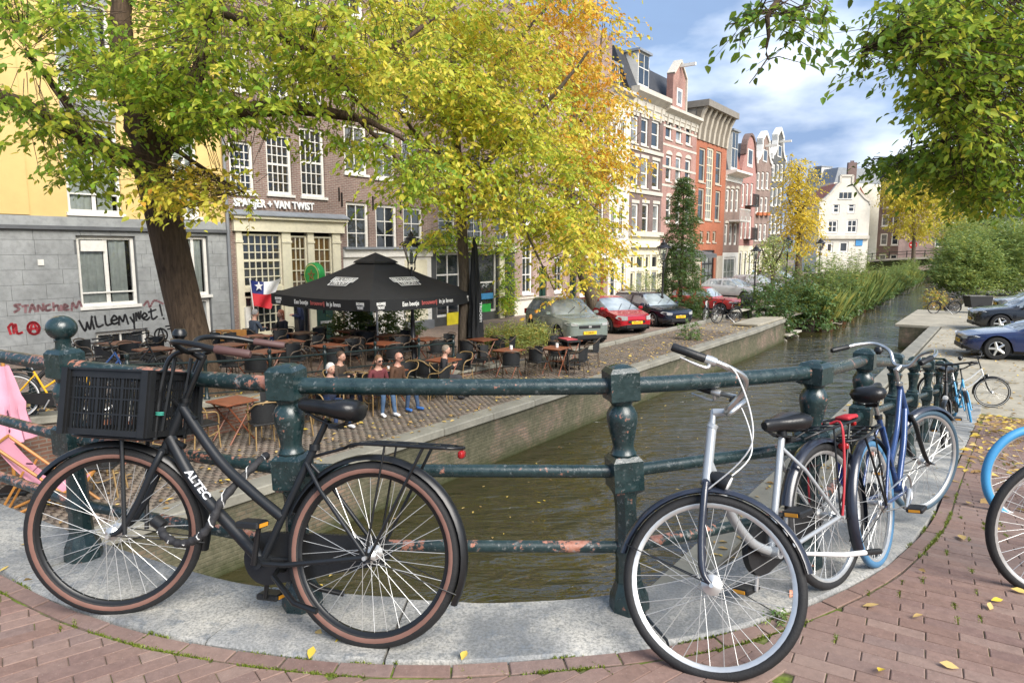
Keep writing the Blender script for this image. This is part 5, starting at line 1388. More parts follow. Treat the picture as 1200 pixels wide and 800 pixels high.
MB().span((px(853), -1.0, zb_ + .9), (px(865), -.9, zb_ + 1.0)).build('balcony_rail', WHITE, bal, 0)

H = House('canal_house', 'narrow rose pink gabled house with black balconies', 865.5, 882, BR_ROSE, ytop=196)
px = lambda x: H.l(x)[0]
for y0, y1 in ((214, 242), (253, 280)):
    for a in (866.8, 871.5, 876.5): H.win(a, y0, a + 3, y1, nx=1, nz=2, fw=.2, bar=.1, glass='glass_pale', sill=False)
z3 = H.l(873, 288)[1]
for a in (867, 873, 878): H.winl((px(a), px(a + 3.5), -1.9, z3 - .5), nx=1, nz=1, fw=.2, frame=WHITE, glass='glass', sill=False)
H.finish(zsplit=z3, lower=CREAM); zt = H.l(871, 162)[1]; W = H.W; z0 = H.ztop
arc = [(W * .5 + W * .34 * math.cos(a), z0 + (zt - z0) * .62 + W * .38 * math.sin(a)) for a in np.linspace(0, math.pi, 11)]
H.gable([(0, z0), (W, z0), (W * .86, z0 + (zt - z0) * .5)] + arc + [(W * .14, z0 + (zt - z0) * .5)], BR_ROSE, .4, BR_DARK, .22); H.pitched(zt - 1, ROOF)
H.box('gable_window', (W * .32, -.04, z0 + .3), (W * .68, .02, z0 + (zt - z0) * .72), WHITE); H.box('gable_pane', (W * .37, -.06, z0 + .6), (W * .63, -.042, z0 + (zt - z0) * .68), MAT['glass']); H.chimney(W * .75, 3.5, zt - 1.2, 2.4, BR_DARK, 1.5)
for yy in (241, 280):
    z_ = H.l(874, yy)[1]; bal = H.box('balcony', (px(870.5), -.8, z_ - .1), (px(877.5), .0, z_), BLACKM)
    for i in range(8): MB().box((px(870.5) + .04 + (px(877.5) - px(870.5) - .08) * i / 7, -.76, z_ + .5), (.05, .05, 1.0)).build('baluster', BLACKM, bal, 0)
    MB().span((px(870.5), -.8, z_ + 1.0), (px(877.5), -.72, z_ + 1.06)).build('balcony_rail', BLACKM, bal, 0)

def neck_gable(H, ypk, m, zscale=1.0):
    W = H.W; z0 = H.ztop; zt = H.l(1, 1)[1] * 0 + at_t((0), 0, H.t).z * 0 + ypk; h = zt - z0
    left = [(0, z0), (.0, z0 + h * .12), (W * .14, z0 + h * .2), (W * .24, z0 + h * .36), (W * .28, z0 + h * .6), (W * .26, z0 + h * .74), (W * .36, z0 + h * .86), (W * .5, z0 + h)]
    poly = [(x, z) for x, z in left] ; poly = [(W - x, z) for x, z in left[::-1][1:]] ; pts = left + poly
    H.gable(pts[::-1], m, .45, WHITE, .34); H.pitched(z0 + h * .66, ROOF)
    H.box('gable_window', (W * .36, -.05, z0 + h * .12), (W * .64, .02, z0 + h * .48), WHITE); H.box('gable_pane', (W * .40, -.07, z0 + h * .16), (W * .60, -.052, z0 + h * .45), MAT['glass']); H.hoist(W * .5, z0 + h * .56)
for nm, lab, a, b, m, yt, pk, cols, rows in (('canal_house', 'brown brick house with white scrolled neck gable and flower boxes', 882, 899.5, BR_BROWN, 190, 152, (883.5, 888.5, 893.8), ((200, 221), (230, 250), (262, 282))), ('canal_house', 'slate grey brick house with white neck gable at the row end', 899.5, 915, BR_SLATE, 184, 147, (900.5, 905.3, 910), ((190, 211), (218, 241), (250, 274)))):
    H = House(nm, lab, a, b, m, ytop=yt); px = lambda x: H.l(x)[0]
    for i, (y0, y1) in enumerate(rows):
        for c in cols:
            w = H.win(c, y0, c + 3.4, y1, nx=1, nz=2, fw=.2, bar=.1, glass='glass_pale', sill=True, sillm=STONE)
            if m is BR_BROWN and i == 1:
                r = H.rect(c, y0, c + 3.4, y1); MB().span((r[0], -.35, r[2] - .2), (r[1], -.075, r[2] + .1)).build('flower_box', mat('flower_box', (.42, .13, .05), .8, var=.5, scale=9), w, 0)
    z3 = H.l(b - 3, 290)[1]
    for c in cols: H.winl((px(c), px(c + 3.6), -1.9, z3 - .5), nx=1, nz=2, fw=.2, frame=WHITE, glass='glass', sill=False)
    H.finish(zsplit=z3, lower=CREAM); neck_gable(H, at_t((a + b) / 2, pk, T_F).z, m)
    H.chimney(H.W * .5, 6, H.ztop + 4, 2.0)
# ------------------------------------------------------------------ terrace, retaining wall, fence
rw = thing('retaining_wall', 'low brick wall with stone coping holding up the sloping street above the terrace', 'wall', ST(-6, -12, 0), R(54))
m = MB(); rows = []
sv = list(np.arange(-6, 17.6, 1.2))
for s in sv: rows.append([(s + 6, 0, Z_ST - .3), (s + 6, 0, lstreet(s) - .10), (s + 6, .36, lstreet(s) - .10)])
n = 3; m.add([p for r in rows for p in r], [(i * n + j, (i + 1) * n + j, (i + 1) * n + j + 1, i * n + j + 1) for i in range(len(rows) - 1) for j in range(2)])
m.build('wall', m_brick('brick_wall_low', (.16, .085, .06), (.21, .11, .08), (.20, .17, .14), h=.065), rw, 0)
for a, b in zip(sv, sv[1:]):
    za, zb = lstreet(a), lstreet(b); mm = MB().cbox((0, 0, 0), (1.19, .44, .13), .02)
    o = mm.build('stone', MAT['concrete'], rw, 30); o.location = ((a + b) / 2 + 6, .17, (za + zb) / 2 - .02); o.rotation_euler = (0, -math.atan2(zb - za, 1.2), 0)

FENCE = mat('fence_paint', (.010, .020, .020), .35, var=.25, scale=9)
fence = thing('iron_fence', 'black iron fence with ball topped posts along the top of the low wall', 'fence', ST(-3.1, -12.2, 0), R(54))
fs = [-3.1, -1.65, -.2, 1.25, 2.65, 4.05, 5.5, 6.9, 8.3, 9.7, 11.2, 12.7, 14.05]
for i, s in enumerate(fs):
    z = lstreet(s) + .03; x = s + 3.1; k = MB()
    k.lathe([(.06, 0), (.06, .05), (.035, .08), (.032, .30), (.045, .33), (.045, .39), (.032, .42), (.034, .66), (.048, .69), (.048, .77), (.03, .80), (.022, .82), (.04, .86), (.044, .89), (.035, .925), (.004, .94)], 12, (x, 0, z)); k.build('post', FENCE, fence, 40)
    if i + 1 < len(fs):
        s2 = fs[i + 1]; z2 = lstreet(s2) + .03
        for h, r_ in ((.73, .022), (.36, .016), (.12, .013)): MB().tube([(x, 0, z + h), (s2 + 3.1, 0, z2 + h)], r_, 8).build('rail', FENCE, fence, 60)
# ---- kerb where the cars park
kerb = thing('kerb', 'low stone kerb along the noses of the parked cars', 'kerb', ST(17.8, -11.7, Z_ST), R(54))
for i in range(16):
    o = MB().cbox((0, 0, 0), (1.15, .18, .22), .03).build('stone', MAT['concrete'], kerb, 30); o.location = (.6 + 1.17 * i, .02 * math.sin(i), .03); o.rotation_euler = (0, 0, random.uniform(-.02, .02))
# ---- clinkers of the quay terrace, laid by hand near the bridge, material beyond
qb = []; VV = []; FF = []; TT = []
d, e = U.to_2d(), N.to_2d()
for i in range(0, 330):
    for j in range(0, 16):
        s = 3.0 + i * .078; t = -9.22 - .205 * (j + .5 * (i % 2)) ; c = d * s + e * t
        if t < -11.95: continue
        a = random.uniform(-.03, .03); dd = Vector((d.x * math.cos(a) - d.y * math.sin(a), d.x * math.sin(a) + d.y * math.cos(a))); ee = Vector((dd.y, -dd.x)); z = Z_ST + random.uniform(-.004, .006)
        hx, hy = .0335, .096; b = len(VV)
        for (u, v, zz) in ((-1, -1, -.03), (1, -1, -.03), (1, 1, -.03), (-1, 1, -.03), (-.85, -.93, .012), (.85, -.93, .012), (.85, .93, .012), (-.85, .93, .012)):
            p = c + dd * hx * u + ee * hy * v; VV.append((p.x, p.y, z + zz))
        FF += [(b + 7, b + 6, b + 5, b + 4)] + [(b + 4 + q, b + 4 + (q + 1) % 4, b + (q + 1) % 4, b + q) for q in range(4)]; TT += [random.random()] * 5
o = np_mesh('quay_clinkers', np.array(VV), np.array(FF), MAT['quay_paver'], attr={'tone': TT}); tag(o, 'grey brown clinkers paving the quay terrace in rows', 'paving', kind='stuff')
# shallow soil bed behind the fence under the big tree
strip('soil_bed', [[ST(s, t, lstreet(s) + .012) for t in (-12.36, -13.0, -14.0)] for s in np.arange(4.5, 10.6, 1)], mat('leafy_soil', (.085, .06, .04), .95, var=.4, scale=6, bump=.8, bscale=20))

# ------------------------------------------------------------------ chairs and tables
RATTAN = mat('rattan', (.26, .17, .07), .5, var=.25, scale=20); RATDK = mat('dark_rattan', (.085, .06, .04), .5, var=.3, scale=20)
WEAVE = mat('black_weave', (.010, .011, .012), .6, var=.5, scale=60, bump=.6, bscale=120); WOODT = mat('red_wood_table', (.20, .065, .03), .45, var=.25, scale=5)
SPAWN = {}
def bistro_chair(kind):
    fm = RATTAN if kind == 'tan' else RATDK
    t = thing('bistro_chair', 'chair', 'chair')
    MB().cbox((0, 0, .44), (.44, .46, .035), .012).build('seat', WEAVE, t, 30)
    k = MB(); n = 8; vs = []
    for i in range(n + 1):
        a = R(110 + 140 * i / n); x, y = .02 + .23 * math.cos(a), .235 * math.sin(a)
        vs += [(x, y, .47), (x * 1.12, y * 1.05, .80), (x * 1.14 - .015, y * 1.07, .80), (x - .015, y * 1.02, .47)]
    k.add(vs, [(i * 4 + q, i * 4 + (q + 1) % 4, i * 4 + 4 + (q + 1) % 4, i * 4 + 4 + q) for i in range(n) for q in range(4)]); k.build('backrest', WEAVE, t, 40)
    for s in (-1, 1):
        MB().tube([(.20, s * .20, .44), (.22, s * .22, 0)], .013, 6).build('leg', fm, t); MB().tube([(-.19, s * .18, .44), (-.24, s * .20, 0)], .013, 6).build('leg', fm, t)
    arm = [(.21, -.215, .43), (.20, -.235, .58), (.13, -.26, .67), (-.08, -.26, .70), (-.22, -.18, .82), (-.26, 0, .84)]
    MB().tube(bez(arm + [(x, -y, z) for x, y, z in arm[-2::-1]], 4), .014, 6).build('arm_loop', fm, t, 60)
    k = MB().tube(bez([(.2, -.2, .30), (0, -.215, .24), (-.2, -.19, .30)], 3), .009, 5); k.build('brace', fm, t, 60); MB().tube(bez([(.2, .2, .30), (0, .215, .24), (-.2, .19, .30)], 3), .009, 5).build('brace', fm, t, 60)
    return t
def table(kind):
    t = thing('folding_table', 'table', 'table')
    top = MB().cbox((0, 0, .735), (.66, .66, .028), .006).build('tabletop', WOODT, t, 30)
    for s in (-1, 1):
        MB().tube([(-.26, s * .26, 0), (.26, s * .26, .72)], .016, 6).build('leg', WOODT, t); MB().tube([(.26, s * .24, 0), (-.26, s * .24, .72)], .016, 6).build('leg', WOODT, t)
    for x in (-.26, .26): MB().tube([(x, -.25, .70), (x, .25, .70)], .012, 6).build('stretcher', WOODT, t)
    MB().tube([(0, -.25, .36), (0, .25, .36)], .011, 6).build('stretcher', WOODT, t)
    return t
def place(key, maker, p, rz, label, group):
    if key not in SPAWN:
        o = maker(key.split('|')[1]); SPAWN[key] = o; o.location = p; o.rotation_euler = (0, 0, rz); o['label'] = label; o['group'] = group; return o
    return dup(SPAWN[key], p, rz, label, group)
LOWC = ('black woven bistro chair with tan frame on the lower quay terrace', 'chairs on the lower quay terrace')
UPC = ('dark bistro chair behind the iron fence under the black parasol', 'chairs behind the iron fence')
ENDC = ('bistro chair at the open end of the terrace near the serving cart', 'chairs at the open end of the terrace')
LOWT = ('red wooden folding table on the lower quay terrace', 'tables on the lower quay terrace'); UPT = ('red wooden folding table behind the iron fence', 'tables behind the iron fence'); ENDT = ('red wooden folding table at the open terrace end', 'tables at the open end of the terrace')
UA = math.atan2(U.y, U.x)                       # direction of the canal
def low(x, y): p = at_z(x, y, Z_ST); return Vector((p.x, p.y, Z_ST + .012))
# lower terrace: tables stand against the wall, chairs either side
for s in (5.0, 6.9, 8.9, 10.8, 12.7):
    place('lt|r', table, ST(s, -11.35, Z_ST + .012), UA + random.uniform(-.1, .1), *LOWT)
    for ds in (-.62, .62):
        place('lc|tan', bistro_chair, ST(s + ds, -11.35 + random.uniform(-.08, .08), Z_ST + .012), UA + (0 if ds < 0 else math.pi) + random.uniform(-.25, .25), *LOWC)
for s, t, a in ((4.2, -10.3, 2.4), (7.0, -10.55, 1.2), (7.7, -10.6, 1.7), (11.6, -10.5, 2.0)):
    place('lc|tan', bistro_chair, ST(s, t, Z_ST + .012), UA + a, *LOWC)
# open end
for s, t in ((15.0, -11.0), (16.1, -10.2), (17.6, -10.7), (15.6, -12.4), (17.0, -12.9)):
    z = Z_ST + .012 if t > -12 else lstreet(s)
    place('et|r', table, ST(s, t, z), UA + random.uniform(-.2, .2), *ENDT)
    for q in range(3): a = q * 2.2 + random.uniform(-.3, .3) + s; place('ec|dark', bistro_chair, ST(s + .72 * math.cos(a), t + .72 * math.sin(a), z), math.atan2(-(U.y * math.cos(a) + N.y * math.sin(a)), -(U.x * math.cos(a) + N.x * math.sin(a))), *ENDC)
# behind the fence
for s in np.arange(7.4, 16.0, 1.75):
    for t in (-13.5, -15.2, -16.9):
        if (s < 9 and t > -14.8): continue
        z = lstreet(s) + .01; s_, t_ = s + random.uniform(-.15, .15), t + random.uniform(-.15, .15)
        place('ut|r', table, ST(s_, t_, z), UA + random.uniform(-.15, .15), *UPT)
        for q in range(3): a = q * 2.1 + random.uniform(-.3, .3); place('uc|dark', bistro_chair, ST(s_ + .72 * math.cos(a), t_ + .72 * math.sin(a), z), math.atan2(-(U.y * math.cos(a) + N.y * math.sin(a)), -(U.x * math.cos(a) + N.x * math.sin(a))), *UPC)
# small things on the tables
CERA = mat('white_ceramic', (.75, .75, .73), .3, var=.04)
def cup(p, lab, grp):
    k = MB().lathe([(.02, 0), (.034, .05), (.036, .075), (.031, .075), (.028, .012)], 12); o = k.build('cup', CERA, None, 50); o.location = p; tag(o, lab, 'cup', grp)
for s, t in ((5.05, -11.25), (8.95, -11.3), (10.85, -11.4)): cup(ST(s, t, Z_ST + .762), 'small white cup on a red table of the lower terrace', 'cups on the lower terrace')
for s, t in ((15.0, -11.0), (16.1, -10.2), (17.6, -10.7)):
    o = MB().lathe([(.045, 0), (.045, .10), (.03, .11)], 12).build('menu_holder', CERA, None, 50); o.location = ST(s + .1, t, Z_ST + .762); tag(o, 'white holder standing on a table at the open terrace end', 'holder', 'holders on the terrace tables')
# serving cart
p = low(665, 432); ct = thing('serving_cart', 'black three-shelf serving cart with a red tray on top', 'cart', p, UA + R(60))
for z in (.16, .50, .84): MB().cbox((0, 0, z), (.80, .46, .05), .01).build('shelf', PLAST, ct, 30)
for x in (-.36, .36):
    for y in (-.19, .19): MB().tube([(x, y, .05), (x, y, .86)], .022, 8).build('leg', PLAST, ct); MB().lathe([(.05, -.015), (.05, .015)], 12, (x, y, .05), Matrix.Rotation(R(90), 3, 'X')).build('caster', RUBBER, ct)
o = MB().cbox((0, 0, .015), (.55, .36, .03), .01).build('tray', mat('red_tray', (.42, .06, .08), .5), None, 30); o.location = (p.x, p.y, p.z + .866); o.rotation_euler = (0, 0, UA + R(60)); tag(o, 'red serving tray lying on the black cart', 'tray')

# ------------------------------------------------------------------ parasols
CANV = mat('black_canvas', (.010, .011, .0125), .75, var=.25, scale=3, bump=.15, bscale=90)
pc = at_t(440, 300, -15.2); ps = s_of(pc); pz = lstreet(ps)
par = thing('parasol', 'large square black parasol with white printed lettering over the cafe terrace', 'parasol', ST(ps, -15.2, pz), R(8))
apex = at_t(437, 297, -15.2).z - pz; rim = at_t(441, 347, -15.2 + 1.2).z - pz; hd_ = 3.02
cor = [(hd_ * math.cos(R(a)), hd_ * math.sin(R(a))) for a in (-90, 0, 90, 180)]
k = MB()
for i in range(4):
    a, b = Vector((*cor[i], 0)), Vector((*cor[(i + 1) % 4], 0)); n = 8; vs = []
    for j in range(n + 1):
        f = j / n
        for q in range(n + 1):
            g_ = q / n; p = (a.lerp(b, g_)) * f; sag = -.10 * math.sin(math.pi * f) - .06 * math.sin(math.pi * g_) * f
            vs.append((p.x, p.y, rim + (apex - rim) * (1 - f) + sag))
    k.add(vs, [(j * (n + 1) + q, (j + 1) * (n + 1) + q, (j + 1) * (n + 1) + q + 1, j * (n + 1) + q + 1) for j in range(n) for q in range(n)])
k.build('canopy', CANV, par, 20)
k = MB().lathe([(.66, apex - .275), (.62, apex - .225), (.001, apex + .03)], 4, phase=0, cap=False); k.build('vent_cap', CANV, par, 0)
TXTW = mat('print_white', (.75, .75, .73), .6, var=.05); TXTR = mat('print_red', (.45, .10, .09), .6, var=.05)
for i in range(4):
    a, b = Vector((*cor[i], rim)), Vector((*cor[(i + 1) % 4], rim)); n = 10; vs = []
    for j in range(n + 1):
        p = a.lerp(b, j / n); p.z -= .06 * math.sin(math.pi * j / n); vs += [tuple(p), (p.x, p.y, p.z - .30 + .008 * math.sin(j * 2.2))]
    v = MB().add(vs, [(2 * j, 2 * j + 1, 2 * j + 3, 2 * j + 2) for j in range(n)]).build('valance', CANV, par, 30)
    ax = (b - a).normalized(); nrm = ax.cross(Vector((0, 0, 1)));
    L = (b - a).length
    c = a.lerp(b, .5) + nrm * .012 + Vector((0, 0, -.19))
    # slogan in three runs: white, red, white
    for txt, f0, w_, mt_ in (('Een beetje', .335, .62, TXTW), ('brouwerij', .505, .60, TXTR), ('in je leven', .665, .58, TXTW)):
        put_text(txt, .17, mt_, v, axes(a.lerp(b, f0) + nrm * .014 + Vector((0, 0, -.19)), ax, (0, 0, 1)), ext=.002, bold=.003, width=w_)
    for f0 in (.085, .915):
        for r_, tx in enumerate(('BROUWERIJ', 'TROOST')): put_text(tx, .10, TXTW, v, axes(a.lerp(b, f0) + nrm * .014 + Vector((0, 0, -.13 - .10 * r_)), ax, (0, 0, 1)), ext=.002, bold=.004, width=.30 - .05 * r_)
    # block logo printed on the slope
    top = Vector((0, 0, apex)); mid = a.lerp(b, .5); dn = (mid - top).normalized(); nr = ax.cross(-dn)
    if nr.z < 0: nr = -nr
    for r_, (tx, w_) in enumerate((('BROUWERIJ', .86), ('TROOST', .66))):
        f = .55 + .085 * r_; p = top.lerp(mid, f) + nr * .012 + Vector((0, 0, -.10 * math.sin(math.pi * f) - .05 * f)) + nr * .02
        put_text(tx, .21, TXTW, v, axes(p, ax, -dn), name='logo', ext=.002, bold=.006, width=w_)
        k = MB(); hw, hh = w_ / 2 + .05, .115
        for (x0, y0, x1, y1) in ((-hw, hh, hw, hh), (-hw, -hh, hw, -hh), (-hw, -hh, -hw, hh), (hw, -hh, hw, hh)):
            q0 = p + ax * x0 - dn * y0; q1 = p + ax * x1 - dn * y1; k.tube([q0, q1], .011, 4)
        k.build('logo_frame', TXTW, v, 0)
MB().tube([(0, 0, 0), (0, 0, apex - .05)], .032, 10).build('pole', ALU, par, 60)
for cx, cy in cor: MB().tube([(0, 0, apex - .25), (cx * .5, cy * .5, (apex + rim) / 2 - .16), (cx * .97, cy * .97, rim - .06)], .014, 6).build('rib', BLACKM, par, 60); MB().tube([(0, 0, rim - .5), (cx * .5, cy * .5, (apex + rim) / 2 - .2)], .012, 6).build('strut', BLACKM, par, 60)
MB().cbox((0, 0, .05), (.7, .7, .1), .02).build('base', PLAST, par, 30)
# folded parasol
p = at_t(557, 398, -12.9); s = s_of(p); z0 = lstreet(s); fp = thing('folded_parasol', 'tall black parasol folded and tied beside the slim tree trunk', 'parasol', ST(s, -12.9, z0), R(20))
zt = at_t(551, 277, -12.9).z - z0; k = MB(); prof = []; vs = []; n = 20; zs = np.linspace(.75, zt, 14)
for i, z in enumerate(zs):
    f = (z - .75) / (zt - .75); rr_ = (.20 * (1 - f) ** .7 + .03) * (1 - .28 * math.exp(-((f - .30) / .07) ** 2))
    for j in range(n): a = 2 * math.pi * j / n; q = rr_ * (1 + .22 * math.sin(j * math.pi * .8 + i * .3)); vs.append((q * math.cos(a), q * math.sin(a), z))
k.add(vs, [(i * n + j, i * n + (j + 1) % n, (i + 1) * n + (j + 1) % n, (i + 1) * n + j) for i in range(13) for j in range(n)]); cn = k.build('canopy', CANV, fp, 50)
put_text('TROOST', .16, TXTW, fp, axes((.12, -.17, 1.5), (0, 0, -1), (.8, .6, 0)), ext=.004, bold=.004)
MB().tube([(0, 0, 0), (0, 0, zt)], .035, 10).build('pole', ALU, fp, 60); MB().cbox((0, 0, .05), (.6, .6, .1), .02).build('base', PLAST, fp, 30)
# pink parasol and deck chair down by the bridge
PINK = mat('pink_canvas', (.62, .28, .36), .75, var=.08, scale=3); PINKD = mat('pink_print', (.10, .03, .05), .7)
WOODO = mat('orange_wood', (.42, .19, .045), .5, var=.2, scale=6)
p = at_z(8, 600, Z_ST); pp = thing('pink_parasol', 'folded pink parasol with dark print beside the deck chair', 'parasol', (p.x - .42, p.y + .75, Z_ST), R(15), scale=.84)
k = MB(); vs = []; n = 18; zs = np.linspace(.95, 2.35, 12)
for i, z in enumerate(zs):
    f = (z - .95) / 1.4; rr_ = .30 * (1 - f) ** .8 + .03
    if i == 5: rr_ *= 1.15
    for j in range(n): a = 2 * math.pi * j / n; q = rr_ * (1 + .2 * math.sin(j * math.pi * 2 / 3 + i * .2)); vs.append((q * math.cos(a), q * math.sin(a), z))
k.add(vs, [(i * n + j, i * n + (j + 1) % n, (i + 1) * n + (j + 1) % n, (i + 1) * n + j) for i in range(11) for j in range(n)]); k.build('canopy', PINK, pp, 50)
MB().tube([(0, 0, 0), (0, 0, 2.4)], .028, 10).build('pole', WOODO, pp, 60); MB().cbox((0, 0, .04), (.5, .5, .08), .02).build('base', PLAST, pp, 30)
k = MB()
for a_, zz, q in ((-68, 1.22, .012), (-68, 1.30, .010), (-66, 1.40, .05), (-74, 1.36, .035), (-60, 1.36, .04), (-67, 1.47, .035), (-68, 1.16, .03)):
    a = R(a_); r_ = .335 - .20 * (zz - .95); k.ball((r_ * math.cos(a), r_ * math.sin(a), zz), q, 8, 6, (.35, 1, 1.1))
pr = k.build('print', PINKD, pp, 0); pr['kind'] = 'stuff'
p = at_z(52, 606, Z_ST); dc = thing('deck_chair', 'wooden deck chair with pink canvas below the bridge corner', 'deck chair', (p.x, p.y + .25, Z_ST), R(200))
for s in (-.27, .27):
    MB().tube([(-.45, s, .0), (.55, s, 1.02)], .02, 6).build('frame_bar', WOODO, dc); MB().tube([(.55, s * .9, .02), (-.42, s * .9, .42)], .02, 6).build('frame_bar', WOODO, dc); MB().tube([(.25, s * 1.05, .66), (.62, s * 1.05, .02)], .016, 6).build('prop_bar', WOODO, dc)
for a in ((.55, 1.02), (-.42, .42)): MB().tube([(a[0], -.28, a[1]), (a[0], .28, a[1])], .02, 6).build('cross_bar', WOODO, dc)
k = MB(); n = 10; vs = []
for i in range(n + 1): f = i / n; x = -.42 + .97 * f; z = .42 + .6 * f - .33 * math.sin(math.pi * f) ** 1.0; vs += [(x, -.25, z), (x, .25, z), (x + .006, .25, z - .008), (x + .006, -.25, z - .008)]
k.add(vs, [(i * 4 + q, i * 4 + (q + 1) % 4, i * 4 + 4 + (q + 1) % 4, i * 4 + 4 + q) for i in range(n) for q in range(4)]); k.build('canvas', PINK, dc, 40)
k = MB(); k.tube([(.20, -.12, .60), (.20, .12, .60)], .008, 4); k.tube([(.24, -.05, .66), (.28, .05, .70)], .012, 4); k.build('print', PINKD, dc, 0)

# ------------------------------------------------------------------ lamps, signs, flag
LAMP = mat('lamp_black', (.013, .012, .012), .35, var=.2)
def lamp_post(p, H, label, group=None, rz=0.0):
    t = thing('street_lamp', label, 'street lamp', p, rz, group)
    MB().lathe([(.16, 0), (.16, .12), (.12, .2), (.11, .55), (.13, .6), (.08, .68), (.06, 1.2), (.075, 1.25), (.05, 1.32), (.042, H - 1.35), (.065, H - 1.3), (.04, H - 1.2), (.035, H - 1.0)], 14).build('post', LAMP, t, 40)
    hz = H - 1.0; k = MB()
    for i in range(4):
        a = R(45 + 90 * i); c, s = math.cos(a), math.sin(a)
        k.tube([(.13 * c, .13 * s, hz + .12), (.30 * c, .30 * s, hz + .62)], .012, 5); k.tube(bez([(.035 * c, .035 * s, hz - .15), (.13 * c, .13 * s, hz - .06), (.13 * c, .13 * s, hz + .12)], 4), .012, 5)
        b = R(135 + 90 * i); k.tube([(.30 * c, .30 * s, hz + .62), (.30 * math.cos(b), .30 * math.sin(b), hz + .62)], .016, 5); k.tube([(.13 * c, .13 * s, hz + .12), (.13 * math.cos(b), .13 * math.sin(b), hz + .12)], .013, 5)
    k.build('lantern_frame', LAMP, t, 40)
    MB().lathe([(.125, hz + .13), (.29, hz + .61)], 4, phase=R(45), cap=False).build('glass', MAT['glass_clear'], t, 0)
    cp = MB().lathe([(.36, hz + .62), (.34, hz + .66), (.20, hz + .74), (.16, hz + .78), (.16, hz + .84), (.08, hz + .88), (.07, hz + .94), (.03, hz + 1.0), (.004, hz + 1.04)], 12, cap=False).build('cap', LAMP, t, 40)
    for i in range(4): a = R(45 + 90 * i); MB().ball((.31 * math.cos(a), .31 * math.sin(a), hz + .68), .035, 8, 6).build('knob', LAMP, cp)
    MB().lathe([(.035, hz + .05), (.06, hz + .2), (.05, hz + .4), (.01, hz + .5)], 10).build('lamp_bulb', mat('frosted_glass', (.6, .6, .56), .4), t, 60)
    return t
def lamp_at(x, ytop, t, label, z=None):
    p = at_t(x, ytop, t); s = s_of(p); zb = lstreet(s) if z is None else z; return lamp_post(ST(s, t, zb), p.z - zb, label)
lamp_at(481.5, 272, -14.2, 'black cast iron lantern lamp rising beside the big parasol')
lamp_at(778, 281, -13.2, 'black lantern lamp standing between the dark wagon and the conifer')
lamp_at(886.5, 287, -13.0, 'black lantern lamp beside the man in the blue shirt')
lamp_at(962, 279, -11.6, 'slim lantern lamp in front of the white gabled house')
lamp_at(924, 276, -12.5, 'slim lantern lamp near the yellow autumn tree')
# chalk board easel by the pub
p = at_left(270, 432); p = at_t(272, 408, -17.8); sb = thing('chalkboard_sign', 'orange framed chalkboard easel by the grey block corner', 'sign', ST(s_of(p), -17.8, lstreet(s_of(p))), R(5))
zb = at_t(272, 386, -17.8).z - lstreet(s_of(p)); bw = .42
fr = MB(); fr.span((-bw, -.02, .05), (-bw + .07, .02, zb)); fr.span((bw - .07, -.02, .05), (bw, .02, zb)); fr.span((-bw + .07, -.018, zb - .32), (bw - .07, .018, zb)); fr.span((-bw + .07, -.018, .25), (bw - .07, .018, .33)); fr.build('frame', WOODO, sb, 0)
bd = MB().span((-bw + .07, -.01, .33), (bw - .07, .01, zb - .32)).build('board', mat('chalkboard', (.014, .014, .015), .7), sb, 0)
k = MB(); CH = mat('chalk', (.6, .6, .58), .8)
for r_ in range(4):
    pts = [(-bw + .12 + .05 * i, -.014, zb - .45 - .16 * r_ + .035 * math.sin(i * 2.3 + r_ * 1.7)) for i in range(12)]; k.tube(bez(pts, 2), .009, 4)
k.build('chalk_marks', CH, bd, 0); MB().lathe([(.09, -.005), (.09, .005)], 16, (-.15, -.022, zb - .16), Matrix.Rotation(R(90), 3, 'X')).build('emblem', mat('emblem_tan', (.5, .42, .25), .6), sb)
MB().tube([(0, .02, zb - .1), (0, .45, .0)], .02, 6).build('prop', WOODO, sb)
# flag hanging on the pub front: navy square with star, white band, red band
fx = lambda x, y, t=T_F + .5: at_t(x, y, t)
p0 = fx(293, 327); fl = thing('flag', 'hanging flag with blue starred canton, white band and red band', 'flag', ST(s_of(p0), T_F + .5, 0), R(54)); L0_ = s_of(p0)
P_ = lambda x, y: Vector((s_of(fx(x, y)) - L0_, 0, fx(x, y).z))
tl, tr, bl, br = P_(293, 328), P_(331, 325), P_(297, 358), P_(317, 362); n = 12; m = 10; k = MB(); vs = []; mid = []
for j in range(m + 1):
    v = j / m
    for i in range(n + 1):
        u = i / n; p = tl.lerp(tr, u).lerp(bl.lerp(br, u), v); p.y += .07 * math.sin(u * 7 + v * 3) ; p.z -= .1 * math.sin(math.pi * u) * (1 - v); vs.append(p)
k.add(vs, [(j * (n + 1) + i, (j + 1) * (n + 1) + i, (j + 1) * (n + 1) + i + 1, j * (n + 1) + i + 1) for j in range(m) for i in range(n)])
k.m = [(0 if j >= m // 2 else (1 if i < 5 else 2)) for j in range(m) for i in range(n)]
k.build('cloth', [mat('flag_red', (.55, .02, .03), .7), mat('flag_blue', (.015, .03, .16), .7), mat('flag_white', (.78, .78, .78), .7)], fl, 60)
c = tl.lerp(tr, .22).lerp(bl.lerp(br, .22), .25) + Vector((0, -.09, 0)); sp = []
for i in range(10): a = R(90 + 36 * i); q = .17 if i % 2 == 0 else .07; sp.append(c + Vector((q * math.cos(a), 0, q * math.sin(a))))
MB().prism(sp, (0, .012, 0)).build('star', MAT['flag_white'], fl, 0)
MB().tube([tl + Vector((0, .02, .05)), P_(299, 392) if False else bl + Vector((.02, .02, -.2))], .02, 6).build('staff', WHITE, fl)
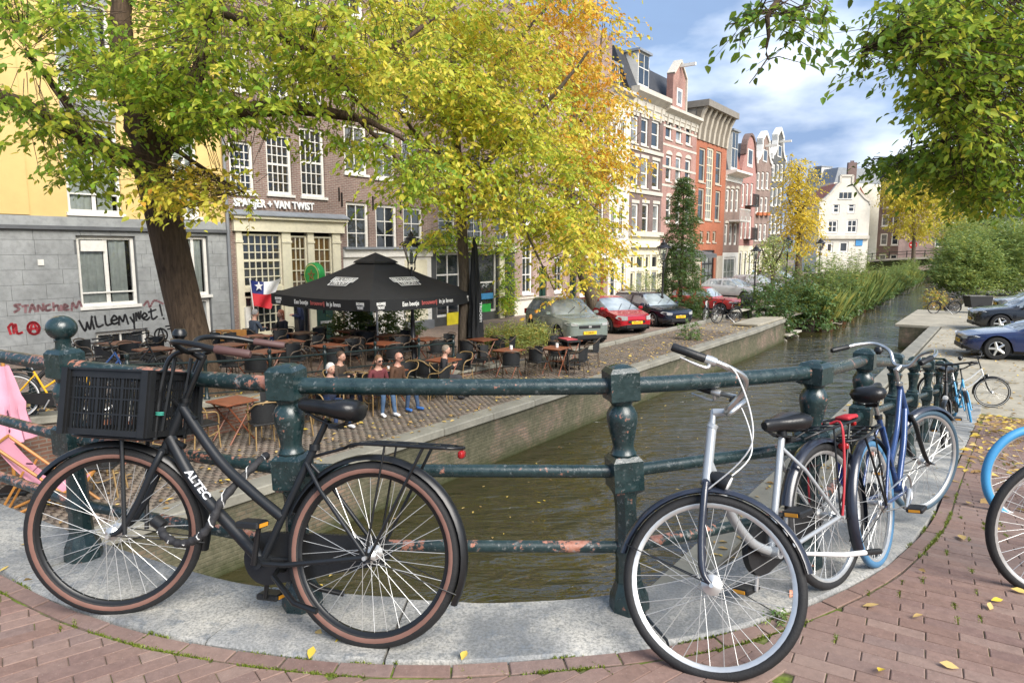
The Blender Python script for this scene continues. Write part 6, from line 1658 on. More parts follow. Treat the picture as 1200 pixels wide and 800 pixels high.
# ------------------------------------------------------------------ cars
def car(name, label, p, heading, L=4.4, W=1.84, H=1.6, paint=None, hood=.98, xw=(.30, .50), xr=(.86, .985), belt=.98, nose=.78, tail=.95, wheel_r=.33, fx=.19, rx=.79, plate=True, roofrail=False, light=(.62, .14), dark_low=True, scale=1.0, rear_z=None, group=None):
    """x runs from the nose (+L/2) to the tail; fractions are measured from the nose"""
    root = thing(name, label, 'car', p, heading, group)
    def ztop(f):
        pts = [(0, nose - .10), (.02, nose), (.08, nose + .08), (xw[0] - .02, hood), (xw[0], hood + .01), (xw[1], H - .05), (xw[1] + .06, H), (.66, H - .01), (xr[0], H - .07), (xr[1], tail if rear_z is None else rear_z), (1.0, (tail if rear_z is None else rear_z) - .12)]
        return interp(f, pts)
    def hw(f): return W / 2 * interp(f, [(0, .55), (.006, .70), (.016, .80), (.045, .89), (.10, .955), (.22, 1), (.8, 1), (.93, .95), (.985, .88), (1, .82)])
    def zb(f): return interp(f, [(0, nose - .10), (.03, nose + .02), (xw[0], belt - .02), (.6, belt + .02), (xr[1], tail - .02), (1, tail - .1)])
    n = 60; F = sorted(set([i / n for i in range(n + 1)] + [xw[0], xw[1], xr[0], xr[1], .003, .006, .011, .022, .03, .04]))
    xs = lambda yf: L / 2 - L * interp(yf, [(0, -.002), (.3, -.001), (.55, 0), (.70, .006), (.80, .016), (.89, .045), (.955, .10)]); rows = []
    ax = [fx, rx]
    for f in F:
        w = hw(f); zt = ztop(f); b = min(zb(f), zt - .02); gh = max(zt - b - .05, 0); x = L / 2 - L * f
        z0 = .20 + .10 * max(0, 1 - f / .05) + .12 * max(0, (f - .94) / .06)
        up = min(gh / .5, 1)
        pts = [(w * .90, z0), (w * .985, z0 + .10), (w, .46), (w * .995, b - .12), (w * .965, b - .015), (w * (.955 - .05 * up), b + gh * .12), (w * (.93 - .16 * up), b + gh * .80), (w * (.86 - .17 * up), zt - .045 * up - .012), (w * .55, zt - .008), (0, zt)]
        q = []
        for (yy, zz) in pts:
            for a in ax:
                dx = (f - a) * L
                if abs(dx) < wheel_r + .06: zz = max(zz, min(math.sqrt((wheel_r + .06) ** 2 - dx * dx) + wheel_r, b - .05))
            q.append((x, yy, zz))
        rows.append(q)
    k = MB(); m = len(rows[0]); vs = []; 
    for r_ in rows: vs += r_ + [(x, -y, z) for (x, y, z) in r_[-2::-1]]
    M = 2 * m - 1; fs = []; mi = []
    for i in range(len(F) - 1):
        fm = (F[i] + F[i + 1]) / 2; gh = ztop(fm) - zb(fm)
        for j in range(M - 1):
            jj = j if j < m - 1 else M - 2 - j; g_ = 0
            if jj in (5,) and gh > .22 and xw[0] + .03 < fm < xr[1] - .03 and not any(abs(fm - c) < .012 for c in ((xw[1] + .14), (xr[0] - .03))): g_ = 1
            if jj >= 7 and (xw[0] + .012 < fm < xw[1] - .008 or xr[0] + .012 < fm < xr[1] - .01): g_ = 1
            if jj == 6 and (xw[0] + .03 < fm < xw[1] - .03) : g_ = 1 if gh > .15 else 0
            if jj == 0 and dark_low: g_ = 2
            fs.append((i * M + j, (i + 1) * M + j, (i + 1) * M + j + 1, i * M + j + 1)); mi.append(g_)
    k.add(vs, fs); k.m = mi
    k.add([vs[j] for j in range(M)], [tuple(range(M - 1, -1, -1))]); k.m[-1] = 0; e = (len(F) - 1) * M
    k.mi = 0; k.add([vs[e + j] for j in range(M)], [tuple(range(M))]); k.m[-1] = 0
    k.build('body', [paint, MAT['glass_car'], PLAST], root, 32)
    MB().box((0, 0, .30), (L * .9, W * .86, .22)).build('underbody', PLAST, root, 0)
    for a in (fx, rx):
        for s in (-1, 1):
            c = (L / 2 - L * a, s * (W / 2 - .13), wheel_r); rot = Matrix.Rotation(R(-90 * s), 3, 'X')
            MB().lathe([(wheel_r + .05, -.22), (wheel_r + .05, -.06)], 20, c, rot, cap=True).build('wheel_well', DARKWIN, root, 60)
            w = MB().lathe([(wheel_r * .66, -.11), (wheel_r * .93, -.11), (wheel_r, -.07), (wheel_r, .07), (wheel_r * .93, .11), (wheel_r * .66, .11)], 24, (c[0], c[1] + s * .03, c[2]), rot, cap=False).build('wheel', RUBBER, root, 40)
            rm = MB(); rm.lathe([(wheel_r * .67, -.02), (wheel_r * .67, .085), (wheel_r * .60, .10)], 20, (c[0], c[1] + s * .03, c[2]), rot, cap=False)
            for i in range(5):
                t = 2 * math.pi * i / 5; d = Vector((math.cos(t), 0, math.sin(t))); rm.tube([Vector(c) + Vector((0, s * .115, 0)), Vector(c) + Vector((0, s * .115, 0)) + d * wheel_r * .64], [.05, .035], 5)
            rm.build('rim', ALU, w, 40)
    zl = light[0]
    for s in (-1, 1):
        f = .035; k = MB(); pts = []
        for yy, zz in ((.50, zl), (.72, zl), (.88, zl + .03), (.93, zl + .08), (.90, zl + light[1]), (.72, zl + light[1] - .02), (.50, zl + light[1] - .05)): pts.append((xs(yy) - .02, s * W / 2 * yy, zz))
        k.prism(pts if s > 0 else pts[::-1], (.045, s * .012, 0)); k.build('headlight', mat('headlight_glass', (.55, .56, .56), .12, .3, var=.2, scale=12), root, 30)
        k = MB(); k.cbox((L / 2 - L * (xw[0] + .075), s * (W / 2 + .07), belt + .07), (.10, .20, .13), .03); k.build('mirror', paint, root, 40)
        k = MB(); k.cbox((-L / 2 + .04, s * W * .40, tail - .12), (.08, W * .12, .22), .02); k.build('tail_light', mat('red_lens', (.45, .015, .015), .2, var=.1), root, 30)
        k = MB(); k.box((L / 2 - L * .5, s * (W / 2 - .002), belt - .13), (.16, .02, .025)); k.build('door_handle', paint, root, 0)
    xn = L / 2
    MB().cbox((xn - .005, 0, nose - .21), (.05, W * .46, .11), .015).build('grille', PLAST, root, 30); MB().cbox((xn - .02, 0, .34), (.09, W * .56, .15), .02).build('lower_grille', PLAST, root, 30)
    MB().box((xn + .024, 0, nose - .20), (.01, .11, .07)).build('badge', ALU, root, 0)
    if plate:
        pl = MB().box((xn + .03, 0, .50), (.012, .52, .115)).build('number_plate', mat('plate_yellow', (.80, .48, .02), .4, var=.04), root, 0)
        put_text(plate if isinstance(plate, str) else 'ZB-41-VT', .085, BLACKP, pl, axes((xn + .0375, 0, .50), (0, 1, 0), (0, 0, 1)), ext=.001, bold=.002)
    for s in (-.28, .22):
        f0 = xw[0] + .02; MB().tube([(L / 2 - L * f0, s, ztop(f0) + .02), (L / 2 - L * (xw[0] + (xw[1] - xw[0]) * .45), s + .42, ztop(xw[0] + (xw[1] - xw[0]) * .45) + .022)], .010, 5).build('wiper', BLACKM, root)
    if roofrail:
        for s in (-1, 1): MB().tube(bez([(L / 2 - L * .5, s * W * .36, H - .03), (L / 2 - L * .55, s * W * .36, H + .05), (L / 2 - L * .8, s * W * .36, H + .02), (L / 2 - L * .85, s * W * .36, H - .06)], 3), .018, 6).build('roof_rail', BLACKM, root)
    return root
GREYC = m_carpaint('sage_grey_paint', (.22, .26, .235)); REDC = m_carpaint('red_paint', (.42, .012, .02)); NAVYC = m_carpaint('dark_navy_paint', (.012, .018, .035)); REDO = m_carpaint('old_red_paint', (.36, .03, .03), .35, 0)
BLKC = m_carpaint('black_paint_car', (.012, .013, .016), .25, 0); BLUC = m_carpaint('blue_paint', (.008, .018, .075), .25, 0); SILC = m_carpaint('silver_paint', (.48, .50, .52))
def nose_at(x, y, hd, L, z=Z_ST):
    p = at_z(x, y, z); return (p.x - math.cos(hd) * L / 2, p.y - math.sin(hd) * L / 2, z + .005)
h1 = R(-70)
car('parked_car', 'sage grey crossover car parked nose-out by the bamboo planter', nose_at(691, 406, h1, 4.4), h1, 4.4, 1.87, 1.65, GREYC, hood=1.03, xw=(.27, .47), xr=(.87, .985), belt=1.03, nose=.92, tail=1.08, wheel_r=.35, plate='T-248-RV', light=(.76, .12))
car('parked_car', 'bright red hatchback parked between the grey and navy cars', nose_at(746, 392, R(-68), 4.5), R(-68), 4.5, 1.76, 1.47, REDC, hood=.90, xw=(.20, .48), xr=(.74, .985), belt=.93, nose=.74, tail=1.12, wheel_r=.32, plate='SX-611-G', light=(.60, .20))
car('parked_car', 'dark navy estate car parked next to the red hatchback', nose_at(797, 384, R(-66), 4.7), R(-66), 4.7, 1.80, 1.48, NAVYC, hood=.90, xw=(.26, .44), xr=(.91, .99), belt=.90, nose=.74, tail=.98, wheel_r=.32, plate='96-JZ-TK', light=(.58, .15), roofrail=True)
p = at_z(846, 362, Z_ST)
car('parked_car', 'older boxy red hatchback behind the bicycles and bench', nose_at(866, 368, R(-38), 3.9), R(-38), 3.9, 1.64, 1.42, REDO, hood=.86, xw=(.30, .44), xr=(.88, .985), belt=.86, nose=.76, tail=.88, wheel_r=.29, plate='LK-52-HN', light=(.58, .14))
car('parked_car', 'silver car parked beyond the old red hatchback', nose_at(892, 352, R(-45), 4.3), R(-45), 4.3, 1.75, 1.47, SILC, hood=.92, xw=(.24, .46), xr=(.86, .985), belt=.92, nose=.76, tail=1.0, wheel_r=.31, light=(.6, .15))
for i, (x, y, lab) in enumerate(((915, 345, 'pale silver car in the row behind the ivy bank'), (940, 338, 'silver grey car half hidden by tall grasses'))):
    car('parked_car', lab, nose_at(x, y, R(-50), 4.3), R(-50), 4.3, 1.76, 1.5, SILC, hood=.92, xw=(.24, .46), xr=(.86, .985), belt=.92, nose=.76, tail=1.0, wheel_r=.31)
hn = R(144)
car('parked_car', 'dark blue sedan parked facing the canal on the right bank', nose_at(1122, 415, R(158), 4.95), R(158), 4.95, 1.95, 1.45, BLUC, hood=.93, xw=(.27, .49), xr=(.72, .93), belt=.94, nose=.74, tail=1.02, wheel_r=.36, fx=.175, rx=.775, light=(.62, .12), rear_z=1.04)
car('parked_car', 'black sport utility car parked behind the dark blue sedan', nose_at(1136, 386, R(158), 4.8), R(158), 4.8, 1.93, 1.72, BLKC, hood=1.08, xw=(.27, .45), xr=(.88, .985), belt=1.06, nose=.88, tail=1.1, wheel_r=.38, light=(.78, .12), fx=.185)
car('parked_car', 'silver car glimpsed beyond the black sport utility car', nose_at(1166, 366, R(160), 4.3), R(160), 4.3, 1.76, 1.5, SILC, hood=.92, xw=(.24, .46), xr=(.86, .985), belt=.92, nose=.76, tail=1.0, wheel_r=.31)

# ------------------------------------------------------------------ people
SKIN = mat('skin', (.50, .28, .20), .55, var=.06, scale=8)
def person(label, p, rz, pose='sit', top=(.1, .1, .1), legs=(.05, .09, .2), shoes=(.7, .7, .7), hair=(.1, .06, .03), skin=None, hairstyle='short', lean=.12, arms='lap', scale=1.0, glasses=False, bald=False, look=0.0, sleeve=True):
    root = thing('person', label, 'person', p, rz, scale=scale)
    V = []; E = []; Rr = []; G = []
    def v(pt, r, g_, par=None):
        V.append(Vector(pt)); Rr.append(r); G.append(g_)
        if par is not None: E.append((par, len(V) - 1))
        return len(V) - 1
    if pose == 'sit': pz, hx = .52, 0
    else: pz, hx = .93, 0
    pel = v((0, 0, pz), (.15, .105), 'legs')
    fwd = lambda h: math.sin(lean) * h
    w1 = v((fwd(.13), 0, pz + .13), (.145, .10), 'top', pel); ch = v((fwd(.33) + .005, 0, pz + .33), (.165, .11), 'top', w1); nk0 = v((fwd(.48), 0, pz + .47), (.10, .07), 'top', ch)
    nk = v((fwd(.53) + .01, 0, pz + .535), (.055, .055), 'skin', nk0); hd0 = v((fwd(.58) + .02, 0, pz + .59), (.06, .06), 'skin', nk); hd1 = v((fwd(.64) + .025, 0, pz + .655), (.06, .06), 'skin', hd0)
    for s in (-1, 1):
        sh = v((fwd(.42), s * .175, pz + .43), (.06, .062), 'top', ch)
        if arms == 'lap': el = (fwd(.2) + .03, s * .235, pz + .17); ha = (.27, s * .09, pz + .13)
        elif arms == 'table': el = (.14, s * .24, pz + .20); ha = (.36, s * .10, pz + .24)
        elif arms == 'cross': el = (.05, s * .25, pz + .18); ha = (.24, -s * .03, pz + .25 + .02 * s)
        elif arms == 'tray': el = (.02, s * .25, pz + .17); ha = (.30, s * .16, pz + .22)
        elif arms == 'phone': el = (.04, s * .24, pz + .16); ha = (.30, s * .05, pz + .30)
        else: el = (-.02, s * .24, pz + .15); ha = (.05, s * .25, pz - .10)
        e_ = v(el, (.043, .045), 'top', sh); hw_ = Vector(el).lerp(Vector(ha), .86); wr = v(hw_, (.029, .031), 'top' if sleeve else 'skin', e_); hn = v(ha, (.034, .022), 'skin', wr)
        d = (Vector(ha) - Vector(el)).normalized(); sd = Vector((0, s, 0)); dn = Vector((0, 0, -1))
        for q, (o_, ln) in enumerate(((-.024, .055), (-.008, .066), (.008, .062), (.022, .05))):
            a_ = v(Vector(ha) + d * (.02 + ln * .5) + sd * o_, (.0085, .0085), 'skin', hn); v(Vector(ha) + d * (.015 + ln * .9) + sd * o_ + dn * .02, (.0075, .0075), 'skin', a_)
        th_ = v(Vector(ha) - sd * .035 + d * .02, (.0095, .0095), 'skin', hn); v(Vector(ha) - sd * .042 + d * .05 + dn * .008, (.008, .008), 'skin', th_)
        hp = v((0.02, s * .095, pz - .03), (.088, .088), 'legs', pel)
        if pose == 'sit':
            kn = v((.44, s * .11, pz - .005), (.062, .062), 'legs', hp); ak = v((.45 + .06 * s, s * .12, .10), (.042, .045), 'legs', kn); hl = v((.44 + .06 * s, s * .12, .055), (.042, .045), 'shoes', ak); v((.60 + .06 * s, s * .14, .045), (.04, .032), 'shoes', hl)
        else:
            st_ = .10 * s if pose == 'walk' else 0.0
            kn = v((.03 + st_ * 1.2, s * .10, .50), (.06, .064), 'legs', hp); ak = v((-.02 + st_ * 1.8, s * .10, .11), (.04, .044), 'legs', kn); hl = v((-.02 + st_ * 1.8, s * .10, .05), (.042, .045), 'shoes', ak); v((.13 + st_ * 1.8, s * .12, .04), (.04, .032), 'shoes', hl)
    me = bpy.data.meshes.new('skel'); me.from_pydata(V, E, []); o = bpy.data.objects.new('skel', me); COL.objects.link(o)
    mod = o.modifiers.new('s', 'SKIN'); mod.use_smooth_shade = True
    for i, sv_ in enumerate(me.skin_vertices[0].data): sv_.radius = Rr[i]; sv_.use_root = (i == 0)
    ss_ = o.modifiers.new('u', 'SUBSURF'); ss_.levels = 2; ss_.render_levels = 2
    dg = bpy.context.evaluated_depsgraph_get(); bm_ = bpy.data.meshes.new_from_object(o.evaluated_get(dg)); bpy.data.objects.remove(o); bpy.data.meshes.remove(me)
    tag_ = '%02d%02d%02d' % tuple(int(c * 99) for c in top); order = ['top', 'legs', 'shoes', 'skin']
    for nm, c in (('top', top), ('legs', legs), ('shoes', shoes)): bm_.materials.append(mat('cloth_%02d%02d%02d' % tuple(int(q * 99) for q in c), c, .85, var=.25, scale=9, bump=.3, bscale=25))
    bm_.materials.append(skin or SKIN)
    pa = np.array([V[a] for a, b in E]); pb = np.array([V[b] for a, b in E]); gi = [order.index(G[b]) for a, b in E]
    for f in bm_.polygons:
        c = np.array(f.center); ab = pb - pa; t = np.clip(((c - pa) * ab).sum(1) / ((ab * ab).sum(1) + 1e-9), 0, 1); q = int(np.argmin(((pa + ab * t[:, None] - c) ** 2).sum(1))); f.material_index = gi[q]; f.use_smooth = True
    hc = V[hd1]
    bmx = bmesh.new(); bmx.from_mesh(bm_); n0 = len(bmx.faces)          # head with jaw, brow and nose on the same surface
    rs = []
    for i in range(13):
        f = -1 + 2 * i / 12; rw = math.sqrt(max(0, 1 - f * f)); row = []
        for j in range(16):
            a = 2 * math.pi * j / 16; jaw = 1 - .22 * max(0, -f - .2); x = .098 * rw * math.cos(a) * (jaw if math.cos(a) < 0 else 1); y = .077 * rw * math.sin(a) * jaw
            if math.cos(a) > .98 and -.42 < f < .1: x += .026 * (1 - abs(f + .2) / .33)
            if math.cos(a) > .6 and .0 < f < .16: x -= .006
            row.append(bmx.verts.new((hc.x + x, hc.y + y, hc.z + .118 * f)))
        rs.append(row)
    for i in range(12):
        for j in range(16):
            fc = bmx.faces.new((rs[i][j], rs[i][(j + 1) % 16], rs[i + 1][(j + 1) % 16], rs[i + 1][j])); fc.material_index = 3; fc.smooth = True
    bmx.to_mesh(bm_); bmx.free()
    b = bpy.data.objects.new('body', bm_); link(b, root)
    hc = V[hd1]; HM = mat('hair_%02d%02d%02d' % tuple(int(c * 99) for c in hair), hair, .7, var=.3, scale=25, bump=.5, bscale=60)
    if not bald:
        k = MB(); n, m = 16, 10; vs = []
        low_ = {'short': -.02, 'long': -.16, 'bob': -.09}[hairstyle]
        for i in range(m + 1):
            f = i / m
            for j in range(n):
                a = 2 * math.pi * j / n; front = max(0, math.cos(a)); zmax = .115; zmin = low_ + (.075 - low_) * front ** .6
                z = zmax + (zmin - zmax) * f; rr_ = math.sqrt(max(0.0, 1 - ((z) / .128) ** 2)) if z > -.03 else 1.0
                vs.append((hc.x + .106 * rr_ * math.cos(a) - .008, hc.y + .088 * rr_ * math.sin(a), hc.z + z + .010))
        k.add(vs, [(i * n + j, i * n + (j + 1) % n, (i + 1) * n + (j + 1) % n, (i + 1) * n + j) for i in range(m) for j in range(n)] + [tuple(range(n))]); k.build('hair', HM, root, 60)
    for s in (-1, 1):
        MB().ball(hc + Vector((.094, s * .033, .005)), .011, 8, 6).build('eye', BLACKP, root); MB().ball(hc + Vector((.0, s * .083, -.012)), .022, 8, 6, (1, .45, 1.3)).build('ear', skin or SKIN, root)
    MB().ball(hc + Vector((.088, 0, -.068)), .02, 8, 6, (.5, 1.2, .3)).build('mouth', mat('lips', (.35, .12, .1), .5), root)
    if glasses:
        k = MB()
        for s in (-1, 1): k.box(hc + Vector((.104, s * .036, .006)), (.012, .052, .036)); k.tube([hc + Vector((.1, s * .062, .01)), hc + Vector((0, s * .085, .01))], .003, 4)
        k.box(hc + Vector((.107, 0, .012)), (.008, .03, .008)); k.build('sunglasses', BLACKP, root, 0)
    return root
JEAN = (.035, .065, .125); UAr = UA
def seat_at(s, t, z, face, **kw): return person(kw.pop('label'), ST(s, t, z), face, 'sit', **kw)
zq = Z_ST + .012
pw = lambda x, y: (lambda p: (s_of(p), t_of(p)))(at_z(x, y, Z_ST))
def seated(x, y, face, label, back=.45, chair='lc|tan', lab=LOWC, z=None, **kw):
    """feet at pixel (x, y); the seat lies behind them, with a chair under it"""
    q = at_z(x, y, Z_ST) if z is None else at_z(x, y, z); zz = q.z + .012; d = Vector((math.cos(face), math.sin(face), 0)); b = q - d * back
    co = place(chair, bistro_chair, (b.x - d.x * .04, b.y - d.y * .04, zz), face, *lab); co['label'] = 'tan framed bistro chair under the ' + ' '.join(label.split()[:6])
    return person(label, (b.x, b.y, zz - .0), face, 'sit', scale=.98, **kw)
nA = math.atan2(N.y, N.x)
seated(402, 503, nA - .1, 'white haired person in dark navy seated on the lower terrace', top=(.02, .025, .05), legs=(.02, .04, .10), hair=(.62, .60, .57), arms='table', hairstyle='bob')
seated(418, 480, nA + .3, 'person in a dark brown jacket seated on the terrace with white shoes', top=(.05, .035, .025), legs=(.02, .03, .06), hair=(.07, .04, .025), shoes=(.75, .75, .75), arms='table')
seated(456, 489, nA - .2, 'person with brown bob and sunglasses, maroon top and blue jeans', top=(.12, .025, .03), legs=(.06, .11, .19), hair=(.14, .075, .035), shoes=(.78, .78, .78), glasses=True, hairstyle='bob', arms='lap')
seated(484, 482, nA + .15, 'bald person in sunglasses, brown shirt and jeans with blue shoes', top=(.075, .035, .018), legs=JEAN, shoes=(.03, .12, .36), bald=True, glasses=True, arms='lap', skin=mat('skin_pink', (.48, .25, .18), .5))
seated(541, 467, nA + .7, 'person in black jacket with short grey hair looking at a phone', top=(.015, .015, .018), legs=(.03, .03, .035), shoes=(.012, .012, .012), hair=(.20, .16, .12), arms='phone')
pf = lambda x, t, z=None: (lambda p: ST(s_of(p), t, lstreet(s_of(p))))(at_t(x, 400, t))
for x, t, fc, kw in ((297, -18.3, UA, dict(label='person with grey hair in slate jacket seated before the cafe window', top=(.05, .065, .09), hair=(.25, .24, .23), arms='table')), (334, -18.0, UA + math.pi, dict(label='person with long reddish hair in black seated at the cafe window', top=(.012, .012, .013), hair=(.30, .10, .05), hairstyle='long', arms='table'))):
    q = pf(x, t); place('uc|dark', bistro_chair, q, fc, *UPC); person(kw.pop('label'), (q.x, q.y, q.z - .0), fc, 'sit', scale=1.08, **kw)
person('waiter in navy jacket standing at the cafe door with an order pad', pf(355, -18.4), R(190), 'stand', top=(.012, .02, .06), legs=(.015, .018, .03), hair=(.05, .03, .02), arms='tray', shoes=(.6, .75, .8), scale=1.04)
def far_person(x, yfeet, label, **kw):
    q = at_z(x, yfeet, Z_ST); return person(label, (q.x, q.y, Z_ST), kw.pop('face', R(-90)), kw.pop('pose', 'walk'), **kw)
far_person(815, 345, 'man in an olive jacket walking by the orange brick house', top=(.09, .08, .05), legs=(.12, .10, .07), hair=(.05, .04, .03), arms='down', face=R(-60))
far_person(789, 351, 'person in a pinkish top standing beside the conifer', top=(.38, .22, .18), legs=(.02, .025, .04), hair=(.25, .2, .15), arms='phone', face=R(-100))
far_person(881, 333, 'person in a light blue shirt seen beyond the silver car', top=(.16, .28, .45), legs=(.02, .025, .04), hair=(.04, .03, .02), arms='down', face=R(80))
far_person(890, 333, 'person in a dark maroon coat beside the blue shirt', top=(.05, .02, .02), legs=(.02, .02, .02), hair=(.03, .02, .02), arms='down', face=R(60))
# ------------------------------------------------------------------ bench, cabinet, bikes across the canal
GREENB = mat('bench_green', (.02, .05, .04), .5)
for x, y, lab in ((868, 374, 'weathered bench plank beside the grey cabinet on the left quay'), (898, 369, 'second quay bench near the ivy bank')):
    q = at_z(x, y, Z_ST); bt = thing('park_bench', lab, 'bench', (q.x, q.y, Z_ST), UA)
    for i in range(3): MB().cbox((0, -.15 + .16 * i, .45), (1.7, .14, .04), .008).build('slat', MAT['oldwood'], bt, 30)
    for sx_ in (-.7, .7): MB().prism([(sx_ - .04, -.22, 0), (sx_ - .04, -.15, .43), (sx_ - .04, .22, .43), (sx_ - .04, .25, 0), (sx_ - .04, .18, 0), (sx_ - .04, .15, .36), (sx_ - .04, -.1, .36), (sx_ - .04, -.15, 0)], (.08, 0, 0)).build('leg', BLACKM, bt, 0)
q = at_z(872, 371, Z_ST); cb = thing('utility_cabinet', 'rounded dark grey utility cabinet between bench and old red car', 'cabinet', (q.x + .3, q.y + .6, Z_ST), UA)
MB().cbox((0, 0, .55), (.85, .4, 1.1), .06).build('casing', mat('cabinet_grey', (.05, .055, .055), .6, var=.2, grime=.2), cb, 40); MB().cbox((0, 0, 1.13), (.80, .36, .06), .02).build('lid', mat('cabinet_grey'  , (0, 0, 0)), cb, 40); MB().box((0, -.205, .8), (.12, .012, .15)).build('sticker', WHITE, cb, 0)
def parked_bike(x, y, hd, lab, fm, **kw):
    q = at_z(x, y, Z_ST); bike('parked_bicycle', lab, (q.x, q.y, Z_ST + .01), hd, fm=fm, group=None, **kw)
parked_bike(862, 378, R(200), 'black bicycle parked beside the bench on the left quay', BLACKM, light=False)
parked_bike(838, 376, R(230), 'black bicycle with teal bag parked by the navy estate', BLACKM, light=False, crank=20)
parked_bike(828, 372, R(250), 'white framed bicycle standing in the rack by the estate car', SILV, light=False)
parked_bike(818, 368, R(245), 'dark bicycle at the far end of the rack by the estate', NAVYF, light=False)
parked_bike(1118, 368, R(178), 'black cargo bicycle on the right bank before the willow shrubs', BLACKM, bar='flat', barz=1.15, light=False)
q = at_z(1125, 367, Z_ST); cbx = thing('cargo_box', 'black open cargo box carried on the bicycle before the willow shrubs', 'box', (q.x + .1, q.y - .1, Z_ST), R(178))
k = MB(); k.prism([(-1.3, -.32, .35), (-.25, -.32, .35), (-.1, -.32, .95), (-1.35, -.32, .95)], (0, .64, 0)); k.build('tub', PLAST, cbx, 0); MB().tube([(-1.35, -.34, .96), (-.1, -.34, .96), (-.1, .34, .96), (-1.35, .34, .96)], .02, 6, closed=True).build('rim', BLACKM, cbx)
for sy in (-.38, .38):
    w = MB().torus((-.75, sy, .26), .22, .03, 24, 6).build('wheel', RUBBER, cbx, 60)
# bikes along the grey block wall, up on the street
YEL = mat('yellow_plastic', (.75, .40, .015), .4)
def wall_bike(x, y, hd, lab, fm, **kw):
    q = at_left(x, y); bike('parked_bicycle', lab, (q.x, q.y, lstreet(s_of(q)) + .01), hd, fm=fm, **kw)
wall_bike(20, 492, R(20), 'bicycle with yellow frame and fork behind the iron fence', YEL, fork_m=YEL, rim_m=ALU, light=False, barz=1.1, bar='flat', steer=R(25), wall=mat('white_sidewall', (.7, .7, .68), .5))
wall_bike(72, 478, R(30), 'blue bicycle leaning by the fence behind the crate bike', BLUEF, light=False)
wall_bike(120, 466, R(28), 'black bicycle parked below the basement window', BLACKM, light=False, bar='cruiser')
wall_bike(165, 458, R(30), 'dark bicycle with raised bars beside the big tree', BLACKM, light=False, bar='cruiser', barz=1.2)
# ------------------------------------------------------------------ foliage
LEAF = m_leaf('elm_leaf', [(0, (.018, .055, .010)), (.22, (.075, .18, .022)), (.42, (.20, .36, .035)), (.58, (.48, .55, .06)), (.74, (.78, .66, .09)), (.87, (.80, .54, .09)), (1, (.74, .32, .05))], .5)
LEAFD = m_leaf('dark_leaf', [(0, (.03, .07, .022)), (.4, (.07, .14, .045)), (.75, (.14, .22, .07)), (1, (.28, .32, .10))], .3)
LEAFR = m_leaf('reed_leaf', [(0, (.05, .10, .03)), (.4, (.15, .24, .075)), (.7, (.34, .39, .12)), (.88, (.55, .48, .12)), (1, (.60, .28, .07))], .38)
LEAFG = m_leaf('gold_leaf', [(0, (.45, .42, .06)), (.5, (.68, .50, .05)), (1, (.74, .42, .05))], .45)
def leaf_cloud(name, P, D, S, hue, mt, parent, wid=.55, droop=.5, fold=.25, seed=1):
    """P (n,3) leaf bases, D (n,3) directions the tips point to, S lengths -> one mesh of folded leaf blades"""
    rng = np.random.default_rng(seed); n = len(P)
    D = D / (np.linalg.norm(D, axis=1, keepdims=True) + 1e-9)
    Nn = rng.normal(0, 1, (n, 3)); Nn[:, 2] = np.abs(Nn[:, 2]) + .9
    Sd = np.cross(D, Nn); Sd /= (np.linalg.norm(Sd, axis=1, keepdims=True) + 1e-9); Up = np.cross(Sd, D)
    S = S[:, None]; w = S * wid * .5
    base = P; l1 = P + D * S * .30 + Sd * w * .95 + Up * w * fold; l2 = P + D * S * .68 + Sd * w * .72 + Up * w * fold * .5; tip = P + D * S - Up * S * .10
    r1 = P + D * S * .30 - Sd * w * .95 + Up * w * fold; r2 = P + D * S * .68 - Sd * w * .72 + Up * w * fold * .5
    V = np.stack([base, l1, l2, tip, r2, r1], 1).reshape(-1, 3); i = np.arange(n)[:, None] * 6
    F = np.concatenate([i + np.array([[0, 1, 2, 3]]), i + np.array([[0, 3, 4, 5]])], 1).reshape(-1, 4)
    o = np_mesh(name, V, F, mt, parent, attr={'hue': np.repeat(np.clip(hue, 0, 1), 2)}); return o
def sprays(C, n_leaf, length, size, rng, hue, hs=.09, dirs=None, droop=.55):
    """each centre in C becomes a twig with n_leaf leaves; returns leaf arrays and twig segments"""
    k = len(C); a = rng.uniform(0, 2 * np.pi, k)
    d = np.stack([np.cos(a), np.sin(a), rng.uniform(-.5, .25, k)], 1) if dirs is None else dirs
    d /= np.linalg.norm(d, axis=1, keepdims=True)
    f = np.tile(np.linspace(0, 1, n_leaf), k); rep = np.repeat(np.arange(k), n_leaf)
    L = length * rng.uniform(.6, 1.4, k)
    P = C[rep] + d[rep] * (f * L[rep])[:, None]; P[:, 2] -= droop * (f ** 2) * L[rep] * .6
    P += rng.normal(0, size * .22, P.shape)
    side = np.cross(d, np.array([0, 0, 1.])); side /= np.linalg.norm(side, axis=1, keepdims=True) + 1e-9
    sg = np.where(np.arange(len(f)) % 2 == 0, 1, -1)[:, None]
    D = d[rep] * .6 + side[rep] * sg * .7 + rng.normal(0, .35, P.shape); D[:, 2] -= droop
    S = size * rng.uniform(.6, 1.25, len(P)); h = hue[rep] + rng.normal(0, hs, len(P))
    T = [(C[i] - d[i] * L[i] * .35, C[i] + d[i] * L[i] * .9 - np.array([0, 0, droop * .5 * L[i]])) for i in range(k)]
    return P, D, S, h, T
def twigs(m, T, r=.006):
    for a, b in T:
        a, b = Vector(a), Vector(b); mid = a.lerp(b, .5) + Vector((0, 0, .06)); m.tube([a, mid, b], [r, r * .7, r * .35], 4, cap=False)
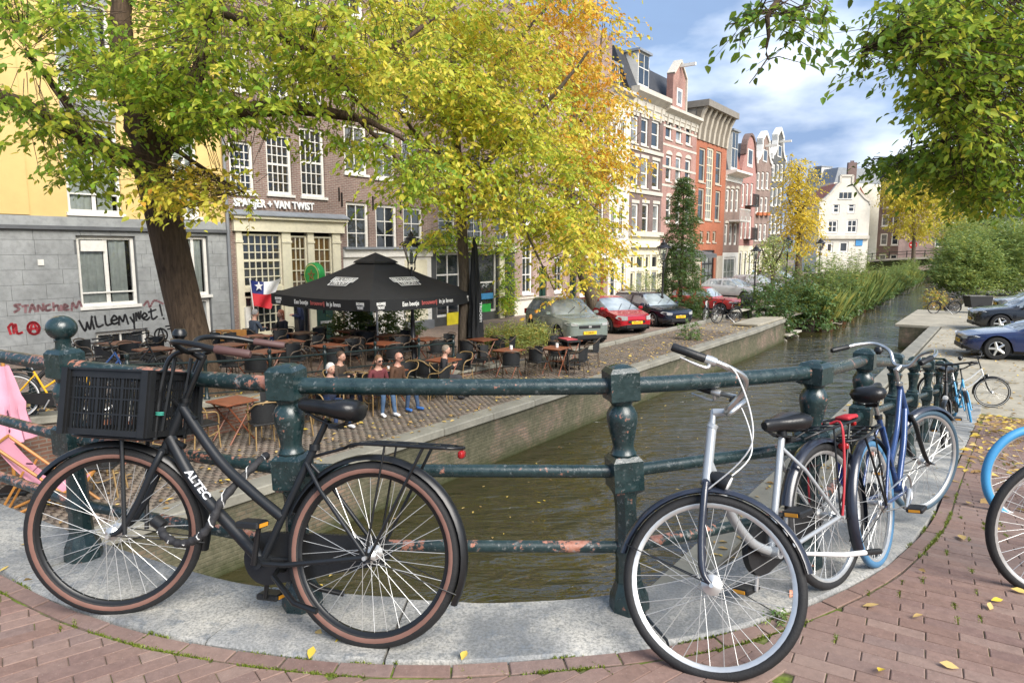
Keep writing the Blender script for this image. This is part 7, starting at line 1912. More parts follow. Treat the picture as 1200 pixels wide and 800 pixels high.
def region_pts(regs, rng, dens=1.0):
    """regs: (cx, cy, rx, ry, d0, dr, count, hue) in photo pixels; distance from the tree's own reach"""
    C = []; Hh = []
    for cx, cy, rx, ry, d0, dr, n, hu in regs:
        n = int(n * dens); a = rng.uniform(0, 2 * np.pi, n); q = np.sqrt(rng.uniform(0, 1, n)); q *= 1 + .10 * rng.normal(0, 1, n)
        dd = d0 + dr * rng.uniform(-1, 1, n)
        for x, y, e in zip(cx + rx * q * np.cos(a), cy + ry * q * np.sin(a), dd): C.append(at_d(x, y, e)); Hh.append(hu + rng.normal(0, .05))
    return np.array([tuple(c) for c in C]), np.array(Hh)
def clumpy(C, Hh, rng, scale=1.3, thr=-.25):
    """thin a cloud with a smooth 3D pattern so that it gathers into clumps with gaps, and vary hue with it"""
    k = scale; v = np.sin(C[:, 0] * 2.1 * k + 1.3) * np.cos(C[:, 1] * 1.7 * k) + np.sin(C[:, 2] * 2.6 * k + C[:, 0] * k) + .5 * np.sin(C[:, 1] * 3.9 * k + C[:, 2] * 3.1 * k)
    keep = v + rng.normal(0, .45, len(v)) > thr
    return C[keep], Hh[keep] + .03 * v[keep]
def limb(m, pts, r0, r1, n=10, k=6):
    P = bez([at_d(*p) for p in pts], k); q = len(P); m.tube([p + Vector((.03 * math.sin(i * 1.7), .03 * math.cos(i * 1.3), 0)) * min(1, r0 * 4) for i, p in enumerate(P)], [r0 + (r1 - r0) * i / (q - 1) for i in range(q)], n)
    return P
def make_tree(name, label, base, trunk_pts, trunk_r, limbs, regs, size, nleaf, length, bark, leafm, hs=.09, thr=-.25, seed=3, cscale=1.3, twig_r=.006, group=None, wid=.55, dens=1.0, twig_every=1):
    t = thing(name, label, 'tree', base, group=group); inv = Vector(base)
    m = MB(); P = bez([p if isinstance(p, Vector) else at_d(*p) for p in trunk_pts], 6); q = len(P)
    rr_ = [interp(i / (q - 1), trunk_r) for i in range(q)]
    m.tube([p - inv for p in P], rr_, 20); tr = m.build('trunk', bark, t, 70)
    rng = np.random.default_rng(seed); LP = []
    for pts, r0, r1 in limbs:
        m = MB(); lp = limb(m, pts, r0, r1); m.v = [tuple(Vector(v) - inv) for v in m.v]; m.build('limb', bark, t, 70); LP += lp
    C, Hh = region_pts(regs, rng, dens); C, Hh = clumpy(C, Hh, rng, cscale, thr)
    A, D, S, h, T = sprays(C, nleaf, length, size, rng, Hh, hs)
    iv = np.array(tuple(inv)); leaf_cloud('crown', A - iv, D, S, h, leafm, t, wid, seed=seed)
    if LP:
        LPn = np.array([tuple(p) for p in LP]); m = MB()
        for i, (a, b) in enumerate(T):
            if i % twig_every: continue
            j = int(np.argmin(((LPn - a) ** 2).sum(1))); c = LPn[j]; dv = c - a; ln = np.linalg.norm(dv); a2 = a + dv * min(1, .8 / (ln + 1e-6))
            m.tube([Vector(a2 - iv), Vector(a - iv), Vector((a + b) / 2 - iv), Vector(b - iv)], [twig_r * 1.6, twig_r * 1.1, twig_r * .8, twig_r * .35], 4, cap=False)
        tw = m.build('twigs', bark, t, 60); tw['kind'] = 'stuff'
    return t
pb = at_d(238, 466, 13.6); bz = lstreet(s_of(pb)); base1 = (pb.x, pb.y, bz)
make_tree('elm_tree', 'leaning elm with dark thick trunk and green crown before the grey block', base1,
    [Vector((pb.x + .02, pb.y, bz - .15)), (236, 445, 13.6), (226, 400, 13.6), (209, 330, 13.6), (191, 250, 13.5), (178, 200, 13.4), (172, 165, 13.3)], [(0, .52), (.10, .40), (.3, .35), (.6, .335), (.85, .32), (1, .26)],
    [([(176, 190, 13.4), (140, 182, 12.9), (80, 155, 12.0), (30, 125, 11.2), (-40, 100, 10.5), (-130, 70, 9.8), (-210, 50, 9.4)], .23, .012),
     ([(172, 168, 13.3), (155, 120, 13.2), (142, 40, 13.0), (150, -60, 13.0)], .28, .14), ([(180, 185, 13.4), (235, 140, 13.3), (330, 127, 13.2), (395, 134, 13.4), (440, 146, 13.6), (490, 175, 13.8)], .22, .015),
     ([(150, -20, 13.0), (230, 2, 12.5), (300, 28, 12.0), (350, 52, 12.0), (385, 70, 12.2), (415, 115, 12.6), (445, 140, 13)], .15, .012), ([(200, 170, 13.3), (225, 110, 12.4), (240, 50, 11.5), (260, -20, 11)], .16, .06),
     ([(100, 162, 12.3), (70, 110, 11.5), (30, 60, 10.8)], .09, .03), ([(385, 70, 12.2), (450, 60, 12.4), (510, 20, 12.8)], .07, .03), ([(415, 135, 13.4), (460, 180, 13.2), (490, 215, 13)], .05, .02), ([(205, 175, 13), (250, 205, 12.2), (285, 225, 11.8)], .045, .015)],
    [(35, 8, 70, 22, 10.5, 1.8, 70, .47), (165, 45, 88, 62, 12, 2.5, 360, .47), (160, 118, 95, 44, 12, 2.2, 290, .45), (290, 40, 130, 60, 12, 2.5, 480, .53), (245, 105, 90, 46, 12, 2.3, 220, .49), (370, 95, 80, 32, 12.5, 1.8, 190, .53),
     (430, 50, 90, 60, 12.8, 2.0, 320, .63), (215, 215, 45, 26, 11.6, 1.2, 95, .69), (115, 190, 62, 26, 11.5, 1.2, 70, .45), (20, 92, 42, 42, 10.2, 1.0, 75, .43), (286, 218, 26, 26, 11.2, .9, 16, .69), (425, 155, 60, 22, 13, 1.2, 80, .53), (330, 138, 60, 10, 12.6, 1.2, 26, .43), (480, 190, 35, 45, 13, 1.2, 80, .5),
     (200, -70, 320, 60, 12.5, 3.5, 420, .45), (250, 160, 40, 18, 12, 1.3, 34, .49), (70, 140, 50, 22, 11, 1, 40, .5)],
    .122, 14, .62, MAT['bark'], LEAF, thr=-.30, seed=11, twig_r=.0038, cscale=1.5)
p2 = at_t(543, 402, -13.3); b2_ = (p2.x, p2.y, lstreet(s_of(p2))); d2 = p2.y
make_tree('elm_tree', 'slim grey trunked tree with yellow green crown beside the folded parasol', b2_,
    [Vector((p2.x, p2.y, b2_[2] - .1)), (543, 395, d2), (544, 330, d2), (540, 250, d2), (535, 170, d2), (532, 90, d2), (530, 0, d2)], [(0, .22), (.08, .17), (.5, .155), (1, .08)],
    [([(538, 225, d2), (590, 170, d2 - .8), (650, 110, d2 - 1.2), (690, 60, d2 - 1.5)], .10, .03), ([(537, 200, d2), (490, 160, d2 - 1), (455, 110, d2 - 2)], .09, .03), ([(535, 150, d2), (580, 80, d2 - .5), (640, 10, d2 - 1)], .09, .03), ([(541, 260, d2), (595, 235, d2 - 1), (625, 290, d2 - 1.5), (650, 340, d2 - 1.6)], .06, .02), ([(545, 240, d2), (600, 215, d2 - .5), (660, 220, d2), (705, 250, d2)], .06, .02)],
    [(500, 40, 80, 50, 18.5, 2.5, 430, .60), (500, 110, 75, 45, 18.5, 2.5, 380, .60), (570, 60, 80, 60, 19.5, 2.5, 520, .68), (560, 150, 80, 55, 19, 2.5, 480, .62), (515, 205, 60, 32, 18.5, 1.8, 150, .60), (610, 140, 70, 70, 19.5, 2.2, 520, .64), (630, 225, 70, 45, 19.5, 2.0, 360, .60), (570, 235, 60, 32, 19, 1.8, 130, .62), (660, 285, 48, 40, 19.5, 1.6, 140, .66), (640, 312, 22, 20, 19, 1.2, 14, .69), (505, 270, 25, 22, 18.5, 1, 24, .6), (560, -50, 160, 50, 19, 3, 420, .62)],
    .15, 12, .8, MAT['bark_grey'], LEAF, thr=-.45, seed=21, cscale=1.1, twig_r=.005, twig_every=2)
p3 = at_t(700, 372, -14.6); b3_ = (p3.x, p3.y, Z_ST); d3_ = p3.y
make_tree('elm_tree', 'leaning tree with orange tinged crown behind the grey crossover', b3_,
    [Vector((p3.x, p3.y, Z_ST - .1)), (698, 360, d3_), (686, 325, d3_), (674, 285, d3_), (668, 220, d3_), (672, 150, d3_), (680, 60, d3_)], [(0, .42), (.1, .34), (.5, .28), (1, .1)],
    [([(674, 285, d3_), (700, 240, d3_ - 1), (715, 190, d3_ - 1)], .12, .03), ([(670, 220, d3_), (640, 160, d3_ - 1), (630, 90, d3_)], .12, .03), ([(672, 160, d3_), (700, 100, d3_ - 1), (705, 40, d3_ - 1)], .1, .03)],
    [(640, 45, 52, 45, 26.5, 2.5, 330, .88), (675, 110, 46, 52, 26.5, 2.5, 380, .86), (690, 175, 40, 52, 26.5, 2.0, 330, .80), (685, 240, 42, 50, 26.5, 2.0, 300, .72), (695, 290, 36, 30, 26, 1.6, 130, .74), (660, 330, 16, 30, 25, 1.0, 20, .90), (700, 322, 26, 12, 25.5, 1.0, 34, .74), (715, 45, 14, 9, 26, 1.2, 26, .84), (705, 25, 16, 22, 26, 1.2, 30, .86), (665, 0, 40, 22, 26.5, 2, 130, .84), (650, -50, 60, 40, 27, 3, 120, .85), (600, 100, 45, 70, 27, 2, 170, .76), (728, 165, 14, 52, 26, 1.6, 50, .84)],
    .18, 12, 1.0, MAT['bark_grey'], LEAF, thr=-.5, seed=31, cscale=.9, twig_r=.006, twig_every=2)
# tree on the right bank whose branches reach into the picture from the right
tb = Vector((8.6, 8.2, 0)); tz = ramp(s_of(tb)); base4 = (tb.x, tb.y, tz)
make_tree('elm_tree', 'green elm on the right bank with branches reaching over the canal', base4,
    [Vector(q) for q in ((tb.x, tb.y, tz - .15), (tb.x - .02, tb.y, tz + 1.2), (tb.x - .15, tb.y, 1.6), (tb.x - .3, tb.y + .1, 3.6), (tb.x - .3, tb.y + .2, 5.5))], [(0, .45), (.2, .33), (.7, .28), (1, .2)],
    [([(1390, 110, 8.4), (1290, 70, 8.2), (1180, 50, 7.8), (1080, 45, 7.2), (1010, 60, 6.8)], .13, .015), ([(1400, 150, 8.4), (1300, 150, 8.6), (1200, 140, 8.8), (1120, 160, 9), (1050, 185, 9.2)], .11, .015), ([(1290, 70, 8.2), (1190, -10, 7.4), (1060, -45, 6.6), (960, -40, 6.0), (905, 10, 5.6), (900, 70, 5.5)], .09, .006), ([(1300, 150, 8.6), (1220, 200, 9), (1150, 225, 9.2)], .07, .012), ([(905, 10, 5.6), (880, 22, 5.5), (850, 30, 5.5)], .008, .004), ([(902, 65, 5.5), (888, 85, 5.5), (878, 98, 5.5)], .006, .003), ([(1180, 50, 7.8), (1130, 90, 7.6), (1090, 105, 7.6)], .04, .01)],
    [(1150, 40, 80, 50, 7.6, 1.4, 480, .42), (1095, 28, 50, 32, 7.2, 1.0, 190, .40), (1155, 115, 65, 50, 8.2, 1.4, 460, .44), (1112, 105, 42, 30, 7.8, .8, 120, .44), (1020, 62, 34, 22, 6.8, .5, 22, .30), (1050, 30, 30, 26, 7, .6, 34, .30), (1165, 190, 60, 40, 9, 1.2, 420, .40), (1105, 188, 55, 20, 9, .8, 190, .34), (1045, 190, 32, 8, 9, .5, 34, .3), (1165, 232, 45, 12, 9.4, .8, 90, .44), (1200, -50, 200, 50, 7.5, 2, 230, .3), (1270, 120, 70, 120, 8.4, 1.5, 260, .3),
     (930, 20, 22, 16, 5.6, .25, 14, .22), (895, 12, 22, 12, 5.5, .2, 9, .22), (872, 32, 16, 6, 5.5, .15, 5, .2), (925, 55, 12, 14, 5.5, .15, 7, .25), (930, 84, 8, 5, 5.5, .1, 2, .25), (884, 96, 9, 7, 5.5, .1, 3, .25), (905, 97, 8, 6, 5.5, .1, 2, .3), (960, 4, 18, 8, 5.8, .2, 6, .2)],
    .092, 9, .40, MAT['bark'], LEAF, hs=.12, thr=-.7, seed=41, cscale=1.8, twig_r=.0035)

# ---- shrubs, climbers and planters
def shrub(name, label, centre, rad, n, size, hue, leafm=None, hs=.1, nleaf=9, length=.3, stems=5, cat='shrub', thr=-1.7, seed=5, droop=.3, group=None, up=0.0, wid=.5, flat=.8):
    """centre = base point on the ground; rad = (rx, ry, rz) of the mass above it"""
    t = thing(name, label, cat, centre, group=group); rng = np.random.default_rng(seed)
    a = rng.normal(0, 1, (n, 3)); a /= np.linalg.norm(a, axis=1, keepdims=True); q = rng.uniform(.25, 1, n)[:, None] ** .5 * (1 + .13 * rng.normal(0, 1, (n, 1)))
    C = a * q * np.array(rad); C[:, 2] = np.abs(C[:, 2] + rad[2] * flat) ; Hh = hue + rng.normal(0, .07, n)
    C, Hh = clumpy(C, Hh, rng, 2.0 / max(rad), thr)
    dirs = C.copy(); dirs[:, 2] = dirs[:, 2] * .3 + up; dirs += rng.normal(0, .3 * max(rad) * .5, dirs.shape)
    P, D, S, h, T = sprays(C, nleaf, length, size, rng, Hh, hs, dirs, droop); P[:, 2] = np.maximum(P[:, 2], .02)
    leaf_cloud('foliage', P, D, S, h, leafm or LEAFD, t, wid, seed=seed)
    m = MB()
    for i in range(stems):
        c = C[rng.integers(0, len(C))]; m.tube([(c[0] * .12, c[1] * .12, -.05), tuple(c * np.array([.5, .5, .55])), tuple(c)], [.018, .012, .004], 5)
    st_ = m.build('stems', MAT['bark_grey'], t, 60); st_['kind'] = 'stuff'
    return t
# bamboo planter by the terrace
for i, (x, s_) in enumerate(((585, 0), (605, 1), (625, 2))):
    q = at_t(x, 402, -12.7); shrub('bamboo', ('yellow green bamboo clump nearest the folded parasol', 'middle yellow green bamboo clump of the planter', 'yellow green bamboo clump next to the grey crossover')[i], (q.x, q.y, lstreet(s_of(q)) + .05), (.50, .5, .42), 330, .12, .68, LEAFR, nleaf=9, length=.38, seed=60 + i, wid=.22, up=.25, flat=1.0, cat='bamboo')
# laurels under the parasol and their planter boxes
TERRA = mat('terracotta', (.30, .11, .06), .8, var=.2, grime=.3)
for i, (x, w_, h_) in enumerate(((409, .55, .62), (440, .75, .78), (472, .7, .75))):
    q = at_t(x, 405, -17.3); z = lstreet(s_of(q)); pt = thing('planter_box', ('terracotta planter box with the smallest round laurel', 'terracotta planter box under the middle laurel', 'terracotta planter box behind the lamp post')[i], 'planter', (q.x, q.y, z), UA)
    MB().cbox((0, 0, .22), (1.2, .45, .44), .03).build('box', TERRA, pt, 30); MB().cbox((0, 0, .42), (1.28, .52, .07), .02).build('rim', TERRA, pt, 30)
    shrub('laurel_shrub', ('small round laurel shrub beside the green door', 'broad laurel shrub under the black parasol', 'loose variegated laurel beside the lamp post')[i], (q.x, q.y, z + .42), (w_, w_ * .8, h_), 330, .10, (.30, .36, .55)[i], LEAFD, nleaf=9, length=.22, seed=70 + i)
# climbers on the black shopfront
for i, (regs, lab) in enumerate((([(596, 330, 10, 38, 0, .25, 170, .45), (594, 355, 10, 14, 0, .25, 50, .55)], 'climbing vine growing up the pilaster of the black shopfront'), ([(520, 282, 26, 13, 0, .3, 150, .40), (570, 285, 30, 11, 0, .3, 130, .5), (596, 288, 10, 10, 0, .3, 50, .5)], 'leafy vine hanging over the black shop windows'))):
    rng = np.random.default_rng(80 + i); C = []; Hh = []
    for cx, cy, rx, ry, _, dr, n, hu in regs:
        for _k in range(n):
            a = rng.uniform(0, 6.28); q = math.sqrt(rng.uniform(0, 1)); C.append(tuple(at_t(cx + rx * q * math.cos(a), cy + ry * q * math.sin(a), T_F + .12 + rng.uniform(0, dr * 1.6)))); Hh.append(hu + rng.normal(0, .08))
    C = np.array(C); b0 = C[np.argmin(C[:, 2])].copy(); b0[2] = C[:, 2].min(); t = thing('climbing_vine', lab, 'vine', tuple(b0))
    P, D, S, h, T = sprays(C, 8, .3, .11, rng, np.array(Hh), .1); leaf_cloud('foliage', P - b0, D, S, h, LEAF, t, .7, seed=80 + i)
    m = MB(); pts = sorted([tuple(c - b0) for c in C[::9]], key=lambda c: c[2]); m.tube(bez(pts[:14], 2), .014, 5); m.build('stem', MAT['bark_grey'], t, 60)
# conifer
q = at_t(797, 350, -13.6); cz_ = Z_ST; cn = thing('conifer_tree', 'narrow dark green conifer standing behind the estate car', 'tree', (q.x, q.y, cz_)); hh = at_t(797, 207, -13.6).z - cz_
MB().tube([(0, 0, -.1), (.02, 0, hh * .5), (0, 0, hh)], [.12, .08, .01], 10).build('trunk', MAT['bark'], cn, 60)
rng = np.random.default_rng(90); C = []; Dr = []
for i in range(2300):
    f = rng.uniform(.04, 1) ** 1.35; rmax = 1.15 * (1 - f) ** .75 * (1 + .25 * math.sin(f * 46)) + .05; a = rng.uniform(0, 6.28); r_ = rmax * rng.uniform(.35, 1.05); C.append((r_ * math.cos(a), r_ * math.sin(a), f * hh)); Dr.append((math.cos(a), math.sin(a), -.1))
P, D, S, h, T = sprays(np.array(C), 10, .34, .13, rng, np.full(2300, .30), .12, np.array(Dr), .2); leaf_cloud('foliage', P, D, S, h, LEAFD, cn, .34, seed=91)
# trees farther along the bank
def far_tree(label, x, t, yb, regs, r0, seed, leafm, hue, size=.24, z=Z_ST, name='autumn_tree', thr=-1.3):
    q = at_t(x, yb, t); d = q.y; R_ = [(cx, cy, rx, ry, d, dr, n, hue) for cx, cy, rx, ry, dr, n in regs]; ym = sum(r[1] for r in regs) / len(regs)
    return make_tree(name, label, (q.x, q.y, z), [Vector((q.x, q.y, z - .2)), (x, yb - 12, d), (x + 1, (yb + ym) / 2, d), (x, ym, d), (x, min(r[1] - r[3] * .4 for r in regs), d)], [(0, r0), (.2, r0 * .7), (1, r0 * .2)], [([(x, ym + 15, d), (x - 9, ym, d - .8), (x - 14, ym - 14, d - 1)], r0 * .35, .03), ([(x, ym + 10, d), (x + 9, ym - 4, d - .8), (x + 14, ym - 18, d - 1)], r0 * .35, .03)], R_, size, 10, 1.3, MAT['bark_grey'], leafm, thr=thr, seed=seed, cscale=1.1, twig_every=3, twig_r=.012)
far_tree('tall golden autumn tree beyond the last gabled house', 936, -14.5, 318, [(934, 205, 14, 24, 3, 150), (936, 240, 20, 30, 3, 260), (938, 275, 20, 24, 3, 180)], .4, 101, LEAFG, .45)
far_tree('small green tree in front of the slate grey house', 906, -13.4, 330, [(906, 292, 15, 17, 1.8, 150), (903, 312, 11, 12, 1.5, 70)], .2, 102, LEAFR, .6, .17)
far_tree('pale yellow tree beside the far bridge end', 1070, -12.2, 322, [(1058, 222, 24, 24, 5, 420), (1074, 252, 32, 28, 5, 460), (1092, 215, 26, 20, 4, 280)], .5, 103, LEAFG, .18, .42)
far_tree('yellow green tree standing behind the far bridge', 1112, -9.6, 318, [(1112, 228, 32, 28, 5, 420), (1122, 262, 32, 26, 5, 360)], .5, 104, LEAFG, .25, .44)
far_tree('yellow green tree on the right bank behind the willow shrubs', 1185, -1.0, 300, [(1165, 205, 40, 26, 5, 200), (1190, 240, 40, 28, 5, 220), (1140, 235, 26, 24, 4, 110)], .4, 105, LEAF, .55, .22)
def reeds(name, label, base, rx, ry, hgt, n, hue, seed, group, feather=0, wid=.035, cat='reeds'):
    """upright blades from the ground, with feathery leaves along their upper part for bamboo"""
    t = thing(name, label, cat, base, group=group); rng = np.random.default_rng(seed)
    P = np.stack([rng.normal(0, rx * .45, n), rng.normal(0, ry * .45, n), np.zeros(n)], 1); D = np.stack([P[:, 0] * .35 / rx + rng.normal(0, .13, n), P[:, 1] * .35 / ry + rng.normal(0, .13, n), np.ones(n)], 1)
    S = hgt * rng.uniform(.55, 1.15, n); h = hue + rng.normal(0, .10, n)
    if feather:
        Dn = D / np.linalg.norm(D, axis=1, keepdims=True); k = feather; rep = np.repeat(np.arange(n), k); f = rng.uniform(.3, 1.02, n * k)
        P2 = P[rep] + Dn[rep] * (S[rep] * f)[:, None]; a = rng.uniform(0, 6.28, n * k); D2 = np.stack([np.cos(a), np.sin(a), rng.uniform(-.5, .5, n * k)], 1)
        leaf_cloud('foliage', P2, D2, rng.uniform(.14, .3, n * k), hue + rng.normal(0, .13, n * k), LEAFR, t, .22, seed=seed)
        m = MB()
        for q in range(0, n, 2): m.tube([Vector(P[q]), Vector(P[q] + Dn[q] * S[q])], [.014, .004], 4, cap=False)
        st_ = m.build('stems', MAT['bark_grey'], t, 60); st_['kind'] = 'stuff'
    else: leaf_cloud('blades', P, D, S, h, LEAFR, t, wid / hgt * 2, seed=seed, fold=.6)['kind'] = 'stuff'
    return t
# planted strip along the left water's edge
shr = [(900, 372, 1.3, 1.5, .20, 'ivy bank mound spilling beside the bench'), (925, 380, 1.5, 1.7, .22, 'dark ivy mound hanging over the wooden steps'), (952, 388, 1.6, 1.9, .25, 'broad ivy mound reaching down to the water'), (975, 384, 1.4, 1.6, .30, 'grey green ivy mound next to the rusty planter')]
for i, (x, y, rx_, rz_, hu, lab) in enumerate(shr):
    q = at_t(x, y - 8, -10.0); shrub('ivy_shrub', lab, (q.x, q.y, Z_ST - .95), (rx_, rx_ * .9, rz_), 520, .15, hu, LEAFD, nleaf=9, length=.4, seed=110 + i, wid=.7, flat=.75)
RUST = mat('rusty_steel', (.20, .065, .03), .85, var=.4, scale=3, bump=.4, bscale=20)
sP = 41.0; i = 0
LABR = ['tall feathery bamboo with pale stems in the rusty planters', 'low green reeds in the rusty planters', 'yellowing reeds in the rusty planters', 'dark leafy shrub in the rusty planters']
while sP < 112:
    Lp = 6.5; tt_ = -9.5 - .03 * (sP - 41)
    pl = thing('planter_box', ('rusty steel planter box at the water edge, beside the ivy', 'rusty steel planter box at the water edge, second from the ivy', 'rusty steel planter box at the water edge, third from the ivy')[i] if i < 3 else 'rusty steel planter box farther along the water edge toward the bridge', 'planter', ST(sP, tt_, Z_W), UA, group=None if i < 3 else 'far planter boxes')
    MB().cbox((Lp / 2 - .3, 0, .20), (Lp, 1.7, .9), .03).build('tub', mat('tarred_steel', (.05, .035, .025), .85, var=.4, scale=3), pl, 30)
    for x in ((.6, 1.0, 3.9), (2.0, 2.35, 5.2), (.9, 4.4), (), (2.8,), (), (), (), (), ())[min(i, 9)]: MB().box((x, -.90, .40), (.26, .16, 1.15)).build('stave', RUST, pl, 0)
    MB().tube(bez([(-.3, -1.1, .25), (Lp * .25, -1.25, .02), (Lp * .5, -1.15, .22), (Lp * .75, -1.3, .02), (Lp - .3, -1.1, .25)], 4), .035, 6).build('rope', mat('old_rope', (.25, .22, .17), .9), pl, 60)
    for j in range(4):
        kd = (3, 2, 0, 3, 1, 0, 3, 2, 0, 3, 1)[(i * 4 + j) % 11]; hgt = (2.7, 1.2, 1.5, 1.25)[kd] * random.uniform(.7, 1.25) * (1 if i < 4 else .62)
        q = ST(sP + .6 + 1.65 * j, tt_ + (random.uniform(-.2, .35) if kd != 3 else .55), Z_W + .55 - (.35 if kd == 3 else 0))
        gp = ('bamboo in the planters', 'green reeds in the planters', 'yellowing reeds in the planters', 'leafy shrubs in the planters')[kd]; sd_ = 130 + i * 5 + j
        if kd == 0: reeds('bamboo', LABR[0], q, .9, .8, hgt * 1.35, 60, .45, sd_, gp, feather=34, cat='bamboo')
        elif kd in (1, 2): reeds('reed_clump', LABR[kd], q, 1.5, 1.2, hgt * 1.25, 420, (.50, .66)[kd - 1], sd_, gp)
        else: shrub('ivy_shrub', LABR[3], q, (1.1, .9, hgt), 330, .18, .5, LEAFD, hs=.13, nleaf=9, length=.35, seed=sd_, wid=.65, flat=.6, droop=.5, stems=8, group=gp, thr=-.9)
    sP += Lp + .5; i += 1
# willow shrubs on the right bank
for i, (x, y, rx_, hz_, hu, lab) in enumerate(((1128, 348, 2.2, 4.2, .44, 'grey green willow shrub beside the landing platform'), (1158, 346, 2.8, 5.0, .38, 'large willow shrub behind the cargo bicycle'), (1195, 346, 3.2, 5.4, .40, 'willow shrub behind the black sport utility car'), (1124, 334, 2.6, 6.2, .50, 'pale willow shrub nearest the far bridge'), (1160, 332, 3.6, 7.4, .42, 'tallest willow shrub behind the others on the right bank'), (1235, 338, 3.8, 6.6, .38, 'willow shrub at the right bank beyond the parked cars'))):
    q = at_z(x, y, Z_ST); shrub('willow_shrub', lab, (q.x, q.y, Z_ST - .1), (rx_, rx_ * .8, hz_ * .5), 1500, .26, hu, LEAFR, hs=.12, nleaf=9, length=.8, seed=170 + i, wid=.34, droop=.3, flat=1.0, up=.5, thr=-.8)
q = at_z(1096, 352, Z_ST); shrub('flower_shrub', 'small shrub with yellow flowers at the platform edge', (q.x, q.y, Z_ST - .6), (.8, .7, .7), 160, .13, .86, LEAFR, seed=190, length=.2)
q = at_t(757, 345, -19.4); shrub('potted_shrub', 'pale leafy shrub by the cream arched shopfront', (q.x, q.y, Z_ST), (1.1, .6, 1.0), 260, .13, .55, LEAFR, seed=191, wid=.3, up=.4, length=.35)
q = at_z(808, 398, Z_ST); shrub('weed', 'small weed growing from the quay edge before the estate car', (q.x, q.y, Z_ST), (.4, .35, .35), 60, .10, .5, LEAFD, seed=192, length=.2)
q = at_t(728, 352, -19.0); shrub('flower_pot', 'orange flowers in a pot before the white house', (q.x, q.y, Z_ST), (.5, .4, .6), 90, .12, .98, LEAFR, seed=193, length=.2)
# ------------------------------------------------------------------ far end of the canal
fb = thing('far_bridge', 'arched stone bridge with iron railing closing the far end of the canal', 'bridge', ST(128, -14.5, 0), R(-36))
X0, X1 = -9, 24; n = 40; k = MB(); top = []; bot = []
for i in range(n + 1):
    x = X0 + (X1 - X0) * i / n; zt = .3 - ((x - 6) / 15) ** 2 * 1.2; c = (x - 5.5) / 5.2
    zb = Z_W + 2.3 * math.sqrt(1 - c * c) if abs(c) < 1 else Z_W - 1
    top.append((x, zt)); bot.append((x, zb))
vs = [(x, -2, z) for x, z in bot] + [(x, -2, z) for x, z in top] + [(x, 3, z) for x, z in bot] + [(x, 3, z) for x, z in top]; q = n + 1
k.add(vs, [f for i in range(n) for f in ((i, i + 1, q + i + 1, q + i), (q + i, q + i + 1, 3 * q + i + 1, 3 * q + i), (2 * q + i + 1, 2 * q + i, 3 * q + i, 3 * q + i + 1), (i + 1, i, 2 * q + i, 2 * q + i + 1))])
k.build('arch', MAT['quaywall'], fb, 0)
k = MB()
for (x, z), (x2, z2) in zip(top, top[1:]): k.add([(x, -2.15, z - .3), (x2, -2.15, z2 - .3), (x2, -2.15, z2 + .02), (x, -2.15, z + .02), (x, -1.5, z + .02), (x2, -1.5, z2 + .02)], [(0, 1, 2, 3), (3, 2, 5, 4)])
k.build('coping', STONE, fb, 0)
for i in range(0, n + 1, 3):
    x, z = top[i]; MB().box((x, -1.9, z + .55), (.12, .12, 1.1)).build('post', FENCE, fb, 0)
for h in (.55, 1.0): MB().tube([(x, -1.9, z + h) for x, z in top], .05, 6).build('rail', FENCE, fb, 60)

class FH(House):
    """house facing another way: front plane through two ground points"""
    def __init__(s, name, label, a, b, wall, ztop, depth=10.0, base=-2.3):
        a, b = Vector(a), Vector(b); s.W = (b - a).length; s.root = thing(name, label, 'house', (a.x, a.y, 0), math.atan2(b.y - a.y, b.x - a.x)); s.wall = wall; s.base = base; s.depth = depth; s.ztop = ztop; s.holes = []; s.a = a; s.dir = (b - a).normalized(); s.nrm = Vector((-s.dir.y, s.dir.x, 0))
    def l(s, x, y=292):
        r = ray(x, y); k = (s.a - EYE).dot(s.nrm) / r.dot(s.nrm); p = EYE + r * k; return (p - s.a).dot(s.dir), p.z
# white gabled house facing us across the junction
D0 = 104.0
a, b = at_d(957, 300, D0), at_d(1016, 300, D0 - .5); a.z = b.z = 0
H = FH('gable_house', 'white rendered gable house with red tiled roof at the canal junction', a, b, PALE, ztop=at_d(985, 240, D0).z)
for q in ((973, 238, 981, 250), (990.5, 236.5, 999, 249)): H.win(*q, nx=1, nz=2, fw=.22, bar=.12)
for q in ((968, 258, 980, 273), (990.5, 257, 1003, 273)): H.win(*q, nx=2, nz=2, fw=.22, bar=.12)
zs_ = H.l(985, 280)[1]
for q in ((968, 284, 976, 296), (983, 283, 994, 296)): H.win(*q, nx=1, nz=1, fw=.25, sill=False)
H.box('shop_sign', (H.l(1002)[0], -.1, H.l(1005, 288)[1]), (H.l(1010)[0], -.02, H.l(1005, 281)[1]), mat('sign_blue', (.06, .25, .5), .4))
H.finish(); H.band(zs_, zs_ + .5, .35, STONE, 'cornice')
W, z0, zk = H.W, H.ztop, H.l(985, 206)[1]; h = zk - z0
half = [(0, z0), (W * .02, z0 + h * .12), (W * .11, z0 + h * .22), (W * .22, z0 + h * .42), (W * .32, z0 + h * .66), (W * .38, z0 + h * .76), (W * .38, z0 + h)]
H.gable((half + [(W - x, z) for x, z in half[::-1]])[::-1], PALE, .5, STONE, .3); H.pitched(z0 + h * .82, TILE)
for i in range(3): H.box('gable_window', (W * (.38 + .085 * i), -.05, z0 + h * .22), (W * (.445 + .085 * i), .02, z0 + h * .42), MAT['glass'])
H.box('gable_sill', (W * .36, -.1, z0 + h * .18), (W * .64, .02, z0 + h * .215), WHITE); H.chimney(W * .78, 3.5, z0 + h * .55, 4.2, BR_DARK, 1.3)
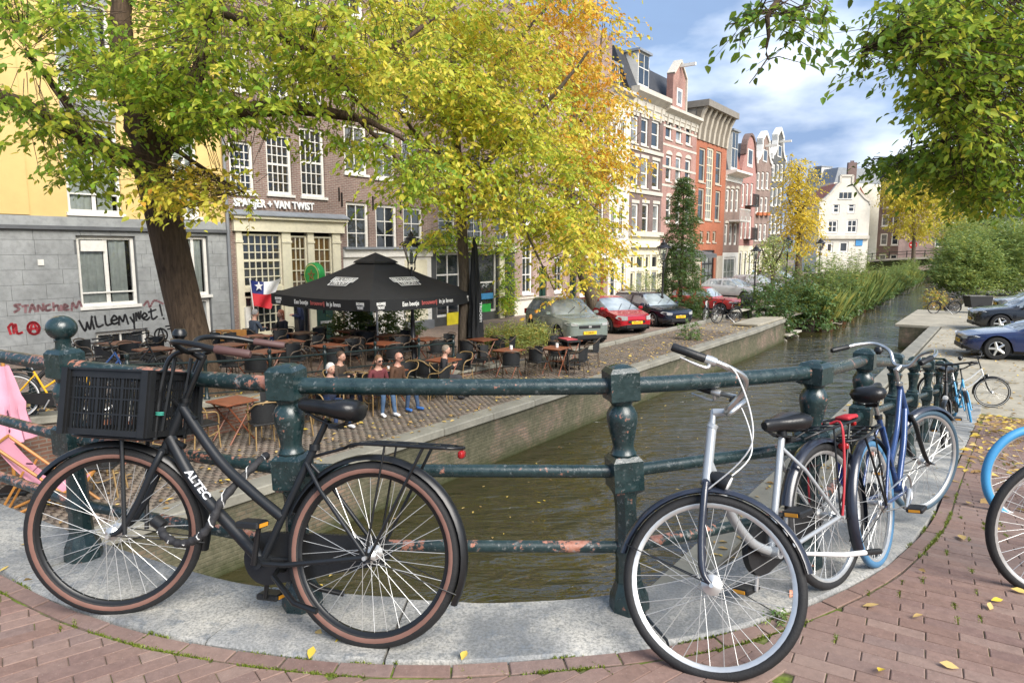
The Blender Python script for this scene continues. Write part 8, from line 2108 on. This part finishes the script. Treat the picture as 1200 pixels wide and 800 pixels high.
# its side street: narrow fronts running back from the corner
b1p = b + Vector((4.6, 9.8, 0)); b2p = b1p + Vector((8, 17, 0))
H = FH('corner_house', 'row of tall narrow fronts running back from the white gable house', b1p, b2p, PALE, ztop=at_d(1030, 236, 118).z, depth=6)
for i in range(5):
    for z in (-1.5, 2.2, 5.4): H.winl((.8 + 3.3 * i, 2.2 + 3.3 * i, z, z + 2.0), nx=1, nz=2, fw=.2)
H.finish(); H.mansard(2.5, TILE, 1.5)
H = FH('town_house', 'dark fronted tall house behind the red tiled roof', at_d(1012, 300, 128) * 1.0 + Vector((0, 0, -at_d(1012, 300, 128).z)), at_d(1052, 300, 122) + Vector((0, 0, -at_d(1052, 300, 122).z)), BR_DARK, ztop=at_d(1030, 215, 125).z)
for i in range(3):
    for z in (-1.5, 2.2, 5.6, 8.8): H.winl((1 + 2.1 * i, 2.4 + 2.1 * i, z, z + 2.1), nx=1, nz=2, fw=.2)
H.finish(); H.pitched(H.ztop + 4, ROOF); H.chimney(H.W * .7, 3, H.ztop + 2, 3)
H = FH('town_house', 'tall pale building with grey mansard behind the golden tree', at_d(938, 300, 118) + Vector((0, 0, -at_d(938, 300, 118).z)), at_d(972, 300, 112) + Vector((0, 0, -at_d(972, 300, 112).z)), PALE, ztop=at_d(955, 216, 115).z)
for i in range(3):
    for z in (1, 4.2, 7.4): H.winl((.8 + 1.7 * i, 1.9 + 1.7 * i, z, z + 2.1), nx=1, nz=2, fw=.2)
H.finish(); H.mansard(2.4, LEAD, .8); H.dormer(H.W * .4, H.ztop + .6, 1.5, 2.2, .3)
for i, (xa, xb, d_, yt, m_, lab) in enumerate(((1050, 1090, 150, 250, BR_BROWN, 'brown brick house behind the yellow trees at the bridge'), (1090, 1150, 150, 262, BR_PURPLE, 'purple brick house behind the far bridge'), (1150, 1230, 145, 262, BR_DARK, 'dark brick house beyond the willow shrubs'))):
    a, b = at_d(xa, 300, d_), at_d(xb, 300, d_ - 3); a.z = b.z = 0; H = FH('town_house', lab, a, b, m_, ztop=at_d(xa, yt, d_).z)
    nn = int(H.W / 2.6)
    for j in range(nn):
        for z in (-1.4, 2.0, 5.2): H.winl((.7 + j * 2.5, 2.0 + j * 2.5, z, z + 2.0), nx=1, nz=2, fw=.2)
    H.finish(); H.pitched(H.ztop + 3.5, ROOF)
# round no-entry sign by the far bridge
q = at_t(1069, 298, -13.5); rs = thing('road_sign', 'round red and white no-entry sign by the far bridge', 'sign', ST(s_of(q), -13.5, -1.2), R(-20)); zz = at_t(1069, 287, -13.5).z + 1.2
MB().tube([(0, 0, 0), (0, 0, zz + .3)], .05, 6).build('pole', ALU, rs); MB().lathe([(.62, -.03), (.62, .03)], 20, (0, -.05, zz), Matrix.Rotation(R(90), 3, 'X')).build('disc', mat('sign_disc_red', (.5, .02, .02), .4), rs, 40); MB().box((0, -.085, zz), (.9, .01, .2)).build('bar', WHITE, rs, 0)

# ------------------------------------------------------------------ fallen leaves and litter
LIT = m_leaf('fallen_leaf', [(0, (.20, .11, .04)), (.4, (.40, .26, .10)), (.7, (.58, .42, .16)), (1, (.66, .48, .05))], .15, .7)
def flat_leaves(pts, size, seed, name, label=None, parent=None, tilt=.25):
    rng = np.random.default_rng(seed); n = len(pts); a = rng.uniform(0, 6.28, n); D = np.stack([np.cos(a), np.sin(a), rng.normal(0, tilt * .4, n)], 1)
    P = np.array([tuple(p) for p in pts]); S = size * rng.uniform(.6, 1.3, n); Sd = np.stack([-np.sin(a), np.cos(a), rng.normal(0, tilt, n)], 1); Up = np.array([[0, 0, 1.]]); S_ = S[:, None]; w = S_ * .21
    c = rng.uniform(.1, .9, n)[:, None]
    V = np.stack([P - D * S_ * .5, P - D * S_ * .12 + Sd * w + Up * w * c, P + D * S_ * .14 + Sd * w * .85 + Up * w * c, P + D * S_ * .5 + Up * S_ * .12 * c, P + D * S_ * .14 - Sd * w * .85 + Up * w * c, P - D * S_ * .12 - Sd * w + Up * w * c], 1).reshape(-1, 3)
    i = np.arange(n)[:, None] * 6; F = np.concatenate([i + np.array([[0, 1, 2, 3]]), i + np.array([[0, 3, 4, 5]])], 1).reshape(-1, 4)
    o = np_mesh(name, V, F, LIT, parent, attr={'hue': np.repeat(rng.uniform(0, 1, n), 2)}); o['kind'] = 'stuff'
    if label: o['label'] = label; o['category'] = 'leaves'
    return o
pts = []
for i in range(1500):
    s, t = random.uniform(4.5, 17), random.uniform(-.9, 4) if random.random() < .6 else random.gauss(.3, .8); s = 17 - (17 - s) * random.random() ** .5 * 1.0
    if t > -.28: pts.append(ST(s, t, ramp(s) + .006))
for i in range(1500): s = random.uniform(17, 45); pts.append(ST(s, random.uniform(-2.2, 4), Z_ST + .008))
for i in range(420): s = random.uniform(3, 18); pts.append(ST(s, random.uniform(-2.7, -1.0), Z_ST + .02))
flat_leaves(pts, .11, 5, 'leaf_litter', 'scattered yellow and brown leaves on the right pavement and quay')
pts = [ST(random.uniform(3, 34), -8.9 - abs(random.gauss(0, 1.4)), Z_ST + .04) for i in range(900)] + [(lambda s: ST(s, -12.4 - random.random() * 1.6, lstreet(s) + .03))(random.uniform(4, 11)) for i in range(500)] + [(lambda s, t: ST(s, t, Z_ST + .008))(random.uniform(18, 34), random.uniform(-11.4, -9.2)) for i in range(500)]
flat_leaves(pts, .10, 6, 'leaf_litter', 'scattered fallen leaves on the cafe terrace and left quay')
pts = []
for i in range(420):
    s = random.uniform(4, 60); t = -8.4 + abs(random.gauss(0, 1.5)) if random.random() < .75 else random.uniform(-8.3, -3); pts.append(ST(s, min(t, -3), Z_W + .006))
flat_leaves(pts, .075, 7, 'floating_leaves', 'small yellow leaves floating on the canal', tilt=.05)
# single leaves lying close to the camera
for i, (x, y, hu) in enumerate(((398, 752, 1), (373, 745, .6), (365, 768, .95), (544, 772, .9), (30, 640, .6), (5, 669, .8), (33, 683, .3), (1135, 591, .55), (1127, 632, .6), (1168, 657, .5), (1168, 706, 1), (1160, 713, .7), (1075, 725, .5), (1032, 789, 1), (1112, 783, .7), (1080, 672, .4), (1020, 712, .6), (1195, 695, .8), (1165, 622, .7), (1098, 550, .6))):
    p = at_ramp(x, y); rng = np.random.default_rng(300 + i); me_o = flat_leaves([Vector((0, 0, .006))], .055 if i not in (7, 8) else .085, 300 + i, 'fallen_leaf', tilt=.5); del me_o['kind']
    me_o.data.attributes['hue'].data.foreach_set('value', [hu, hu]); me_o.location = (p.x, p.y, zdeck(p.x, p.y) + .007); tag(me_o, 'single curled yellow leaf lying on the bridge paving', 'leaf', 'single leaves on the bridge paving')
# scraps of litter
p = at_ramp(925, 703); o = MB().add([(0, 0, .004), (.07, .02, .012), (.08, .06, .004), (.02, .05, .014)], [(0, 1, 2, 3)]).build('paper_scrap', mat('orange_paper', (.62, .27, .17), .6, var=.3, scale=30), None, 0); o.location = (p.x, p.y, zdeck(p.x, p.y) + .008); tag(o, 'crumpled orange and white paper scrap on the grey slab', 'paper')
p = at_ramp(1032, 655); o = MB().add([(0, 0, .004), (.05, .02, .02), (.06, .06, .004), (.01, .05, .016)], [(0, 1, 2, 3)]).build('paper_scrap', WHITE, None, 0); o.location = (p.x, p.y, zdeck(p.x, p.y) + .008); tag(o, 'small white paper scrap beside the blue bicycle wheel', 'paper')
p = at_ramp(912, 730); shrub('weed', 'small green weed at the edge of the grey slab', (p.x, p.y, .0), (.035, .03, .02), 16, .022, .7, LEAFD, nleaf=5, length=.03, seed=199, stems=2)
